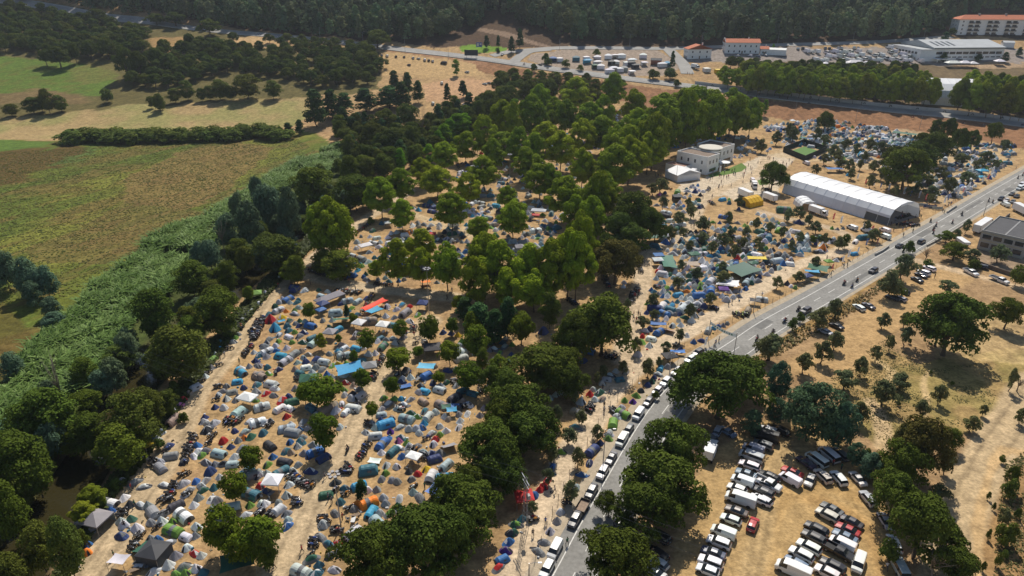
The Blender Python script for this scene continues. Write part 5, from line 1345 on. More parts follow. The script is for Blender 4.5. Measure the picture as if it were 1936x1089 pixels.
cars('L', """525 605 sedan g 130 75;490 650 suv c 140 75;665 695 sedan d 140 75;410 752 suv k 140 75;640 755 sedan r 140 70;390 815 suv d 150 80;620 805 sedan b 140 70;355 885 suv w 150 80;600 865 van w 140 70;300 940 suv w 150 80;530 1022 suv k 150 80;
265 1005 estate b 150 85;490 1075 suv w 150 80;335 262 sedan p 120 85;590 200 estate g 100 90;235 332 sedan r 130 60;220 390 van w 140 80;365 395 hatch c 40 -80;460 365 suv c 95 95;575 380 suv w 110 130;715 380 sedan w 80 90;
790 530 suv s 90 110;915 690 sedan s 75 125;980 855 estate w 60 135;80 368 hatch k 110 60;20 538 hatch w 110 60;720 1005 van w 45 -140;150 30 suv k 120 60;60 50 suv w 140 60""", LOT)
car('K', 1790, 718, 'hatch', 'r', 45, -110, 2, group=LOT, label="bright red hatchback parked alone in the earth car park", flip=True)
car('K', 1700, 540, 'longvan', 'w', 245, 85, 2, group=LOT, label="long white high-roofed van in the first row of the earth car park")
car('L', 240, 1060, 'longvan', 'w', 200, 90, 2, group=LOT, label="long white van at the near end of the second car park row")
car('L', 415, 245, 'minibus', 'w', 130, 95, 2, group=LOT, label="white minibus beside a dark purple saloon in the car park arc", flip=False)
car('L', 505, 210, 'minibus', 'w', 130, 110, 2, group=LOT, label="white minibus beside a grey estate in the car park arc")
car('L', 1015, 1035, 'minibus', 's', 80, 150, 2, group=LOT, label="silver minibus parked beneath the oaks at the car park's edge")
car('K', 1880, 75, 'longvan', 'k', 160, 45, 2, group=LOT, label="large black van at the head of the first car park row")
def roadside(s):
    for it in s.split(';'):
        reg_, x, y, k, c = it.split()[:5]
        px, py = Zp(reg_, float(x), float(y)); q = P(px, py).to_2d()
        i = min(range(len(RC) - 1), key=lambda i: (RC[i] - q).length); d = RC[i + 1] - RC[i]
        o = car(reg_, float(x), float(y) + 8, k, c, 10, 10, 2, group=RS)
        nn = Vector((d.y, -d.x)).normalized(); off = (o.location.to_2d() - RC[i]).dot(nn)
        sh = min(off, -4.15) - off
        o.location.x += nn.x * sh; o.location.y += nn.y * sh; o.location.z = .03
        o.rotation_euler.z = math.atan2(d.y, d.x) + math.pi + (math.pi if 'f' in it.split()[5:] else 0)
roadside("""K 285 1040 suv w;K 345 895 van w;K 497 680 suv d;K 613 470 suv d;K 697 330 suv w;K 757 222 sedan g;K 838 95 van w;K 893 20 estate g;G 960 945 van w;G 1045 855 hatch g;G 1098 770 hatch w;G 1158 707 suv w;G 1238 628 estate w;G 1335 535 estate w;G 1390 490 suv k""")
cars('Q', "1022 755 sedan k 90 -50 f;1183 726 suv d 90 -50 f;830 940 suv d 90 -50", "cars driving on the main road")
cars('S', "335 190 suv d 90 -50", "cars driving on the main road")
FLD = "cars parked on the rough field"
cars('S', "725 165 estate w 90 55;795 152 sedan g 90 50;1020 98 estate s 100 40;970 92 sedan d 100 40;480 343 sedan s 95 45;560 300 sedan k 95 45;1060 48 hatch k 80 60", FLD)
cars('Q', "1200 955 suv w 100 40;1240 925 suv w 100 40;1180 972 sedan k 100 40;1150 1005 sedan d 100 50;1620 912 suv d 130 30;1845 375 sedan d 70 -40;1765 412 suv k 60 -40;1805 422 sedan w 60 -40;1850 432 hatch g 60 -40;1880 392 hatch k 70 -40;1925 330 van w 70 -40;1915 310 van w 70 -40;1900 335 van w 70 -40", FLD, 1)
FARP = "vehicles in the far earth car parks"
cars('B', """935 402 hatch b 20 30;975 408 van w 25 28;1040 412 suv d 15 25;1100 414 hatch g 15 25;1165 422 suv w 25 28;1205 427 hatch w 25 10;1250 437 van w 20 28;1280 441 suv d 20 25;1308 446 suv w 25 30;1135 473 hatch d 25 10;1375 607 van w 15 28;1390 462 longvan k 60 8;
1690 612 sedan w 40 10;1720 606 sedan d 40 10;1780 590 sedan w 40 10;1815 607 van w 15 20;1820 570 suv k 40 5;1310 757 van w 15 25;1495 797 sedan s 40 15;1545 762 suv w 40 10;1470 735 hatch w 30 10;1305 845 van w 10 30;1520 780 suv k 40 10;1560 525 hatch w 30 6;35 249 hatch w 60 15;90 253 suv d 60 15;180 262 hatch w 60 15;1820 396 van w 20 -20;340 378 hatch w 30 10;420 290 van w 30 10""", FARP, 1)
cars('C', "235 472 sedan k 60 20;1835 406 hatch w 30 10;1885 404 hatch s 30 10;1680 406 hatch w 30 10;1770 406 van w 30 10", FARP, 1)
cars('Q', "340 150 van w 60 25;1795 455 van w 40 20", FARP, 1)
YARD = "white vans and motorhomes in the far yard"
for i, (x, y) in enumerate([(280, 355), (315, 355), (510, 353), (575, 352), (600, 352), (690, 350), (720, 350), (480, 352)]):
    car('D', x, y, ['hatch', 'suv', 'sedan', 'hatch'][i % 4], 'wdkwwwsb'[i], 5, 20, 1, group=YARD)
for i, (x, y) in enumerate([(340, 378), (375, 380), (420, 382), (490, 386), (545, 380), (585, 385), (620, 385), (660, 380), (720, 378), (800, 380), (950, 350), (955, 382), (500, 415), (540, 416), (575, 414), (610, 412), (660, 410), (700, 410),
                         (740, 405), (850, 408), (890, 410), (985, 410), (1040, 400), (1090, 416), (405, 440), (450, 446), (480, 445), (600, 442), (640, 445), (680, 445), (720, 445), (760, 435), (790, 430), (825, 440), (870, 445), (920, 425), (1050, 425), (1095, 445),
                         (1175, 450), (1455, 444), (1130, 420), (880, 395), (980, 380), (1010, 440), (960, 440), (1060, 445)]):
    car('D', x, y, ['longvan', 'van', 'longvan', 'minibus'][i % 4], 'wwwwwswww'[i % 9], [30, 40, 25][i % 3], 18, 1, group=YARD)
# open trailer parked behind the dark suv
def small_things():
    q = PZ('K', 560, 588).to_2d(); i = min(range(len(RC) - 1), key=lambda i: (RC[i] - q).length); d = RC[i + 1] - RC[i]; nn = Vector((d.y, -d.x)).normalized()
    q = RC[i] - nn * 4.1; a = math.atan2(d.y, d.x)
    e = empty("cargo_trailer", (q.x, q.y, .03), a)
    b = MB(); b.box((0, 0, .62), (3.4, 1.9, .08)); 
    for sy in (-1, 1): b.box((0, sy * .92, .90), (3.4, .05, .46))
    for sx in (-1, 1): b.box((sx * 1.68, 0, .90), (.05, 1.79, .46))
    b.box((2.2, 0, .5), (1.1, .1, .1)); b.build("bed", mat("trailer_steel", (.06, .058, .055), rough=.6, metal=.3), e)
    f = MB(); f.box((0, 0, .675), (3.2, 1.75, .02)); f.build("floor_boards", mat("trailer_boards", (.30, .22, .16), rough=.9, nscale=2), e)
    for sy in (-1, 1): link("wheel", TYRE_ME, e, loc=(0, sy * 1.0, .33))
    tag(e, "open dark cargo trailer parked between two dark suvs on the road edge", "trailer", RS)
small_things()
def pickup(reg_, x, y, c, dx, dy, label, flat=False, group=FLD):
    px, py = Zp(reg_, x, y); p = P(px, py); a, b = P(px - dx * .1, py - dy * .1), P(px + dx * .1, py + dy * .1)
    p.z += .03
    st = [(2.55, .78, .84, .9, 0, 0), (2.4, 1.0, 1.06, .9, 0, 0), (1.5, 1.08, 1.15, .9, 1, 1), (.9, 1.1, 1.7, .76, 1, 0), (-.35, 1.12, 1.72, .76, 1, 1), (-.55, 1.1, 1.16, .9, 0, 0)]
    m, g = car_shell(st, 1.86)
    m.box((-1.65, 0, .62), (2.2, 1.8, .3)) if not flat else m.box((-1.9, 0, .78), (2.9, 2.0, .12), 0, 1)
    for sy in (-1, 1): m.box((-1.65 if not flat else -1.9, sy * (.89 if not flat else .98), .98), (2.2 if not flat else 2.9, .07, .40 if not flat else .34))
    m.box((-2.72 if not flat else -3.32, 0, .95), (.07, 1.8, .42))
    o = m.build("pickup_truck", [PAINT, TRIM], loc=p, rz=math.atan2(b.y - a.y, b.x - a.x), color=CC[c][0])
    g.build("windows", GLASS, o)
    f = MB(); f.box((-1.65, 0, .79), (2.1, 1.66, .02)); f.build("load_bed", TRIM, o)
    for sx in (1.65, -1.7):
        for sy in (-1, 1): link("rim", RIM_ME, link("wheel", TYRE_ME, o, loc=(sx, sy * .83, .33)))
    for sy in (-1, 1): link("headlight", CARME['suv'][2], o, loc=(2.38, sy * .62, .84))
    tag(o, label, "pickup", group)
pickup('Q', 1545, 962, 'w', 90, 45, "white double-cab pickup truck on the yard track")
pickup('Q', 1760, 1020, 'w', 100, 40, "white flatbed lorry with an empty dark bed on the yard track", True)
pickup('L', 572, 925, 'k', 150, 85, "dark green-black pickup truck in the second car park row", group=LOT)
pickup('L', 60, 428, 'w', 120, 60, "white pickup truck between black cars in the car park", group=LOT)

# ---------------- motorcycles and people ----------------
BIKEP = mat("bike_paint", objcol=True, rough=.35, spec=.5, coat=.3)
def moto_meshes():
    w = MB(); w.lathe([(.20, -.06), (.29, -.065), (.315, 0), (.29, .065), (.20, .06)], 12, axis='y')
    w.lathe([(.02, -.05), (.04, -.05), (.04, .05), (.02, .05)], 6, axis='y', mi=1)
    for k in range(5):
        a = 2 * math.pi * k / 5; w.tube([(.03 * math.cos(a), 0, .03 * math.sin(a)), (.22 * math.cos(a), 0, .22 * math.sin(a))], .016, 4, 1)
    wheel = w.mesh("moto_wheel", [TYRE, RIM])
    f = MB()                                        # frame, engine, forks, bars, exhaust
    f.box((0, 0, .42), (.52, .34, .36), 0, 0, .8)
    f.tube([(.74, .09, .31), (.52, .09, .95)], .03, 6); f.tube([(.74, -.09, .31), (.52, -.09, .95)], .03, 6)
    f.tube([(.46, -.40, 1.0), (.53, -.2, 1.02), (.53, .2, 1.02), (.46, .40, 1.0)], .022, 6)
    f.tube([(-.7, .1, .31), (-.1, .12, .42)], .035, 6); f.tube([(-.7, -.1, .31), (-.1, -.12, .42)], .035, 6)
    f.tube([(.25, -.16, .35), (0, -.2, .25), (-.75, -.24, .40)], [.035, .04, .06], 7)
    f.tube([(0, .18, .35), (-.08, .34, .02)], .018, 5)
    frame = f.mesh("moto_frame", DARKP)
    t = MB()                                        # tank, nose fairing, tail as lofted hull
    sec = [(.70, .10, .78, .90), (.58, .17, .72, 1.02), (.42, .16, .68, .98), (.28, .19, .66, 1.0), (.05, .18, .66, .98), (-.12, .13, .66, .84)]
    vs = []
    for x, hw, zl, zh in sec:
        for (a, b) in ((-.7, 0), (-1, .35), (-.8, .8), (0, 1), (.8, .8), (1, .35), (.7, 0)): vs.append((x, hw * a, zl + (zh - zl) * b))
    fs = [(i * 7 + k, i * 7 + k + 1, (i + 1) * 7 + k + 1, (i + 1) * 7 + k) for i in range(5) for k in range(6)] + [tuple(range(6, -1, -1)), tuple(35 + k for k in range(7))]
    t.add(vs, [f_[::-1] for f_ in fs]); t.box((-.30, 0, .735), (.70, .16, .10), 0, 0, .9)
    tank = t.mesh("moto_tank", BIKEP)
    s = MB(); s.box((-.42, 0, .82), (.66, .28, .09), 0, 0, .85); s.box((-.62, 0, .88), (.28, .22, .05), 0, 0, .8)
    seat = s.mesh("moto_seat", mat("moto_seat_leather", (.02, .02, .022), rough=.6))
    p = MB()
    for sy in (-1, 1): p.box((-.62, sy * .34, .62), (.48, .22, .36), 0, 0, .9)
    p.box((-.92, 0, .98), (.34, .42, .30), 0, 0, .9)
    bags = p.mesh("moto_luggage", mat("luggage_black", (.035, .035, .038), rough=.5))
    l = MB(); l.lathe([(0, .05), (.07, .03), (.085, -.03), (.06, -.06)], 8, c=(0, 0, 0)); lamp = l.mesh("moto_headlight", LAMP)
    return wheel, frame, tank, seat, bags, lamp
MW, MF, MT, MS, MBAG, ML = moto_meshes()
mj = MB()
BREG = []; bikes_spec = []
BC = [((.02, .02, .022), "black")] * 6 + [((.35, .03, .03), "red"), ((.03, .07, .25), "blue"), ((.30, .31, .32), "silver"), ((.05, .05, .055), "charcoal"), ((.5, .2, .02), "orange"), ((.5, .5, .49), "white")]
def bike(p, ang, near, group, lean=True, c=None, label=None, build=False):
    cc = c or HANG_R.choice(BC)
    if lean and not build:
        bikes_spec.append((1 / mpp(p), p, ang, near, group, cc)); return
    e = empty("motorcycle", p, ang)
    if lean: e.rotation_euler = (R(HANG_R.uniform(6, 10)), 0, ang)
    link("frame", MF, e); link("tank", MT, e, color=cc[0]); link("seat", MS, e)
    for x in (.74, -.70): link("wheel", MW, e, loc=(x, 0, .315))
    if near:
        if HANG_R.random() < .45: link("luggage", MBAG, e)
        link("headlight", ML, e, loc=(.74, 0, .88))
    e["category"] = "motorcycle"; e["group"] = group
    if label: e["label"] = label
    BREG.append((e, cc[1], p))
    return e
nb = 0
def bike_row(reg_, x0, y0, x1, y1, n, group, ang=None, jit=.25):
    global nb
    a, b = PZ(reg_, x0, y0), PZ(reg_, x1, y1)
    d = (b - a); base = math.atan2(d.y, d.x) + R(70)
    for k in range(int(n)):
        t = (k + .5) / n; p = a.lerp(b, t) + Vector((HANG_R.uniform(-jit, jit), HANG_R.uniform(-jit, jit), 0))
        if in_river(p): continue
        an = (ang if ang is not None else base) + HANG_R.uniform(-.3, .3) + (math.pi if HANG_R.random() < .25 else 0)
        bike(p, an, p.y < 170, group); nb += 1
def in_river(p): return False
GRA = "motorcycles parked along the riverside track"
for q in [('I', 1430, 45, 1345, 265, 10), ('I', 1320, 335, 1385, 355, 2), ('I', 1290, 400, 1240, 545, 7), ('I', 1170, 525, 1235, 535, 2), ('I', 1210, 165, 1215, 168, 1), ('I', 1155, 228, 1110, 285, 3), ('I', 905, 605, 900, 650, 3), ('I', 1185, 645, 1190, 648, 1),
          ('I', 1140, 730, 1145, 732, 1), ('I', 1010, 790, 1030, 795, 2), ('I', 985, 850, 970, 890, 3), ('E', 1925, 230, 1850, 410, 12), ('E', 1850, 430, 1775, 525, 7), ('E', 1770, 290, 1745, 330, 3), ('E', 1685, 465, 1688, 467, 1), ('E', 1605, 585, 1608, 588, 1),
          ('E', 1525, 640, 1528, 642, 1), ('E', 1465, 705, 1490, 708, 2), ('F', 80, 235, 5, 395, 16), ('F', 40, 250, -20, 370, 9), ('N', 350, 860, 310, 900, 3)]:
    bike_row(*q, GRA)
GRB = "motorcycles parked among the tent rows"
for q in [('I', 1365, 490, 1368, 492, 1), ('I', 1540, 60, 1580, 65, 2), ('I', 1890, 625, 1920, 630, 2), ('I', 1530, 120, 1535, 122, 1), ('E', 1590, 745, 1595, 748, 1), ('E', 1610, 740, 1612, 742, 1), ('E', 1580, 840, 1583, 842, 1), ('E', 1640, 985, 1770, 990, 6), ('E', 1650, 1010, 1740, 1015, 3),
          ('J', 840, 105, 770, 235, 7), ('J', 700, 275, 680, 355, 5), ('J', 1110, 172, 1195, 165, 5), ('J', 255, 350, 430, 445, 9), ('J', 320, 515, 325, 575, 4), ('J', 20, 620, 150, 640, 6), ('J', 570, 460, 610, 472, 2), ('J', 670, 485, 674, 487, 1), ('J', 490, 650, 540, 725, 5), ('J', 690, 595, 694, 598, 1),
          ('J', 600, 735, 615, 775, 3), ('J', 700, 768, 730, 770, 2), ('J', 440, 820, 430, 880, 4), ('J', 405, 940, 410, 942, 1), ('J', 90, 995, 110, 998, 1), ('J', 1250, 195, 1225, 240, 3), ('J', 1160, 430, 1190, 440, 2), ('J', 1260, 80, 1262, 82, 1), ('J', 1080, 630, 1085, 632, 1),
          ('F', 590, 40, 800, 55, 12), ('F', 600, 55, 780, 68, 9), ('F', 870, 60, 800, 205, 12), ('F', 1180, 295, 1165, 340, 3), ('F', 1185, 425, 1187, 427, 1), ('F', 1020, 665, 1150, 662, 5), ('F', 890, 640, 865, 695, 4), ('F', 770, 860, 720, 930, 5), ('F', 1050, 890, 1090, 920, 4),
          ('F', 950, 520, 900, 600, 6), ('F', 1245, 405, 1260, 440, 3), ('F', 1650, 790, 1700, 770, 4), ('F', 150, 650, 170, 640, 2), ('F', 320, 700, 325, 680, 2), ('F', 105, 1025, 120, 1028, 2), ('F', 690, 530, 640, 540, 2), ('F', 1700, 560, 1705, 620, 3), ('F', 1530, 880, 1560, 900, 3), ('F', 1040, 580, 1060, 640, 2), ('F', 1450, 690, 1500, 730, 3), ('F', 830, 1040, 850, 1000, 3)]:
    bike_row(*q, GRB)
GRC = "motorcycles parked in the shade of the oaks and planes"
for q in [('N', 870, 580, 745, 665, 12), ('N', 395, 925, 600, 985, 22), ('N', 420, 945, 580, 995, 14), ('N', 650, 985, 690, 1010, 4), ('N', 880, 1035, 1000, 1050, 8), ('N', 1480, 130, 1500, 190, 5), ('N', 1770, 450, 1680, 530, 8), ('N', 1370, 690, 1480, 740, 6), ('G', 620, 870, 590, 935, 7), ('G', 910, 55, 900, 130, 8), ('G', 940, 20, 930, 90, 6),
          ('G', 790, 900, 755, 940, 3), ('G', 1210, 440, 1250, 445, 3), ('G', 1490, 165, 1540, 180, 7), ('G', 1395, 185, 1420, 195, 3), ('G', 440, 100, 500, 150, 8), ('G', 700, 520, 800, 540, 9), ('O', 960, 880, 975, 960, 8), ('O', 1080, 1050, 1110, 1070, 4), ('O', 700, 960, 740, 1070, 12), ('O', 1475, 430, 1510, 460, 6), ('O', 1480, 330, 1455, 360, 4), ('O', 1095, 330, 1200, 345, 8),
          ('O', 1380, 415, 1400, 425, 4), ('O', 980, 790, 1030, 770, 6), ('K', 430, 545, 435, 560, 2), ('K', 180, 665, 195, 680, 3), ('K', 275, 30, 290, 60, 3), ('Q', 1090, 480, 1160, 530, 9), ('Q', 1100, 615, 1165, 605, 7), ('Q', 990, 600, 1120, 600, 14), ('Q', 1000, 560, 1100, 530, 9), ('Q', 20, 340, 80, 350, 6), ('Q', 190, 890, 250, 870, 5), ('Q', 60, 910, 130, 920, 5), ('Q', 390, 800, 420, 810, 3)]:
    bike_row(*q, GRC)
lime = ((.35, .45, .02), "lime yellow")
a_, b_ = PZ('G', 1650, 215), PZ('G', 1750, 222)
for k in range(8):
    p = a_.lerp(b_, k / 7) + Vector((0, HANG_R.uniform(-1.2, 1.0), 0)); bike(p, R(100) + HANG_R.uniform(-.2, .2), True, "lime and black sport motorcycles by the pale track", c=lime if k % 3 else None)
for q in [('C', 1450, 655, 1480, 655, 2), ('Q', 1560, 520, 1570, 530, 1)]: pass

# people: one continuous skinned body per pose, clothing by material, hair as a child
SKIN = mat("skin", (0.42, 0.24, 0.16), rough=.6)
CLOTH = mat("cloth", objcol=True, rough=.85)
TROU = mat("dark_cloth", (0.035, 0.04, 0.06), rough=.9)
HAIR = mat("hair", (0.03, 0.02, 0.015), rough=.8)
def body_mesh(name, J, E, bare_arm=True, shorts=False):
    me = bpy.data.meshes.new(name + "_skel"); names = list(J); ix = {n: i for i, n in enumerate(names)}
    me.from_pydata([J[n][0] for n in names], [(ix[a], ix[b]) for a, b in E], [])
    o = bpy.data.objects.new(name, me); col.objects.link(o)
    m = o.modifiers.new("skin", 'SKIN'); m.use_smooth_shade = True
    for i, n in enumerate(names):
        v = me.skin_vertices[0].data[i]; r_ = J[n][1]; v.radius = (r_, r_) if not isinstance(r_, tuple) else r_; v.use_root = n == 'pelvis'
    o.modifiers.new("sub", 'SUBSURF').levels = 1
    dg = bpy.context.evaluated_depsgraph_get()
    out = bpy.data.meshes.new_from_object(o.evaluated_get(dg)); out.name = name
    bpy.data.objects.remove(o)
    for mm in (SKIN, CLOTH, TROU): out.materials.append(mm)
    segs = [(Vector(J[a][0]), Vector(J[b][0]), a, b) for a, b in E]
    cls = []
    for pl in out.polygons:
        c = pl.center; best = 9; bn = None
        for a, b, na, nb_ in segs:
            t = max(0, min(1, (c - a).dot(b - a) / (b - a).length_squared)); d = (c - a.lerp(b, t)).length
            if d < best: best = d; bn = (na, nb_)
        k = bn[1]
        cls.append(2 if k[:3] in ('hip', 'kne') or (k[:3] in ('ank',) and not shorts) or k[:3] == 'toe' else (1 if k in ('waist', 'chest', 'base') or k[:3] == 'sho' or (k[:3] == 'elb') else 0))
    out.polygons.foreach_set("material_index", cls); out.update()
    return out
def pose(dl=(0, 0), dr=(0, 0), al=(0, 0), ar=(0, 0), sit=0.0, lean=0.0):
    """joint table; d*: foot forward/back, a*: elbow/hand forward offsets; x forward"""
    h = .92 - sit * .44; J = {}
    J['pelvis'] = ((0, 0, h), .125); J['waist'] = ((lean * .1, 0, h + .18), .12); J['chest'] = ((lean * .28, 0, h + .42), (.15, .12)); J['base'] = ((lean * .36, 0, h + .56), .06)
    J['neck'] = ((lean * .42 + .01, 0, h + .62), .055); J['head'] = ((lean * .46 + .03, 0, h + .73), (.085, .09)); J['crown'] = ((lean * .47 + .01, 0, h + .82), .06)
    for s, sd, dd, aa in ((1, 'l', dl, al), (-1, 'r', dr, ar)):
        J['hip' + sd] = ((0, s * .10, h - .05), .095)
        if sit: J['knee' + sd] = ((.42, s * .17, h - .02), .07); J['ank' + sd] = ((.40 - sit * .1, s * .17, h - .42), .045); J['toe' + sd] = ((.56, s * .18, h - .45), .035)
        else: J['knee' + sd] = ((dd[0] * .55 + .05, s * .11, .50), .068); J['ank' + sd] = ((dd[0], s * .11, .09 + dd[1]), .045); J['toe' + sd] = ((dd[0] + .17, s * .13, .04 + dd[1]), .035)
        J['sho' + sd] = ((lean * .3, s * .19, h + .50), .06); J['elb' + sd] = ((lean * .3 + aa[0] * .5 - .02, s * .26, h + .24 + aa[1] * .4), .045)
        J['wri' + sd] = ((lean * .3 + aa[0] + .04, s * .25, h + .02 + aa[1]), .033); J['hand' + sd] = ((lean * .3 + aa[0] * 1.1 + .07, s * .24, h - .06 + aa[1] * 1.15), .036)
        for fi, (fx, fy) in enumerate(((.05, .02), (.045, 0), (.03, -.02), (.01, .03))): J[f'fin{fi}{sd}'] = ((lean * .3 + aa[0] * 1.2 + .07 + fx, s * (.24 + fy), h - .13 + aa[1] * 1.2), .010)
    E = [('pelvis', 'waist'), ('waist', 'chest'), ('chest', 'base'), ('base', 'neck'), ('neck', 'head'), ('head', 'crown')]
    for sd in 'lr':
        E += [('pelvis', 'hip' + sd), ('hip' + sd, 'knee' + sd), ('knee' + sd, 'ank' + sd), ('ank' + sd, 'toe' + sd), ('chest', 'sho' + sd), ('sho' + sd, 'elb' + sd), ('elb' + sd, 'wri' + sd), ('wri' + sd, 'hand' + sd)]
        E += [('hand' + sd, f'fin{f}{sd}') for f in range(4)]
    return J, E
POSES = {'stand': pose((.02, 0), (-.04, 0)), 'walk': pose((.30, .0), (-.32, .07), (-.16, .02), (.2, .05)), 'hold': pose((.03, 0), (-.05, 0), (.30, .24), (.26, .2)), 'ride': pose(al=(.46, .24), ar=(.46, .24), sit=.0001 + .52, lean=.45), 'sit': pose(al=(.3, .12), ar=(.3, .1), sit=1.0)}
PEOPLE = {}
for nm_, (J_, E_) in POSES.items():
    bm_ = body_mesh("person_" + nm_, J_, E_)
    hx, _, hz_ = J_['head'][0]; hb = MB()
    hb.lathe([(.0, .125), (.06, .11), (.095, .06), (.10, 0), (.085, -.06)], 10, c=(hx - .02, 0, hz_ + .02))
    fb = MB()                                            # face: eyes, nose, mouth on the front of the head
    for sy in (-1, 1): fb.box((hx + .083, sy * .032, hz_ + .012), (.012, .02, .012)); fb.box((hx - .0, sy * .092, hz_), (.03, .018, .05), 0, 1)
    fb.box((hx + .095, 0, hz_ - .012), (.025, .02, .035), 0, 1); fb.box((hx + .082, 0, hz_ - .045), (.012, .045, .01), 0, 2)
    PEOPLE[nm_] = (bm_, hb.mesh("hair_cap", HAIR, True), fb.mesh("face", [TRIM, SKIN, mat("lips", (.3, .12, .1), rough=.6)]))
PCOL = [((.6, .6, .58), "white"), ((.03, .03, .035), "black"), ((.03, .03, .035), "black"), ((.2, .21, .22), "grey"), ((.4, .04, .04), "red"), ((.04, .1, .3), "blue"), ((.04, .14, .08), "green")]
PREG = []
def person(p, ps='stand', ang=None, c=None, label=None, cat="person", group=None):
    cc = c or HANG_R.choice(PCOL)
    s = HANG_R.uniform(.98, 1.08)
    o = link("person", PEOPLE[ps][0], None, p, HANG_R.uniform(0, 6.28) if ang is None else ang, s, cc[0])
    link("hair", PEOPLE[ps][1], o); link("face", PEOPLE[ps][2], o)
    o["category"] = "person"
    if group: o["group"] = group
    if label: o["label"] = label
    else: PREG.append((o, f"person in a {cc[1]} top", p, ps))
    return o
for s in """K 435 850 walk;G 705 885 walk;G 705 920 stand;J 520 365 walk;J 548 520 stand;J 572 545 stand;J 650 665 stand;J 1255 570 stand;J 1250 440 stand;E 1755 565 stand;F 600 520 stand;F 930 240 stand;F 590 530 stand;G 920 240 walk;G 940 260 walk;G 955 215 stand;G 922 215 stand;
G 1508 455 stand;G 1545 405 stand;G 1520 430 hold;G 1860 75 stand;G 1640 125 stand;G 1615 140 hold;G 960 55 stand;G 930 110 stand;K 275 80 stand;L 500 275 stand;L 535 270 stand;L 595 300 hold;L 925 1030 walk;Q 1050 680 walk;Q 1875 185 stand;Q 1280 985 stand;Q 520 970 walk;
Q 615 905 stand;Q 640 900 stand;Q 180 560 stand;Q 195 570 stand;Q 205 560 stand;Q 215 130 walk;Q 195 160 stand;Q 235 150 stand;Q 170 150 stand;Q 60 110 stand;Q 100 120 stand;O 1340 610 walk;O 1362 615 walk;O 1505 970 stand;O 1520 605 stand;O 1750 600 stand;O 1780 600 stand;
O 1870 925 walk;O 1665 230 stand;O 1725 250 stand;O 1785 195 walk;O 1660 200 stand;O 1640 210 stand;O 1650 225 hold;O 1730 230 stand;O 1775 185 stand;O 1740 200 stand;O 1580 250 stand;O 1560 245 stand;O 1600 255 stand;O 1830 145 walk;O 1850 150 walk;O 1900 75 stand;O 1480 270 stand;O 1360 540 stand;
O 1080 240 stand;O 1100 245 stand;O 1120 240 stand;O 1090 250 stand;N 1500 190 stand;N 1510 150 stand;N 1530 160 walk;N 1775 490 stand;N 1640 90 stand;N 1660 100 stand;N 630 960 stand;N 640 990 stand;N 670 1000 stand;N 590 1000 walk;N 1465 735 stand;N 180 1050 stand;N 275 1045 stand;N 415 1030 stand;
Q 1180 545 walk;Q 1140 545 stand;Q 1045 640 walk;Q 1070 625 stand;Q 1120 650 stand;Q 1350 510 stand;Q 1340 500 stand;Q 1380 460 stand;Q 1400 450 stand;Q 1020 610 stand;Q 980 640 hold;Q 960 600 stand;Q 990 570 stand;Q 1030 545 stand;Q 1060 590 stand;Q 1085 575 stand;Q 1040 520 stand;C 1330 540 stand;C 1350 540 stand;C 1070 470 stand;C 1080 478 stand;C 1315 535 walk;
S 520 180 stand;D 790 930 stand;I 840 945 stand;F 1150 650 hold""".replace('\n', '').split(';'):
    rg, x, y, ps = s.split(); person(PZ(rg, float(x), float(y) + 8), ps)
def stroll(line, n, spread, seed):
    r = random.Random(seed)
    for _ in range(n):
        q = line[r.randrange(len(line))]; person(Vector((q.x + r.uniform(-spread, spread), q.y + r.uniform(-spread, spread), 0)), r.choice(['walk', 'walk', 'stand']))
for ln_, n_, sp_ in ((tA, 10, 2.5), (tB, 9, 2.5), (tC, 8, 3), (tD, 7, 3), (tE, 9, 2.5), (tF, 14, 3)): stroll(smooth_line([P(*q).to_2d() for q in ln_[1:]], 1.0), n_, sp_, int(ln_[0][0]))
r_ = random.Random(77)
for _ in range(26): person(P(r_.uniform(1340, 1475), r_.uniform(300, 358)), r_.choice(['walk', 'stand', 'stand', 'hold']))
# riders on moving motorcycles: the bike and its rider are things of their own
def rider(reg_, x, y, toward, c=None, label=None, line=None):
    q = PZ(reg_, x, y); line = line or RC
    i = min(range(len(line) - 1), key=lambda i: (line[i] - q.to_2d()).length); d = line[i + 1] - line[i]
    a = math.atan2(d.y, d.x) + (math.pi if toward else 0)
    z = .03 if line is RC else (.4 if line is FC else 0)
    q.z = float(Hbase(q.y)) + z
    b = bike(q, a, True, "motorcycles riding on the roads", lean=False)
    c1, s1 = math.cos(a), math.sin(a)
    person(Vector((q.x - .32 * c1, q.y - .32 * s1, q.z + .22)), 'ride', a, HANG_R.choice([PCOL[1], PCOL[1], PCOL[3], PCOL[4]]), group="riders on the moving motorcycles")
    return b
for s in "G 1233 790 1;G 1822 400 1;S 180 270 1;S 92 355 1;S 280 185 1;Q 675 1060 1;Q 712 1015 0;Q 615 1040 1;Q 1050 800 0;Q 1270 640 1;Q 1250 580 0;Q 1290 610 1;Q 1410 590 0;Q 1480 530 0;Q 1705 440 0;Q 1675 430 1;Q 1925 240 1;Q 1890 262 1;Q 1270 665 1".split(';'):
    rg, x, y, t = s.split(); rider(rg, float(x), float(y), int(t))
for s in "C 290 505 1;C 735 548 0;C 815 563 1;C 1450 645 1;C 1180 605 0;C 120 478 1;C 180 490 0;D 360 765 0;D 1120 870 1;D 1490 915 0;D 1640 925 1;D 1925 925 0".split(';'):
    rg, x, y, t = s.split(); rider(rg, float(x), float(y), int(t), line=FC)
rider('J', 685, 175, True, line=TRACKS["camp_track"][0])
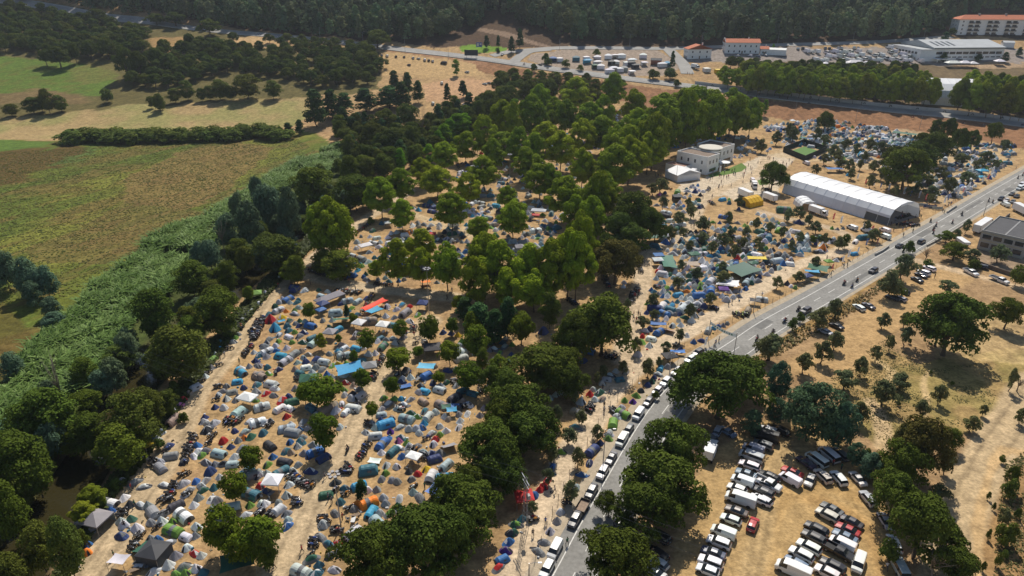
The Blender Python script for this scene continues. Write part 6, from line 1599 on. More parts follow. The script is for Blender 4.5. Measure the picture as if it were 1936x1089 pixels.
# ---------------- buildings ----------------
WHITEW = mat("white_render", (0.80, 0.80, 0.78), rough=.85, nscale=.6, namt=.07)
GREYW = mat("grey_render", (0.36, 0.36, 0.34), rough=.9, nscale=.6, namt=.12)
TILE = mat("red_roof_tiles", (0.46, 0.145, 0.07), rough=.85, nscale=1.5, namt=.22, nscale2=6)
FLATR = mat("gravel_roof", (0.22, 0.17, 0.135), rough=.95, nscale=.8, namt=.2)
DARKR = mat("dark_sheet_roof", (0.075, 0.075, 0.08), rough=.8, nscale=.5, namt=.15)
SHEET = mat("pale_sheet_roof", (0.40, 0.42, 0.43), rough=.5, nscale=.2, namt=.1)
WGL = mat("window_glass", (0.03, 0.04, 0.05), rough=.1, spec=.6)
FRAME = mat("window_frame", (0.5, 0.5, 0.49), rough=.6)
PVC = mat("white_pvc", (0.86, 0.87, 0.88), rough=.45, nscale=.4, namt=.05, trans=.16)
PVC_SHADE = mat("grey_pvc", (0.70, 0.73, 0.78), rough=.5, nscale=.4, namt=.06, trans=.1)  # white PVC greyed and blued: side wall shade put into the colour
WOOD = mat("weathered_wood", (0.22, 0.16, 0.11), rough=.9, nscale=3, namt=.25)

def frame_of(a, b):
    """origin a, local x towards b ; returns rotation"""
    return math.atan2(b.y - a.y, b.x - a.x)
def windows(parent, x0, x1, n, z, w, h, y, side='y', sgn=-1, name="window", sill=False):
    for i in range(n):
        c = x0 + (x1 - x0) * (i + .5) / n
        f = MB(); g = MB()
        if side == 'y':
            for dx in (-w / 2, w / 2): f.box((c + dx, y + sgn * .03, z + h / 2), (.09, .1, h + .09))
            for dz in (0, h): f.box((c, y + sgn * .03, z + dz), (w - .09, .1, .09))
            g.box((c, y + sgn * .012, z + h / 2), (w - .09, .04, h - .09))
        else:
            for dx in (-w / 2, w / 2): f.box((y + sgn * .03, c + dx, z + h / 2), (.1, .09, h + .09))
            for dz in (0, h): f.box((y + sgn * .03, c, z + dz), (.1, w - .09, .09))
            g.box((y + sgn * .012, c, z + h / 2), (.04, w - .09, h - .09))
        o = f.build(name, FRAME, parent); g.build("pane", WGL, o)
def flat_block(parent, x0, x1, y0, y1, z0, z1, wallm, roofm, par=.7, name="wall"):
    m = MB(); m.box(((x0 + x1) / 2, (y0 + y1) / 2, (z0 + z1) / 2), (x1 - x0, y1 - y0, z1 - z0))
    t = .25
    for (cx, cy, dx, dy) in (((x0 + x1) / 2, y0 + t / 2, x1 - x0, t), ((x0 + x1) / 2, y1 - t / 2, x1 - x0, t), (x0 + t / 2, (y0 + y1) / 2, t, y1 - y0 - 2 * t), (x1 - t / 2, (y0 + y1) / 2, t, y1 - y0 - 2 * t)):
        m.box((cx, cy, z1 + par / 2), (dx, dy, par))
    m.build(name, wallm, parent)
    r = MB(); r.box(((x0 + x1) / 2, (y0 + y1) / 2, z1 + .06), (x1 - x0 - 2 * t, y1 - y0 - 2 * t, .11)); r.build("roof", roofm, parent)
def gable(mb, x0, x1, y0, y1, z, rise, over=.5, axis='x', hip=0.0):
    if axis == 'x':
        ym = (y0 + y1) / 2; th = .18
        A = [(x0 - over, y0 - over, z), (x1 + over, y0 - over, z), (x1 + over, y1 + over, z), (x0 - over, y1 + over, z), (x0 - over + hip, ym, z + rise), (x1 + over - hip, ym, z + rise)]
    else:
        xm = (x0 + x1) / 2; th = .18
        A = [(x1 + over, y0 - over, z), (x1 + over, y1 + over, z), (x0 - over, y1 + over, z), (x0 - over, y0 - over, z), (xm, y0 - over + hip, z + rise), (xm, y1 + over - hip, z + rise)]
    B = [(x, y, zz - th) for x, y, zz in A]
    mb.add(A + B, [(0, 1, 5, 4), (2, 3, 4, 5), (1, 2, 5), (3, 0, 4), (7, 6, 10, 11), (9, 8, 11, 10), (8, 7, 11), (6, 9, 10), (1, 0, 6, 7), (3, 2, 8, 9), (2, 1, 7, 8), (0, 3, 9, 6)])

# --- clubhouse: two white wings joined by a glazed drum under a disc roof
a = P(1334.5, 331); b = P(1291, 313); c = P(1357, 323)
ang = frame_of(a, c)                       # local x along the front of the first wing
e = empty("clubhouse", a, ang)
Lw = (b - a).length; Ww = (c - a).length
H1 = max(7.6, min(9.4, top_z(a, 297)))
def add_wing(x0, x1, y0, y1, winF, winL):
    flat_block(e, x0, x1, y0, y1, 0, H1 - .7, WHITEW, FLATR)
    windows(e, x0 + .8, x1 - .8, 3, H1 * .55, 1.0, 1.7, y0)
    windows(e, x0 + .8, x1 - .8, 1, .9, (x1 - x0) * .55, 1.6, y0)
add_wing(0, Ww, 0, Lw * .9, 0, 0)
windows(e, 1, Lw * .85, 4, H1 * .55, .9, 1.7, 0, 'x'); windows(e, 1, Lw * .85, 4, 1.0, .9, 1.2, 0, 'x')
x2 = Ww + 10.5
add_wing(x2, x2 + Ww * 1.15, 5.0, 5.0 + Lw * .75, 0, 0)
windows(e, 6, 4 + Lw * .7, 4, H1 * .55, .9, 1.7, x2 + Ww * 1.15, 'x', 1)
dcx, dcy = Ww + 5.2, 8.2
d = MB(); d.lathe([(5.4, 0), (5.4, 1.1)], 28, c=(dcx, dcy, 0)); d.lathe([(5.5, 3.2), (5.5, 4.0)], 28, c=(dcx, dcy, 0)); d.lathe([(5.2, H1 - .9), (5.2, H1 - .2)], 28, c=(dcx, dcy, 0))
for k in range(14):
    t = 2 * math.pi * k / 14; d.box((dcx + 5.3 * math.cos(t), dcy + 5.3 * math.sin(t), H1 / 2), (.18, .18, H1), t)
d.build("drum_frame", WHITEW, e)
g = MB(); g.lathe([(5.1, 0), (5.1, H1 - .3)], 28, c=(dcx, dcy, 0)); g.build("drum_glazing", WGL, e)
dr = MB(); dr.lathe([(0.01, H1 + 1.0), (5.6, H1 + .95), (5.9, H1 + .75), (5.9, H1 + .4), (4.2, H1 + .2), (4.2, H1 - .5)], 36, c=(dcx, dcy, 0)); dr.build("disc_roof", mat("cream_roof", (.58, .55, .48), rough=.8, nscale=.5, namt=.08), e)
ec = MB(); ec.lathe([(0.01, 3.25), (2.9, 3.2), (2.95, 3.0), (0.01, 2.95)], 24, c=(Ww + 6.5, .6, 0)); 
for dx in (-1.6, 1.6): ec.tube([(Ww + 6.5 + dx, -.6, 0), (Ww + 6.5 + dx, -.6, 3)], .09, 8)
ec.build("entrance_canopy", WHITEW, e)
an = MB(); an.box((-3.2, Lw * .72, 1.7), (6.4, Lw * .55, 3.4)); an.build("annex", WHITEW, e)
an = MB(); an.box((-3.2, Lw * .72, 3.46), (5.9, Lw * .5, .1)); an.build("annex_roof", mat("clay_terrace", (.34, .2, .15), rough=.9, nscale=1, namt=.2), e)
ad = MB(); ad.box((-3.4, Lw * .72 - Lw * .275 - .03, 1.2), (3.4, .06, 2.4)); ad.build("garage_door", GREYW, e)
tag(e, "white two-wing clubhouse joined by a glass drum with a cream disc roof", "building")
# its lawn
lw = MB(); cc_ = P(1385, 322)
pts = [P(*q) for q in [(1337, 333), (1352, 326), (1375, 320), (1402, 308), (1412, 316), (1402, 324), (1375, 330), (1345, 335)]]
lw.add([(p.x, p.y, .03) for p in pts], [tuple(range(len(pts)))]); LAWN = mat("lawn", (.10, .17, .03), rough=.95, nscale=1.2, namt=.25, bump=.03)
tag(lw.build("clubhouse_lawn", LAWN), kind="structure")
lw = MB(); pts = [P(*q) for q in [(1432, 341), (1446, 337), (1456, 342), (1452, 349), (1436, 350)]]; lw.add([(p.x, p.y, .03) for p in pts], [tuple(range(len(pts)))]); tag(lw.build("round_lawn", LAWN), kind="structure")

# --- big white marquee: faceted vault of ten bays
def vault(name, p1, p2, p3, H, nb, label, prof=None, open_near=True, wallm=PVC_SHADE, cat="marquee", lower_open=()):
    """p1 near-front corner, p2 other corner of the open end, p3 far end of p1's side"""
    ang = frame_of(p1, p3); Lm = (p3 - p1).length
    n = Vector((-math.sin(ang), math.cos(ang), 0)); Wm = (p2 - p1).dot(n); s = 1 if Wm > 0 else -1; Wm = abs(Wm)
    e = empty(name, p1, ang)
    prof = prof or [(0, 0), (.045, .50), (.13, .78), (.30, .94), (.5, 1.0), (.70, .94), (.87, .78), (.955, .50), (1, 0)]
    pr = [(s * u * Wm, z * H) for u, z in prof]
    roof = MB(); low = MB(); low2 = MB(); fr = MB(); m = len(pr)
    for i in range(nb):
        xa, xb = Lm * i / nb + .05, Lm * (i + 1) / nb - .05
        for k in range(m - 1):
            if k == 0 and i in lower_open: 
                vs = [(xa, pr[0][0] + (pr[1][0] - pr[0][0]) * .75, pr[1][1] * .75), (xb, pr[0][0] + (pr[1][0] - pr[0][0]) * .75, pr[1][1] * .75), (xb, *pr[1]), (xa, *pr[1])]
            else: vs = [(xa, *pr[k]), (xb, *pr[k]), (xb, *pr[k + 1]), (xa, *pr[k + 1])]
            t = low if k == 0 else (low2 if k == m - 2 else roof)
            # each panel bellies a little between its frames
            (x0_, y0_, z0_), (x1_, y1_, z1_), (x2_, y2_, z2_), (x3_, y3_, z3_) = vs
            mid = [((x0_ + x1_) / 2, (y0_ + y1_) / 2, (z0_ + z1_) / 2 - .06 * (k > 0)), ((x2_ + x3_) / 2, (y2_ + y3_) / 2, (z2_ + z3_) / 2 - .06)]
            t.add([vs[0], mid[0], mid[1], vs[3], vs[1], vs[2]], [(0, 1, 2, 3), (1, 4, 5, 2)])
    for i in range(nb + 1):
        x = Lm * i / nb
        for k in range(m - 1): fr.tube([(x, pr[k][0], pr[k][1] + .03), (x, pr[k + 1][0], pr[k + 1][1] + .03)], .07, 4)
    roof.build("roof", PVC, e); low.build("side_wall", wallm, e); low2.build("side_wall", wallm, e); fr.build("frame", mat("alu_frame", (.62, .63, .65), rough=.4, metal=.5), e)
    g = MB(); g.add([(Lm, *q) for q in pr], [tuple(range(m))]); g.build("end_wall", PVC, e)
    if open_near:
        g = MB(); g.add([(.02, *pr[k]) for k in (3, 4, 5)] + [(.02, pr[5][0], pr[5][1] - .9), (.02, pr[4][0], pr[4][1] - .9), (.02, pr[3][0], pr[3][1] - .9)], [(0, 1, 4, 5), (1, 2, 3, 4)]); g.build("gable_band", PVC, e)
    tag(e, label, cat); return e, Lm, Wm, s, ang
_m1, _m3 = P(1677, 427), P(1478, 364); _md = (_m3 - _m1).normalized()
mq = vault("marquee", _m1, _m1 + Vector((_md.y, -_md.x, 0)) * 20.5, _m3, 7.9, 10, "huge white event marquee with grey side walls, its open end facing the road", lower_open=(0, 1))
vault("marquee", P(1513, 397), P(1534, 388), P(1499, 385), 3.6, 3, "small white barrel tent backed against the huge marquee", cat="marquee")
tag(bpy.data.objects["marquee.001"], cat="marquee")
# floor and stage inside
e0 = mq[0]
fl = MB(); fl.box((mq[1] / 2, mq[3] * mq[2] / 2, .03), (mq[1] - .4, mq[2] * .96, .05)); fl.build("floor_deck", mat("deck", (.12, .12, .125), rough=.8), e0)
# --- white gable tent, yellow tent, hall beyond the road, white dome
def gable_tent(name, a, b, depth, H, rise, fab, label, side=None, cat="marquee", open_end=False):
    ang = frame_of(a, b); L = (b - a).length
    e = empty(name, a, ang)
    w = MB()
    for (c_, d_) in (((L / 2, 0, H / 2), (L, .06, H)), ((L / 2, depth, H / 2), (L, .06, H))): w.box(c_, d_)
    for x in ((0, L) if not open_end else (L,)): w.add([(x, 0.03, 0), (x, depth - .03, 0), (x, depth - .03, H), (x, depth / 2, H + rise - .1), (x, .03, H)], [(0, 1, 2, 3, 4)])
    w.build("side_wall", side or fab, e)
    r = MB(); gable(r, 0, L, 0, depth, H + .1, rise, .15); r.build("roof", fab, e)
    tag(e, label, cat); return e
gable_tent("marquee", P(1257, 335), P(1280, 345), 13, 3.2, 1.9, PVC, "white gabled event tent beside the clubhouse")
YEL = mat("yellow_pvc", (0.72, 0.42, 0.02), rough=.5, nscale=.5, namt=.06)
ye = empty("frame_tent", P(1418, 394), frame_of(P(1418, 394), P(1452, 386)))
prof = [(0, 0), (.3, 2.0), (2.2, 3.3), (3.6, 3.7), (5.0, 3.3), (6.9, 2.0), (7.2, 0)]
Ly = 8.0; yb = MB()
for i in range(4):
    for k in range(6): yb.add([(Ly * i / 4 + .02, *prof[k]), (Ly * (i + 1) / 4 - .02, *prof[k]), (Ly * (i + 1) / 4 - .02, *prof[k + 1]), (Ly * i / 4 + .02, *prof[k + 1])], [(0, 1, 2, 3)])
yb.add([(0.02, *q) for q in prof], [tuple(range(7))]); yb.add([(Ly - .02, *q) for q in prof], [tuple(range(7))]); yb.build("canvas", YEL, ye)
yd = MB(); yd.add([(-.02, 2.5, .02), (-.02, 4.7, .02), (-.02, 4.5, 2.0), (-.02, 3.6, 2.5), (-.02, 2.7, 2.0)], [(0, 1, 2, 3, 4)]); yd.build("doorway", MESHD, ye)
yf = MB()
for i in range(5):
    for k in range(6): yf.tube([(Ly * i / 4, prof[k][0], prof[k][1] + .02), (Ly * i / 4, prof[k + 1][0], prof[k + 1][1] + .02)], .07, 4)
yf.build("frame", mat("yellow_tube", (.55, .33, .02), rough=.5), ye)
tag(ye, "bright yellow frame tent with a dark doorway by the plaza", "tent")
vault("marquee", P(1856, 204), P(1862, 172), P(1742, 197), 16, 8, "large white barrel-roofed event tent behind the roadside plane trees", [(0, 0), (.02, .35), (.1, .62), (.25, .85), (.5, 1), (.75, .85), (.9, .62), (.98, .35), (1, 0)], wallm=PVC)
for q in [(1800, 126, 14), (1822, 126, 11), (1838, 127, 8), (1590, 127, 12), (1640, 127, 12), (1615, 125, 16), (1560, 128, 8), (1888, 123, 9)]:
    p = P(q[0], q[1]); canopy(p, 0, 0, 'w', q[2] * .8, 6, 3.0, 1.6, R(HANG_R.uniform(-8, 8)),  "white canopy roof in the cluster beyond the roadside plane trees")["group"] = "white canopies beyond the plane trees"
# --- industrial hall
a = P(1762, 116); b = P(1894, 113)
e = empty("industrial_hall", a, frame_of(a, b)); L = (b - a).length; D = 46.0; Hh = 10.0
m = MB(); m.box((L / 2, D / 2, Hh / 2), (L, D, Hh)); m.build("wall", WHITEW, e)
r = MB(); r.add([(-1, -1.2, Hh + .1), (L + 1, -1.2, Hh + .1), (L + 1, D / 2, Hh + 4.5), (-1, D / 2, Hh + 4.5), (L + 1, D + 1, Hh + .1), (-1, D + 1, Hh + .1)], [(0, 1, 2, 3), (3, 2, 4, 5), (0, 3, 5), (1, 4, 2)]); r.build("roof", SHEET, e)
f = MB(); f.box((L / 2, -1.25, Hh - .1), (L + 2, .25, 1.0)); f.build("fascia", mat("grey_fascia", (.20, .22, .22), rough=.7), e)
windows(e, 1.5, L - 1.5, 10, Hh * .53, L / 10 - 1.0, 1.9, -.02); windows(e, 1.5, L - 1.5, 12, Hh * .27, L / 12 - 1.4, .8, -.02)
for i in range(4):
    s = MB(); x = L * .08 + i * 4.6
    s.add([(x, 5 + i * 0, Hh + .15 + 4.4 * 6.2 / (D / 2 + 1.2)), (x + 1.9, 5, Hh + .15 + 4.4 * 6.2 / (D / 2 + 1.2)), (x + 1.9, 17, Hh + .15 + 4.4 * 18.2 / (D / 2 + 1.2)), (x, 17, Hh + .15 + 4.4 * 18.2 / (D / 2 + 1.2))], [(0, 1, 2, 3)]); s.build("skylight", mat("skylight_dark", (.03, .035, .04), rough=.3), e)
m = MB(); m.box((-5.5, D * .45, 4.5), (11, D * .9, 9)); m.build("office_wing", WHITEW, e)
m = MB(); m.box((-5.5, D * .45, 9.08), (11.4, D * .92, .15)); m.build("office_roof", SHEET, e)
windows(e, 4, D * .85, 8, 5.0, 3.2, 1.8, -11, 'x'); 
m = MB(); m.box((4, -3.2, 2.2), (9, 6, .4)); 
for x in (.2, 8): m.box((x, -6, 1.1), (.4, .4, 2.2))
m.build("porch", WHITEW, e)
tag(e, "long white industrial hall with a pale sheet roof and a band of windows", "building")
# --- apartment block
a = P(1808, 66); b = P(1975, 69)
e = empty("apartment_block", a, frame_of(a, b)); L = (b - a).length; D = 14.0; Hh = max(11, top_z(a, 37) - a.z)
m = MB(); m.box((L / 2, D / 2, Hh / 2), (L, D, Hh)); m.build("wall", WHITEW, e)
r = MB(); gable(r, 0, L, 0, D, Hh + .2, 3.4, 1.0, hip=8); rf = r.build("roof", TILE, e)
for x in (L * .25, L * .55, L * .8): k = MB(); k.box((x, D / 2, Hh + 4.0), (1.6, 1.2, 1.8)); k.build("chimney", GREYW, rf)
nfl = 4
for fl_ in range(nfl):
    z = fl_ * Hh / nfl
    for bi in range(4):
        x = L * (.17 + .21 * bi)
        for s in (-1, 1):
            k = MB(); k.box((x + s * 2.7, -.6, z + .1), (4.6, 1.2, .16)); k.box((x + s * 2.7, -1.16, z + .6), (4.6, .07, .85)); o = k.build("balcony", DARKR if True else GREYW, e)
            g = MB(); g.box((x + s * 2.7, -.02, z + 1.3), (3.6, .06, 1.9)); g.build("window", WGL, e)
    windows(e, 1.0, L * .08, 1, z + .9, 1.2, 1.3, 0); windows(e, L * .40, L * .46, 1, z + .9, 1.2, 1.3, 0); windows(e, 2, D - 2, 2, z + .9, 1.0, 1.2, 0, 'x')
tag(e, "white apartment block with a red tiled roof and dark balconies", "building")
# --- houses with tiled roofs
def house(px0, py0, px1, py1, D, H, rise, label, nwin=4, fl=2, ax='x', extra=None):
    a, b = P(px0, py0), P(px1, py1); e = empty("tiled_house", a, frame_of(a, b)); L = (b - a).length
    m = MB(); m.box((L / 2, D / 2, H / 2), (L, D, H))
    if ax == 'x':
        for x in (0, L): m.add([(x, .0, H), (x, D, H), (x, D / 2, H + rise - .25)], [(0, 1, 2)])
    else:
        for y in (0, D): m.add([(0, y, H), (L, y, H), (L / 2, y, H + rise - .25)], [(0, 1, 2)])
    m.build("wall", WHITEW, e)
    r = MB(); gable(r, 0, L, 0, D, H + .15, rise, .5, ax); rf = r.build("roof", TILE, e)
    k = MB(); k.box((L * .7, D * .6, H + rise + .3), (.8, .8, 1.8)); k.build("chimney", WHITEW, rf)
    for q in range(fl): windows(e, .8, L - .8, nwin, .9 + q * H / fl, .95, 1.5, 0)
    for q in range(fl): windows(e, 1, D - 1, 3, .9 + q * H / fl, .95, 1.4, 0, 'x')
    dd = MB(); dd.box((L * .5, -.03, 1.05), (1.1, .08, 2.1)); dd.build("door", WOOD, e)
    tag(e, label, "house"); return e
house(1300, 112, 1344, 110, 10, 7.6, 3.2, "white gabled house with an orange tiled roof at the yard lane", 3, 2, 'y')
h2 = house(1370, 101, 1435, 103, 12, 8.4, 2.6, "large white villa with stepped gables and an orange tiled roof", 6, 2)
for y in (1.2, 10.8):
    k = MB()
    for j in range(4): k.box((-.2, 6 + (y - 6) * (1 - j * .27), 8.2 + j * .9), (.5, 3.2 - j * .5, 1.6))
    k.build("stepped_gable", WHITEW, h2)
house(1437, 103, 1452, 104, 9, 4.2, 1.8, "low white annex with an orange roof beside the large villa", 2, 1)
gable_tent("shed", P(1452, 104), P(1484, 108), 8, 4.2, 1.2, mat("pale_sheet_roof"), "long pale metal shed beside the villa's annex", WHITEW, "shed")
gable_tent("shed", P(1895, 90), P(1916, 92), 8, 4.0, 1.2, SHEET, "small pale shed on the earth beside the industrial hall", WHITEW, "shed")
# --- grey flat-roofed building by the road
a = P(1914, 486); b = P(1846, 470); 
e = empty("workshop_building", b, frame_of(b, a)); L = (a - b).length * 1.25; D = 22.0; Hh = 6.6
flat_block(e, 0, L, 0, D, 0, Hh, GREYW, DARKR, .5)
m = MB()
for z in (.2, 3.3, 6.1): m.box((L / 2, -.06, z + .25), (L, .12, .5))
m.build("floor_band", mat("yellowed_concrete", (.42, .39, .30), rough=.9, nscale=1, namt=.15), e)
windows(e, .4, L - .4, 4, 1.0, L / 4 - .7, 1.9, -.0); windows(e, .4, L - .4, 4, 4.1, L / 4 - .7, 1.7, -.0); windows(e, 2, D - 2, 5, 4.0, 2.2, 1.6, L, 'x', 1)
r = MB(); r.box((L / 2, D * .5, Hh + .16), (.5, D - 1, .12)); r.build("roof_ridge", mat("roof_ridge_grey", (.25, .25, .25), rough=.8), e)
tag(e, "grey two-storey flat-roofed workshop building beside the road", "building")
# low walls of the yard
def low_wall(pts, h, w, label, m=CONC, name="yard_wall"):
    L_ = [P(*q).to_2d() for q in pts]; mb = MB(); wall_along(smooth_line(L_, 3) if len(L_) > 2 else L_, 0, w, -.1, h, mb); tag(mb.build(name, m), label, "wall")
low_wall([(1752, 466), (1790, 446), (1830, 420)], .7, .3, "low concrete kerb wall along the workshop yard")
low_wall([(1848, 500), (1880, 512), (1936, 530), (1990, 548)], 1.4, .3, "dark stone wall below the workshop building", mat("stone_wall", (.16, .13, .105), rough=.95, nscale=1.5, namt=.3))
low_wall([(1868, 418), (1884, 424), (1908, 408)], 1.1, .3, "curved dark wall at the corner of the workshop yard", DARKR)
low_wall([(1654, 483), (1668, 476), (1680, 467)], .8, .35, "short pale concrete barrier at the marquee entrance")
low_wall([(1790, 403), (1800, 396), (1808, 391)], .8, .35, "short concrete barrier beside the roadside flags")
def on_line(line, px0, py0, px1, py1):
    i0, i1 = idx_at(line, px0, py0), idx_at(line, px1, py1); return min(i0, i1), max(i0, i1) + 1
i0, i1 = on_line(FC, 1310, 160, 1990, 246)
mb = MB(); n_ = 0
for k in range(i0, i1 - 1):
    sub = FC[k:k + 2]; wall_along(sub, -6.4, .22, -.3, 2.3 + .05 * (k % 2), mb)
fw = mb.build("noise_wall", mat("pale_concrete", (.46, .45, .43), rough=.9, nscale=.4, namt=.12)); tag(fw, "long pale concrete panel wall with dark graffiti marks behind the flyover road", "wall")
# dark motorcycle-like emblem marks painted along the wall, one per panel pair
for j, k in enumerate(range(i0 + 3, i1 - 1, 4)):
    p = FC[k]; d = (FC[k + 1] - FC[k]).normalized(); nn = Vector((d.y, -d.x)); q = p - nn * 6.25
    mk = MB(); s = 1 if True else -1
    def pt(u, z): return (q.x + d.x * u + nn.x * .04, q.y + d.y * u + nn.y * .04, float(Hbase(q.y)) + z)
    mk.add([pt(-.9, .5), pt(-.4, .5), pt(-.3, 1.0), pt(.3, .9), pt(.5, .5), pt(.95, .5), pt(.9, 1.0), pt(.6, 1.3), pt(.3, 1.7), pt(-.1, 1.4), pt(-.5, 1.2), pt(-.95, 1.0)], [tuple(range(12))])
    mk.build("painted_emblem", mat("graffiti_dark", (.07, .085, .09), rough=.9), fw)
# flyover rail, fascia banner over the underpass
i0, i1 = on_line(FC, 850, 106, 1400, 176)
rl = empty("guard_rail", (FC[i0].x, FC[i0].y, float(Hbase(FC[i0].y))))
mb = MB(); wall_along([q - FC[i0] for q in FC[i0:i1]], 4.7, .06, 0, 0, mb)
mb = MB(); pts = []
for k in range(i0, i1):
    d = (FC[min(k + 1, i1)] - FC[k - 1]).normalized(); nn = Vector((d.y, -d.x)); q = FC[k] + nn * 4.7; pts.append(Vector((q.x, q.y, float(Hbase(q.y)) + .95)) - rl.location)
mb.tube(pts, .12, 4); mb.build("rail", mat("galvanised", (.45, .46, .47), rough=.5, metal=.4), rl)
for k in range(0, len(pts), 2): q = MB(); q.box((pts[k].x, pts[k].y, pts[k].z - .35), (.1, .1, .8)); q.build("post", POLE, rl)
tag(rl, "galvanised guard rail on the near edge of the flyover road", "guard rail")
i0, i1 = on_line(FC, 1131, 143, 1192, 151)
mb = MB(); wall_along(FC[i0:i1], 5.2, .1, -1.4, .2, mb); tag(mb.build("blue_banner", mat("blue_banner", (.04, .12, .30), rough=.6)), "blue and white banner hung on the flyover's edge over the underpass", "banner")
i0, i1 = on_line(FC, 1105, 140, 1190, 151)
for k in range(i0, i1, 3):
    d = (FC[k + 1] - FC[k]).normalized(); nn = Vector((d.y, -d.x)); q = FC[k] + nn * 5.1
    pr = MB(); pr.box((q.x, q.y, float(Hbase(q.y)) - 1.2), (.7, .7, 2.6)); tag(pr.build("bridge_pier", CONC), "concrete pier under the flyover's near edge", "pier", "piers of the flyover")
# --- trailers, trucks, kiosks
def box_truck(p, ang, L, W_, H, cab, label, name="box_truck", body=None, wheels=True):
    e = empty(name, p, ang); m = MB(); m.box((0, 0, .95 + H / 2), (L, W_, H)); 
    for sx in (-1, 1):
        for sy in (-1, 1): m.box((sx * (L / 2), sy * (W_ / 2), .95 + H / 2), (.09, .09, H + .04), 0, 1)
    m.build("box_body", [body or PVC, GREYF], e)
    c_ = MB(); c_.box((0, 0, .8), (L * .95, .9, .28)); c_.build("chassis", TRIM, e)
    ws = [-L * .36, -L * .22, L * .3]
    if cab:
        st = [(L / 2 + 2.2, 1.1, 1.2, .95, 0, 0), (L / 2 + 2.1, 1.45, 1.55, .95, 1, 1), (L / 2 + 1.75, 1.5, 2.5, .88, 1, 0), (L / 2 + .9, 1.5, 2.62, .88, 0, 0), (L / 2 + .15, 1.4, 2.6, .88, 0, 0)]
        b_, g_ = car_shell(st, W_ * .96, .5); b_.build("cab", [PAINT, TRIM], e, color=cab); g_.build("windscreen", GLASS, e); ws.append(L / 2 + 1.3)
        for sy in (-1, 1): link("headlight", CARME['suv'][2], e, loc=(L / 2 + 2.18, sy * W_ * .33, .95))
    for x in ws:
        for sy in (-1, 1): w_ = link("wheel", TYRE_ME, e, loc=(x, sy * W_ * .42, .42), scale=1.27); link("rim", RIM_ME, w_)
    tag(e, label, "truck" if cab else "trailer"); return e
def dirang(p, dx, dy, k=.1):
    return frame_of(p, P(*(Vector(project(p.x, p.y, 0)) + Vector((dx * k, dy * k)))))
def truck(reg_, x, y, dx, dy, L, W_, H, cab, label, body=None):
    px, py = Zp(reg_, x, y); p = P(px, py); a, b = P(px - dx * .1, py - dy * .1), P(px + dx * .1, py + dy * .1)
    return box_truck(p, frame_of(a, b), L, W_, H, cab, label, body=body, name="box_truck" if cab else "box_trailer")
truck('O', 1345, 250, -70, 35, 6.0, 2.4, 2.6, (.45, .05, .03), "red-cabbed white box truck between the gabled tent and the clubhouse")
truck('O', 1735, 400, 100, 45, 7.5, 2.4, 2.5, None, "white box trailer beside the yellow frame tent")
truck('O', 1915, 425, 80, 30, 6.5, 2.4, 2.3, None, "white box trailer behind the yellow frame tent")
truck('Q', 1620, 640, 90, -60, 13.0, 2.5, 2.7, None, "long white semi-trailer parked beside the workshop building")
truck('Q', 1915, 520, 60, 30, 9.0, 2.5, 2.6, None, "white box trailer behind the workshop building")
truck('Q', 1480, 745, 90, 60, 6.0, 2.3, 1.0, None, "low white caravan roofed trailer below the yard kerb")
truck('Q', 410, 520, 70, 25, 6.0, 2.4, 2.2, (.70, .70, .69), "white articulated truck with a dark flatbed along the marquee's side")
truck('O', 1800, 325, 20, 40, 3.6, 2.1, 1.9, (.72, .72, .71), "white ambulance-like box van on the pale plaza")
car('O', 1790, 275, 'van', 'w', 25, 35, 1, group=FARP, label="white car standing behind the box van on the plaza")
for (x, y, c_) in ((915, 645, 'w'), (915, 690, 'w'), (778, 645, 'w'), (675, 625, 'w')): car('Q', x, y, 'van', c_, 90, 35, 1, group="vans along the front of the marquee")
truck('K', 1470, 225, 30, -70, 3.2, 2.1, 1.9, (.55, .55, .54), "white camper van in the shade at the car park's edge")
for k, (x, y, c_) in enumerate([(655, 440, 'w'), (575, 440, 'w'), (660, 475, 'w'), (735, 430, 'w'), (785, 425, 'w'), (830, 425, 'w'), (790, 475, 'w'), (870, 480, 'w'), (910, 460, 'w'), (990, 425, 'w'), (1000, 480, 'w'), (1130, 490, 'w'), (1165, 485, 's'), (820, 525, 'w'), (775, 520, 'w'), (680, 505, 'w'), (910, 545, 'w'), (745, 535, 'w'),
                              (330, 450, 'b'), (380, 450, 'w'), (585, 465, 's'), (500, 445, 'e'), (640, 500, 'm'), (900, 480, 'k'), (760, 475, 'k'), (1455, 525, 'w'), (940, 500, 'k'), (850, 520, 'g'), (1540, 535, 'y')]):
    o = canopy('C', x, y, c_, [6, 5, 7][k % 3], [4.5, 5, 4][k % 3], 2.7, [1.2, .5, .9][k % 3], R([-6, 8, 15][k % 3]), None, 'fl' if k % 2 else 'lb')
    o["group"] = "market stalls beyond the flyover"
    TREG.pop(); CANLAB.append((o, c_))
br = empty("market_hut", PZ('C', 1085, 470), R(-14)); m = MB(); m.box((0, 0, 1.6), (8, 6, 3.2)); m.build("wall", mat("brick_red", (.25, .09, .055), rough=.9, nscale=2), br); m = MB(); gable(m, -4, 4, -3, 3, 3.3, 1.4, .4); m.build("roof", DARKR, br)
tag(br, "dark-roofed red hut at the edge of the market stalls", "hut")
truck('C', 1365, 500, 60, 25, 5.5, 2.3, 2.4, (.7, .7, .69), "white box truck by the plane trees at the end of the yard lane")
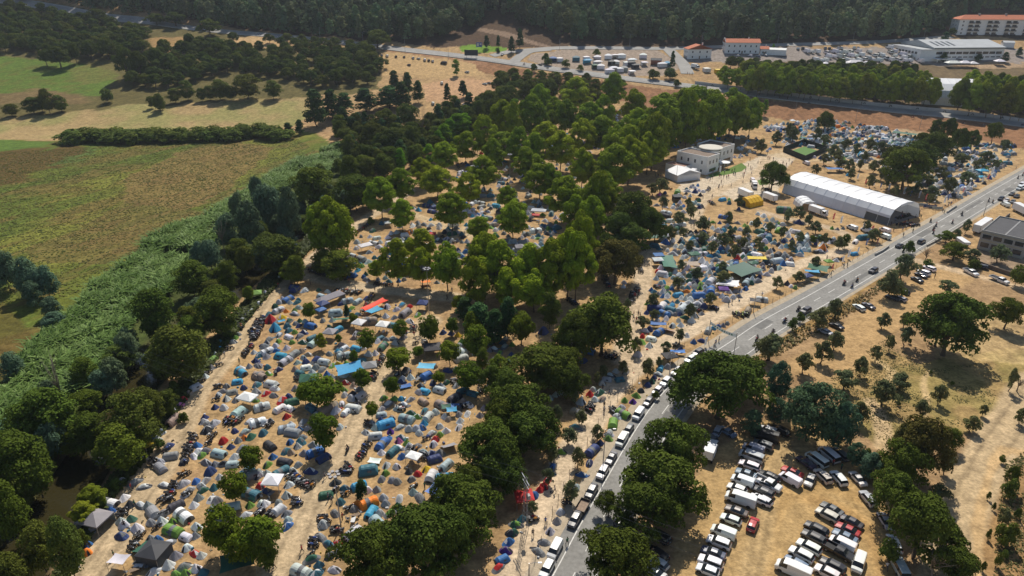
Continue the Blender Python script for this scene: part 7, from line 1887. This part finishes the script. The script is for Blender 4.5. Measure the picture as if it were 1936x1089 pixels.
# two white drink kiosks at the edge of the oaks
for (x, y, lab) in ((432, 425, "white kiosk with a green base and pale roof boxes beside the big dark oak"), (505, 440, "white kiosk with a green base half hidden by the big dark oak")):
    e = empty("kiosk", PZ('G', x, y), R(62)); m = MB(); m.box((0, 0, 1.2), (5.2, 2.3, 2.4)); m.build("cabin", PVC, e)
    m = MB(); m.box((0, 0, .35), (5.24, 2.34, .7)); m.build("base_band", mat("kiosk_green", (.03, .16, .07), rough=.6), e)
    for i in range(6):
        m = MB(); m.box((-2.1 + (i % 3) * 2.0, -.5 + (i // 3) * 1.0, 2.58), (1.3, .7, .3), 0, 0, .9); m.build("roof_box", mat("cream_box", (.6, .56, .46), rough=.7), e)
    tag(e, lab, "kiosk")
# --- green five-a-side pitch with dark fence screens
pts = [P(*q) for q in [(1490, 287), (1521, 277), (1549, 286), (1515, 299)]]
m = MB(); m.add([(p.x, p.y, .035) for p in pts], [(0, 1, 2, 3)][::-1]); tag(m.build("ball_pitch", mat("pitch_green", (.10, .20, .05), rough=.9, nscale=.6, namt=.1)), "small green ball pitch ringed by dark fence screens", "pitch")
m = MB(); pts2 = [P(*q) for q in [(1480, 287), (1519, 272), (1562, 286), (1521, 304), (1480, 287)]]
for a, b in zip(pts2[:-1], pts2[1:]):
    ang = frame_of(a, b); mid = (a + b) / 2; m.box((mid.x, mid.y, 1.4), ((b - a).length - .1, .08, 2.8), ang)
tag(m.build("screen_fence", mat("dark_screen", (.035, .045, .04), rough=.9)), "dark screen fence around the small green ball pitch", "fence")
# --- road banner, billboard, road sign panels
def post_at(parent, x, y, z0, z1, r_=.06): 
    q = MB(); q.tube([(x, y, z0), (x, y, z1)], r_, 6); return q.build("post", POLE, parent)
a, b = PZ('G', 1465, 400), PZ('G', 1655, 500)
e = empty("road_banner", a, frame_of(a, b)); L = (b - a).length
post_at(e, 0, 0, 0, 6.2, .09); post_at(e, L, 0, 0, 6.2, .09)
m = MB(); n_ = 10
vs = []
for i in range(n_ + 1):
    t = i / n_; zc = 5.7 - .5 * math.sin(math.pi * t); vs += [(L * t, .1, zc), (L * t, .1, zc - .9)]
m.add(vs, [(2 * i, 2 * i + 1, 2 * i + 3, 2 * i + 2) for i in range(n_)]); m.build("banner_cloth", mat("banner_white", (.62, .66, .64), rough=.7, trans=.2), e)
m = MB()
for i in range(9): m.box((L * (.1 + .09 * i), .07, 5.2 - .5 * math.sin(math.pi * (.1 + .09 * i))), (.42, .02, .38 if i % 3 else .22))
m.build("banner_lettering", mat("banner_green", (.05, .25, .14), rough=.8), e)
tag(e, "white banner with green lettering stretched across the main road", "banner")
a = P(891, 110); e = empty("billboard", a, R(-6)); m = MB(); m.box((0, 0, 4.2), (11, .3, 4.4)); m.build("panel", mat("billboard_dark", (.03, .04, .05), rough=.6), e)
for x in (-4, 0, 4): post_at(e, x, .25, 0, 6, .12)
tag(e, "dark billboard facing away beside the flyover road", "billboard")
a = P(906, 97); e = empty("road_sign", a, R(-4)); m = MB(); m.box((0, 0, 5.2), (5, .15, 3.6)); m.build("panel", mat("sign_blue", (.06, .12, .35), rough=.5), e)
m = MB(); m.box((-1, -.085, 5.2), (1.6, .02, 2.2)); m.box((1.2, -.085, 5.6), (1.4, .02, 1)); m.build("sign_graphic", WHITE, e)
for x in (-2, 2): post_at(e, x, 0, 0, 6.8, .1)
tag(e, "blue and white road sign on the green roadside lawn", "sign")
# --- floodlight mast, lamp posts, lattice power pole and its wires
def mast(px, py, pytop, heads, label, name="lamp_post"):
    p = P(px, py); H = top_z(p, pytop) - p.z; e = empty(name, p)
    m = MB(); m.tube([(0, 0, -.1), (0, 0, H * .5), (0, 0, H)], [.13, .1, .06], 8); m.build("pole", POLE, e)
    if heads == 6:
        c_ = MB(); c_.lathe([(.55, -.05), (.6, 0), (.55, .05)], 12, c=(0, 0, H)); c_.build("head_ring", POLE, e)
        for k in range(6):
            t = math.pi * k / 3; q = MB(); q.box((.8 * math.cos(t), .8 * math.sin(t), H - .05), (.55, .5, .35), t); q.build("floodlight", mat("flood_housing", (.25, .25, .26), rough=.4, metal=.5), e)
    else:
        a_ = MB(); a_.tube([(0, 0, H - .05), (.9, 0, H + .15), (1.5, 0, H + .15)], .04, 5); a_.build("arm", POLE, e)
        q = MB(); q.box((1.75, 0, H + .13), (.6, .25, .12)); q.build("lamp_head", mat("flood_housing"), e)
    tag(e, label, "lamp post"); return e, H
mast(645, 997, 897, 6, "tall floodlight mast ringed by six lamps beside the middle dirt track", "floodlight_mast")
mast(812, 600, 508, 6, "tall floodlight mast standing among the plane trees and the navy canopy", "floodlight_mast")
mast(964, 352, 292, 6, "tall floodlight mast in the middle of the plane grove", "floodlight_mast")
mast(1278, 343, 312, 1, "lamp post beside the white gabled event tent")
for (x, y, yt, lab) in [(1859, 408, 378, "leaning pole beside the road near the parked semi-trailer"), (1424, 590, 555, "street lamp on the verge of the pale camp track"), (1265, 712, 668, "street lamp beside the charcoal roadside canopy"), (1140, 880, 812, "street lamp between the navy tents and the road"),
                        (1000, 1089, 1065, "street lamp on the dry verge nearest the road"), (1738, 244, 212, "street lamp on the brown slope by the long panel wall"), (1504, 210, 185, "street lamp at the brown slope above the olive camp"), (1617, 230, 203, "street lamp standing midway along the brown slope"), (848, 112, 82, "street lamp beside the dark billboard"),
                        (766, 98, 70, "street lamp beside the far earth car park"), (687, 85, 60, "street lamp by the oak at the end of the woods"), (606, 78, 52, "street lamp on the road below the hillside wood"), (1470, 82, 60, "street lamp behind the motorhome yard"), (1612, 80, 60, "street lamp above the row of parked motorhomes"), (1746, 74, 58, "street lamp behind the industrial hall"),
                        (1190, 92, 65, "street lamp above the market stalls"), (1326, 88, 62, "street lamp behind the white gabled house"), (1432, 72, 42, "tall mast behind the villa"), (1058, 93, 74, "street lamp by the slip road junction"), (921, 102, 75, "street lamp beside the blue road sign")]:
    mast(x, y, yt, 1, lab)
pb = P(993, 1000); Hp = top_z(pb, 903); e = empty("power_pole", pb, R(20))
m = MB(); w0, w1 = .42, .2
for sx in (-1, 1):
    for sy in (-1, 1): m.tube([(sx * w0, sy * w0, -.1), (sx * w1, sy * w1, Hp)], .045, 5)
N_ = 11
for k in range(N_):
    z0, z1 = Hp * k / N_, Hp * (k + 1) / N_; a0, a1 = w0 + (w1 - w0) * k / N_, w0 + (w1 - w0) * (k + 1) / N_
    for (ax, ay, bx, by) in ((-1, -1, 1, -1), (1, -1, 1, 1), (1, 1, -1, 1), (-1, 1, -1, -1)):
        m.tube([(ax * a0, ay * a0, z0), (bx * a1, by * a1, z1)], .02, 4); m.tube([(ax * a1, ay * a1, z1), (bx * a1, by * a1, z1)], .02, 4)
m.build("lattice_mast", mat("dull_steel", (.26, .26, .26), rough=.6, metal=.3), e)
c_ = MB(); c_.tube([(0, -2.0, Hp - .4), (0, 2.0, Hp - .4)], .08, 5); c_.tube([(0, -1.4, Hp - 1.4), (0, 1.4, Hp - 1.4)], .07, 5); c_.build("crossarm", mat("galvanised"), e)
for y in (-1.9, 0, 1.9): q = MB(); q.lathe([(.03, 0), (.1, .08), (.05, .16), (.1, .24), (.03, .34)], 8, c=(0, y, Hp - .35)); q.build("insulator", mat("insulator_brown", (.2, .1, .06), rough=.3), e)
q = MB(); q.box((.55, 0, Hp * .62), (.5, .7, .9)); q.build("switch_box", GREYW, e)
tag(e, "lattice steel power pole with crossarms beside the pale track", "power pole")
wa, wb = P(227, 742), P(1430, 1180)
d = (wb - wa).normalized(); nn = Vector((-d.y, d.x, 0))
ends = [wa, pb, P(1750, 1300)]
for k in (-1, 0, 1):
    m = MB(); pts = []
    for s_, t_ in zip(ends[:-1], ends[1:]):
        for i in range(17):
            t = i / 16; p = s_.lerp(t_, t) + nn * k * 1.9; p.z = Hp - .0 - 3.2 * 4 * t * (1 - t) * (1 if s_ is wa else .8) * .5 + (2.0 * (1 - t) if s_ is wa else 0); pts.append(p)
    m.tube(pts, .012, 4); tag(m.build("power_line", mat("wire", (.22, .22, .22), rough=.5, metal=.3)), ["power wire crossing the camp on the river side of its two companions", "middle power wire crossing the camp", "power wire crossing the camp on the hill side of its two companions"][k + 1], "power line")
# --- roadside post fence (each post a part)
def post_fence(line, gap, h, label, lean=.06, wires=2, m=WOOD, r_=.05, name="post_fence"):
    pts = smooth_line([P(*q) for q in line], .5); e = empty(name, pts[0]); acc = 0; last = pts[0]; prev = None; n = 0; W_ = []
    for p in pts:
        acc += (p - last).length; last = p
        if n == 0 or acc >= gap:
            acc = 0; n += 1; o = p - pts[0]; hh = h * HANG_R.uniform(.9, 1.1); t = Vector((o.x + HANG_R.uniform(-lean, lean), o.y + HANG_R.uniform(-lean, lean), hh))
            if n <= 100: q = MB(); q.tube([(o.x, o.y, -.1), t], r_, 5); q.build("post", m, e)
            W_.append(t)
    for k in range(wires):
        q = MB(); q.tube([Vector((t.x, t.y, t.z * (.9 - .35 * k))) for t in W_], .012, 3); q.build("wire", POLE, e)
    tag(e, label, "fence"); return e
post_fence([(1000, 1089), (1040, 985), (1075, 905), (1105, 850), (1150, 775), (1190, 735), (1225, 700), (1265, 680)], 3.4, 1.9, "line of thin wooden posts between the roadside tents and parked cars")
post_fence([(1275, 668), (1330, 640), (1390, 605), (1450, 578), (1510, 545), (1560, 520), (1620, 490), (1675, 458)], 3.6, 1.8, "wooden post fence between the olive camp and the main road")
post_fence([(1768, 402), (1800, 385), (1850, 350), (1890, 318), (1940, 278)], 3.0, 1.7, "post and mesh fence behind the roadside flags")
post_fence([(1140, 742), (1180, 712), (1208, 690), (1220, 672)], 2.5, .5, "low kerb of posts along the pale camp track", wires=1)
post_fence([(1318, 340), (1345, 346), (1364, 356)], 1.8, 1.1, "orange barrier mesh beside the clubhouse tents", m=mat("barrier_orange", (.55, .25, .08), rough=.7))
# --- feather flags
FLAGW = {}
FLAGL = []
def flag(reg_, x, y, h_px, c, group="feather flags around the marquee"):
    p = PZ(reg_, x, y); H = h_px * ZS * mpp(p) * 1.12; 
    cc = dict(w=(.72, .73, .75), r=(.52, .05, .05), n=(.05, .10, .28), k=(.04, .04, .045))[c]
    e = empty("feather_flag", p, R(HANG_R.uniform(-25, 15)))
    q = MB(); q.tube([(0, 0, 0), (0, 0, H * .8), (.12 * H, 0, H)], [.03, .022, .012], 5); q.build("pole", POLE, e)
    q = MB(); wv = H * .2; n = 7; vs = []
    for i in range(n + 1):
        t = i / n; z = H * (.16 + .82 * t); w_ = wv * (1 - .55 * max(0, t - .75) / .25); dx = .12 * H * max(0, (t - .78) / .22)
        vs += [(dx + .02, .02 * math.sin(4 * t), z), (dx + w_, .12 * math.sin(5 * t + 1), z - .04 * H * (t > .9))]
    q.add(vs, [(2 * i, 2 * i + 1, 2 * i + 3, 2 * i + 2) for i in range(n)]); q.build("cloth", mat("flag_" + c, cc, rough=.7, trans=.25), e)
    q = MB()
    for k in range(4): q.box((wv * .5, .01, H * (.35 + .11 * k)), (wv * .45, .30, H * .055))
    q2 = MB()
    for k in range(4):
        z = H * (.33 + .12 * k); q2.add([(wv * .25, -.14, z), (wv * .7, -.14, z), (wv * .7, -.14, z + H * .06), (wv * .25, -.14, z + H * .06)], [(0, 1, 2, 3)])
    q2.build("print", mat("flag_print_" + c, (.08, .09, .12) if c == 'w' else (.7, .7, .7), rough=.7), e)
    tag(e, None, "flag", group); FLAGL.append((e, dict(w="white", r="red", n="navy", k="black")[c], p))
for s in """Q 768 310 45 r;Q 830 322 55 w;Q 880 335 40 n;Q 935 358 60 w;Q 992 372 55 r;Q 1047 385 60 w;Q 1098 398 45 n;Q 1158 415 62 w;Q 1207 430 55 r;Q 1272 445 62 w;Q 1343 450 65 w;Q 1372 430 60 n;Q 1436 403 62 w;Q 1485 370 40 r;Q 1515 355 65 w;Q 1538 335 50 n;Q 1688 240 65 w;Q 1622 295 55 w;
Q 1665 270 40 r;Q 480 550 60 w;Q 533 570 55 r;Q 585 600 65 w;Q 752 635 60 w;Q 815 660 55 r;Q 773 760 60 n;Q 855 745 50 r;Q 712 810 50 w;Q 640 850 70 w;Q 600 880 55 w;Q 527 930 45 r;Q 710 270 45 w;Q 648 260 40 n;O 1545 225 55 w;O 1460 605 60 w;G 1437 450 80 w""".replace('\n', '').split(';'):
    rg, x, y, h_, c = s.split(); flag(rg, float(x), float(y), float(h_), c)
# banners fixed on the fence by the marquee
for k, (x, y, w_, c) in enumerate([(1180, 465, 5, (.45, .48, .40)), (1245, 478, 5, (.05, .07, .18)), (1300, 490, 4, (.40, .42, .36))]):
    p = PZ('Q', x, y); m = MB(); m.box((0, 0, .75), (w_, .06, 1.2)); m.box((-w_ * .45, 0, .1), (.08, .08, .2)); m.box((w_ * .45, 0, .1), (.08, .08, .2)); m.box((0, -.045, .8), (w_ * .6, .02, .35), 0, 1)
    tag(m.build("fence_banner", [mat(f"fence_banner_{'abc'[k]}", c, rough=.7), mat("banner_print", (.3, .32, .3), rough=.7)], loc=p, rz=R(-12)), ["pale green sponsor banner by the marquee's open end", "navy sponsor banner on the fence by the marquee", "pale sponsor banner nearest the main road"][k], "banner")
# dark speakers, stage gear and tables at the marquee's open end
for k, (x, y) in enumerate([(1075, 510), (1100, 495), (1040, 490), (1150, 530)]):
    p = PZ('Q', x, y); m = MB(); m.box((0, 0, 1.3), (1.6, .9, 1.8)); m.box((0, 0, .2), (1.4, .8, .4)); tag(m.build("speaker_stack", mat("speaker_black", (.02, .02, .022), rough=.7), loc=p), "black speaker stack at the marquee's open end", "speaker", "speaker stacks at the marquee")
# camp tables beside the big canopies
TABM = None
for k, (rg, x, y) in enumerate([('I', 1020, 1030), ('J', 745, 660), ('J', 130, 500), ('F', 950, 350), ('J', 1160, 275), ('O', 220, 580), ('F', 1060, 905), ('I', 990, 1060), ('F', 1200, 700), ('J', 730, 690)]):
    p = PZ(rg, x, y); e = empty("camp_table", p, R(30 * k)); m = MB(); m.box((0, 0, .72), (1.5, .75, .04)); m.build("top", [PALEF, WOOD, GREYF][k % 3], e)
    for sx in (-1, 1):
        for sy in (-1, 1): q = MB(); q.tube([(sx * .65, sy * .3, 0), (sx * .65, sy * .3, .7)], .02, 5); q.build("leg", POLE, e)
    e["category"] = "table"; TREG.append((e, 'tbl', 'x', p))
    for j in range(2):
        cp = p + Vector((math.cos(k + j * 2.6) * 1.3, math.sin(k + j * 2.6) * 1.3, 0)); ch = empty("camp_chair", cp, R(40 * k + 150 * j))
        m = MB(); m.box((0, 0, .43), (.5, .5, .05)); m.build("seat", GREYF, ch); m = MB(); m.box((-.25, 0, .72), (.05, .5, .5)); m.build("backrest", GREYF, ch)
        for sx in (-1, 1):
            for sy in (-1, 1): q = MB(); q.tube([(sx * .22, sy * .22, 0), (sx * .22, sy * .22, .42)], .018, 4); q.build("leg", POLE, ch)
        ch["category"] = "chair"; TREG.append((ch, 'chr', 'x', cp))
# ---------------- the tents and motorcycles: the largest one by one, the far rest as one mass ----------------
def merged(name, items, mats, label, cat):
    """items: (mesh list with colours, p, rot, scale) joined as one coloured mesh"""
    VV, FF, CC, o = [], [], [], 0
    cache = {}
    for meshes, p, a, sc in items:
        c_, s_ = math.cos(a), math.sin(a)
        for me, colr in meshes:
            if me.name not in cache:
                v = np.empty(len(me.vertices) * 3); me.vertices.foreach_get("co", v); v = v.reshape(-1, 3)
                me.calc_loop_triangles(); t = np.empty(len(me.loop_triangles) * 3, int); me.loop_triangles.foreach_get("vertices", t)
                cache[me.name] = (v, t.reshape(-1, 3))
            v, t = cache[me.name]; w = v * np.array(sc)
            VV.append(np.stack([w[:, 0] * c_ - w[:, 1] * s_ + p.x, w[:, 0] * s_ + w[:, 1] * c_ + p.y, w[:, 2] + p.z], 1)); FF.append(t + o); o += len(v)
            CC.append(np.repeat(np.array(colr)[None], len(v), 0))
    me = np_mesh(name, np.concatenate(VV), np.concatenate(FF), mats); set_color_attr(me, np.concatenate(CC))
    return tag(link(name, me), label, cat, kind="stuff")
DSPEC.sort(key=lambda q: -q[0])
cnt = {}; rest = []
for (_, i, p, a, sc, colr, c, parts) in DSPEC:
    nm = "dome_tent" if i in (0, 5) else "porch_tent"
    if cnt.get(nm, 0) >= 298: rest.append(([(DOMES[i][0], colr)], p, a, sc)); continue
    cnt[nm] = cnt.get(nm, 0) + 1
    o = link(nm, DOMES[i][0], None, p, a, sc, colr)
    if parts: link("door", DOMES[i][1], o)
    o["category"] = "tent"; o["group"] = "dome tents" if nm == "dome_tent" else "dome tents with a porch"
    TREG.append((o, c, 'd' if nm == "dome_tent" else 'q', p))
if rest: merged("far_tents", rest, mat("far_tent_fabric", attr="Col", rough=.6, spec=.25, trans=.15), "many small far tents crowded under the trees and in the far olive camp", "tents")
bikes_spec.sort(key=lambda q: -q[0])
nride = len(BREG)
restb = []
for k, (_, p, ang, near, group, cc) in enumerate(bikes_spec):
    if k < 297 - nride: bike(p, ang, near, group, c=cc, build=True)
    else: restb.append(([(MF, (.05, .05, .055)), (MT, cc[0]), (MS, (.02, .02, .022)), (WHL, (.03, .03, .03))] if False else [(MF, (.05, .05, .055)), (MT, cc[0]), (MS, (.02, .02, .022))], p, ang, (1, 1, 1)))
if restb:
    wl = []
    for (_, p, ang, near, group, cc) in bikes_spec[297 - nride:]:
        for x in (.74, -.70): wl.append(([(MW, (.03, .03, .03))], Vector((p.x + x * math.cos(ang), p.y + x * math.sin(ang), p.z + .315)), ang, (1, 1, 1)))
    merged("far_motorcycles", restb + wl, mat("far_bike_paint", attr="Col", rough=.4), "many far motorcycles parked in the shade and by the marquee", "motorcycles")

# small gear strewn between the tents: bags, boxes, mats, bottles
def gear():
    r = np.random.default_rng(12); T = [t for t in TENTPOS]; VV, FF, CC = [], [], []; o = 0
    pal = [(.5, .5, .5), (.04, .04, .05), (.1, .12, .2), (.4, .06, .05), (.6, .6, .58), (.2, .16, .1), (.05, .2, .3), (.45, .35, .1)]
    for _ in range(1500):
        x, y, rad = T[r.integers(len(T))]; a = r.uniform(0, 6.28); d = rad + r.uniform(.2, 1.2); x += d * math.cos(a); y += d * math.sin(a)
        if y > 300: continue
        L_, W_, H_ = r.uniform(.2, .75), r.uniform(.15, .5), r.uniform(.05, .38); t = r.uniform(0, 3.14); c_, s_ = math.cos(t), math.sin(t)
        v = []
        for z, k in ((0.0, 1), (H_, r.uniform(.55, .95))):
            for sx, sy in ((-1, -1), (1, -1), (1, 1), (-1, 1)):
                u, w = sx * L_ / 2 * k * r.uniform(.8, 1.1), sy * W_ / 2 * k * r.uniform(.8, 1.1); v.append((x + u * c_ - w * s_, y + u * s_ + w * c_, z))
        VV.append(v); FF.append(np.array([(4, 5, 6, 7), (0, 1, 5, 4), (1, 2, 6, 5), (2, 3, 7, 6), (3, 0, 4, 7)]) + o); o += 8; CC.append(np.repeat(np.array([pal[r.integers(8)]]), 8, 0))
    me = np_mesh("camp_gear", np.array(VV).reshape(-1, 3), np.concatenate(FF), mat("camp_gear_cloth", attr="Col", rough=.8)); set_color_attr(me, np.concatenate(CC))
    tag(link("camp_gear", me), "bags, boxes and mats strewn on the ground between the tents", "camp gear", kind="stuff")
gear()
# ---------------- labels: look first, then distance order from a landmark one can find ----------------
LM = []
for ph, rg, x, y in [("the orange pyramid tent", 'Q', 460, 780), ("the brick red tipi", 'F', 125, 262), ("the sky blue tipi", 'F', 155, 325), ("the long red tarp", 'F', 885, 160), ("the large blue ridge tarp", 'F', 705, 650), ("the party tent with flags", 'F', 410, 730),
    ("the long grey canopy", 'F', 560, 130), ("the charcoal pavilion canopy", 'I', 1140, 955), ("the grey riverside pavilion", 'I', 715, 720), ("the yellow awning sheet", 'I', 1080, 160), ("the flat pale awning", 'I', 890, 1020), ("the large green ridge sheet", 'F', 655, 280), ("the canopy over the red dome", 'J', 150, 450),
    ("the pale blue awning", 'F', 1265, 635), ("the charcoal camp canopy", 'F', 1310, 500), ("the middle-track floodlight mast", 'J', 640, 730), ("the grove-edge floodlight mast", 'F', 1285, 230), ("the violet blue awning", 'J', 1340, 500), ("the blue groundsheet", 'F', 1468, 885), ("the navy canopy by the mast", 'F', 1240, 175),
    ("the lattice power pole", 'K', 130, 740), ("the red emblem canopy", 'K', 120, 560), ("the biggest dark oak", 'G', 720, 480), ("the white kiosks", 'G', 460, 430), ("the road banner", 'G', 1465, 400), ("the charcoal roadside canopy", 'G', 1180, 560), ("the blue trackside tarp", 'G', 1100, 300), ("the violet canopy", 'G', 1575, 65), ("the white sheet awning", 'G', 1600, 20),
    ("the tall green shade net", 'O', 1170, 905), ("the huge green shade net", 'O', 1715, 965), ("the bright yellow tarp", 'O', 1820, 870), ("the yellow frame tent", 'O', 1830, 470), ("the clubhouse", 'O', 1450, 200), ("the white gabled tent", 'O', 1220, 250), ("the long green tarp", 'O', 1075, 715), ("the sky blue oak-side tarp", 'O', 1115, 625),
    ("the long silver canopy", 'O', 225, 530), ("the lower grove pavilion", 'O', 90, 800), ("the twin-peak white canopy", 'N', 820, 790), ("the red parasol canopy", 'N', 1310, 700), ("the tall grove mast", 'O', 15, 320), ("the ball pitch", 'Q', 330, 70), ("the marquee's open end", 'Q', 1030, 560), ("the marquee's far end", 'Q', 160, 340), ("the red-cabbed truck", 'O', 1345, 250),
    ("the blue roadside awning", 'Q', 375, 980), ("the green sheet by the orange tent", 'Q', 490, 715), ("the sky blue fence canopy", 'Q', 1620, 235), ("the workshop building", 'Q', 1700, 800), ("the parked semi-trailer", 'Q', 1620, 640), ("the white flatbed lorry", 'Q', 1760, 1020), ("the long white van", 'K', 1700, 540), ("the bright red hatchback", 'K', 1790, 718),
    ("the large black van", 'K', 1880, 75), ("the camper in the shade", 'K', 1470, 225), ("the open cargo trailer", 'K', 560, 588), ("the field's great oak", 'S', 1340, 490), ("the industrial hall", 'D', 1500, 400), ("the apartment block", 'D', 1650, 230), ("the gabled lane house", 'C', 1400, 410), ("the stepped-gable villa", 'C', 1680, 380), ("the market hut", 'C', 1085, 470), ("the dark billboard", 'B', 1620, 430),
    ("the barrel tent beyond the road", 'D', 1370, 720), ("the underpass banner", 'C', 750, 570), ("the dead reed-bed tree", 'E', 500, 870), ("the bare riverside tree", 'M', 1650, 800), ("the leafless grove tree", 'B', 1240, 1000), ("the head-of-track canopy", 'E', 1885, 100), ("the hay strip's lone shrub", 'A', 1150, 780), ("the green field", 'A', 400, 600),
    ("the bare field tree", 'S', 1860, 750), ("the twiggy car park tree", 'L', 1240, 1050), ("the blue road sign", 'B', 1640, 370), ("the long panel wall's start", 'C', 1430, 640)]:
    LM.append((ph, PZ(rg, x, y).to_2d()))
ORD = ["closest", "second closest", "third closest", "fourth closest", "fifth closest", "sixth closest", "seventh closest", "eighth closest", "ninth closest", "tenth closest", "eleventh closest", "twelfth closest"]
def label_all(items):
    """items: (object, descriptor, position)"""
    by = {}
    for o, d, p in items: by.setdefault(d, []).append((o, Vector((p[0], p[1]))))
    for d, L_ in by.items():
        ranks = {}
        for ph, q in LM:
            for k, i in enumerate(sorted(range(len(L_)), key=lambda i: (L_[i][1] - q).length)):
                if k < 12: ranks.setdefault(i, []).append((k, (L_[i][1] - q).length, ph))
        for i, (o, p) in enumerate(L_):
            if len(L_) == 1 and i in ranks:
                k, _, ph = min(ranks[i], key=lambda t: t[1]); o["label"] = f"{d} near {ph}"
            elif i in ranks:
                k, _, ph = min(ranks[i], key=lambda t: (t[0] + t[1] / 60)); lb = f"{d}, {ORD[k]} of its kind to {ph}" if len(d.split()) < 6 else f"{d}, {ORD[k]} to {ph}"
                o["label"] = lb if len(re.findall(r"[A-Za-z0-9']+(?:-[A-Za-z0-9]+)*", lb.replace("-", " "))) <= 16 else f"{d}, {ORD[k]} to {ph.replace('the ', '', 1)}".replace("tall ", "").replace("dark ", "", 1)
            else:
                k, ph = min(((p - q).length, ph) for ph, q in LM); o["label"] = f"{d} in the crowd around {ph}"; o["group"] = f"{d}s around {ph}"
items = []
for o, d in REG: items.append((o, d, o.location))
for o, c, t, p in TREG:
    if t == 'x': items.append((o, {"tbl": "folding camp table on the dry grass", "chr": "grey folding camp chair on the dry grass"}[c], p)); o["group"] = {"tbl": "camp tables", "chr": "camp chairs"}[c]; continue
    cn = TC[c][1]
    items.append((o, {'d': f"{cn} dome tent", 'q': f"{cn} porch dome tent", 't': f"{cn} tunnel tent", 'c': f"{cn} pop-up canopy", 'p': f"{cn} tarp shelter"}[t], p))
    if t == 't': o["group"] = "tunnel tents"
for o, d, p in CREG: items.append((o, d, p))
for o, d, p in BREG: items.append((o, f"{d} motorcycle" + (" on the move" if o["group"].startswith("motorcycles riding") else ""), p))
PD = dict(stand="standing", walk="walking", hold="reaching forward", ride="riding a motorcycle", sit="sitting")
for o, d, p, ps in PREG: items.append((o, f"{d} {PD[ps]}", p))
for o, c, p in FLAGL: items.append((o, f"{c} feather flag", p))
for o, c in CANLAB: items.append((o, f"{TC[c][1]} market stall canopy", o.location))
label_all([(o, d, p) for o, d, p in items if "label" not in o.keys()])
# ---------------- air ----------------
hz = MB(); hz.box((60, 460, 60), (1500, 1140, 150))
hm = bpy.data.materials.new("haze_air"); hm.use_nodes = True
hn = hm.node_tree; hn.nodes.remove(hn.nodes["Principled BSDF"])
pv = hn.nodes.new("ShaderNodeVolumePrincipled"); pv.inputs["Color"].default_value = (.80, .88, 1.0, 1); pv.inputs["Density"].default_value = 0.00008; pv.inputs["Anisotropy"].default_value = .35
hn.links.new(pv.outputs[0], [n for n in hn.nodes if n.type == 'OUTPUT_MATERIAL'][0].inputs["Volume"])
tag(hz.build("haze", hm), kind="stuff")
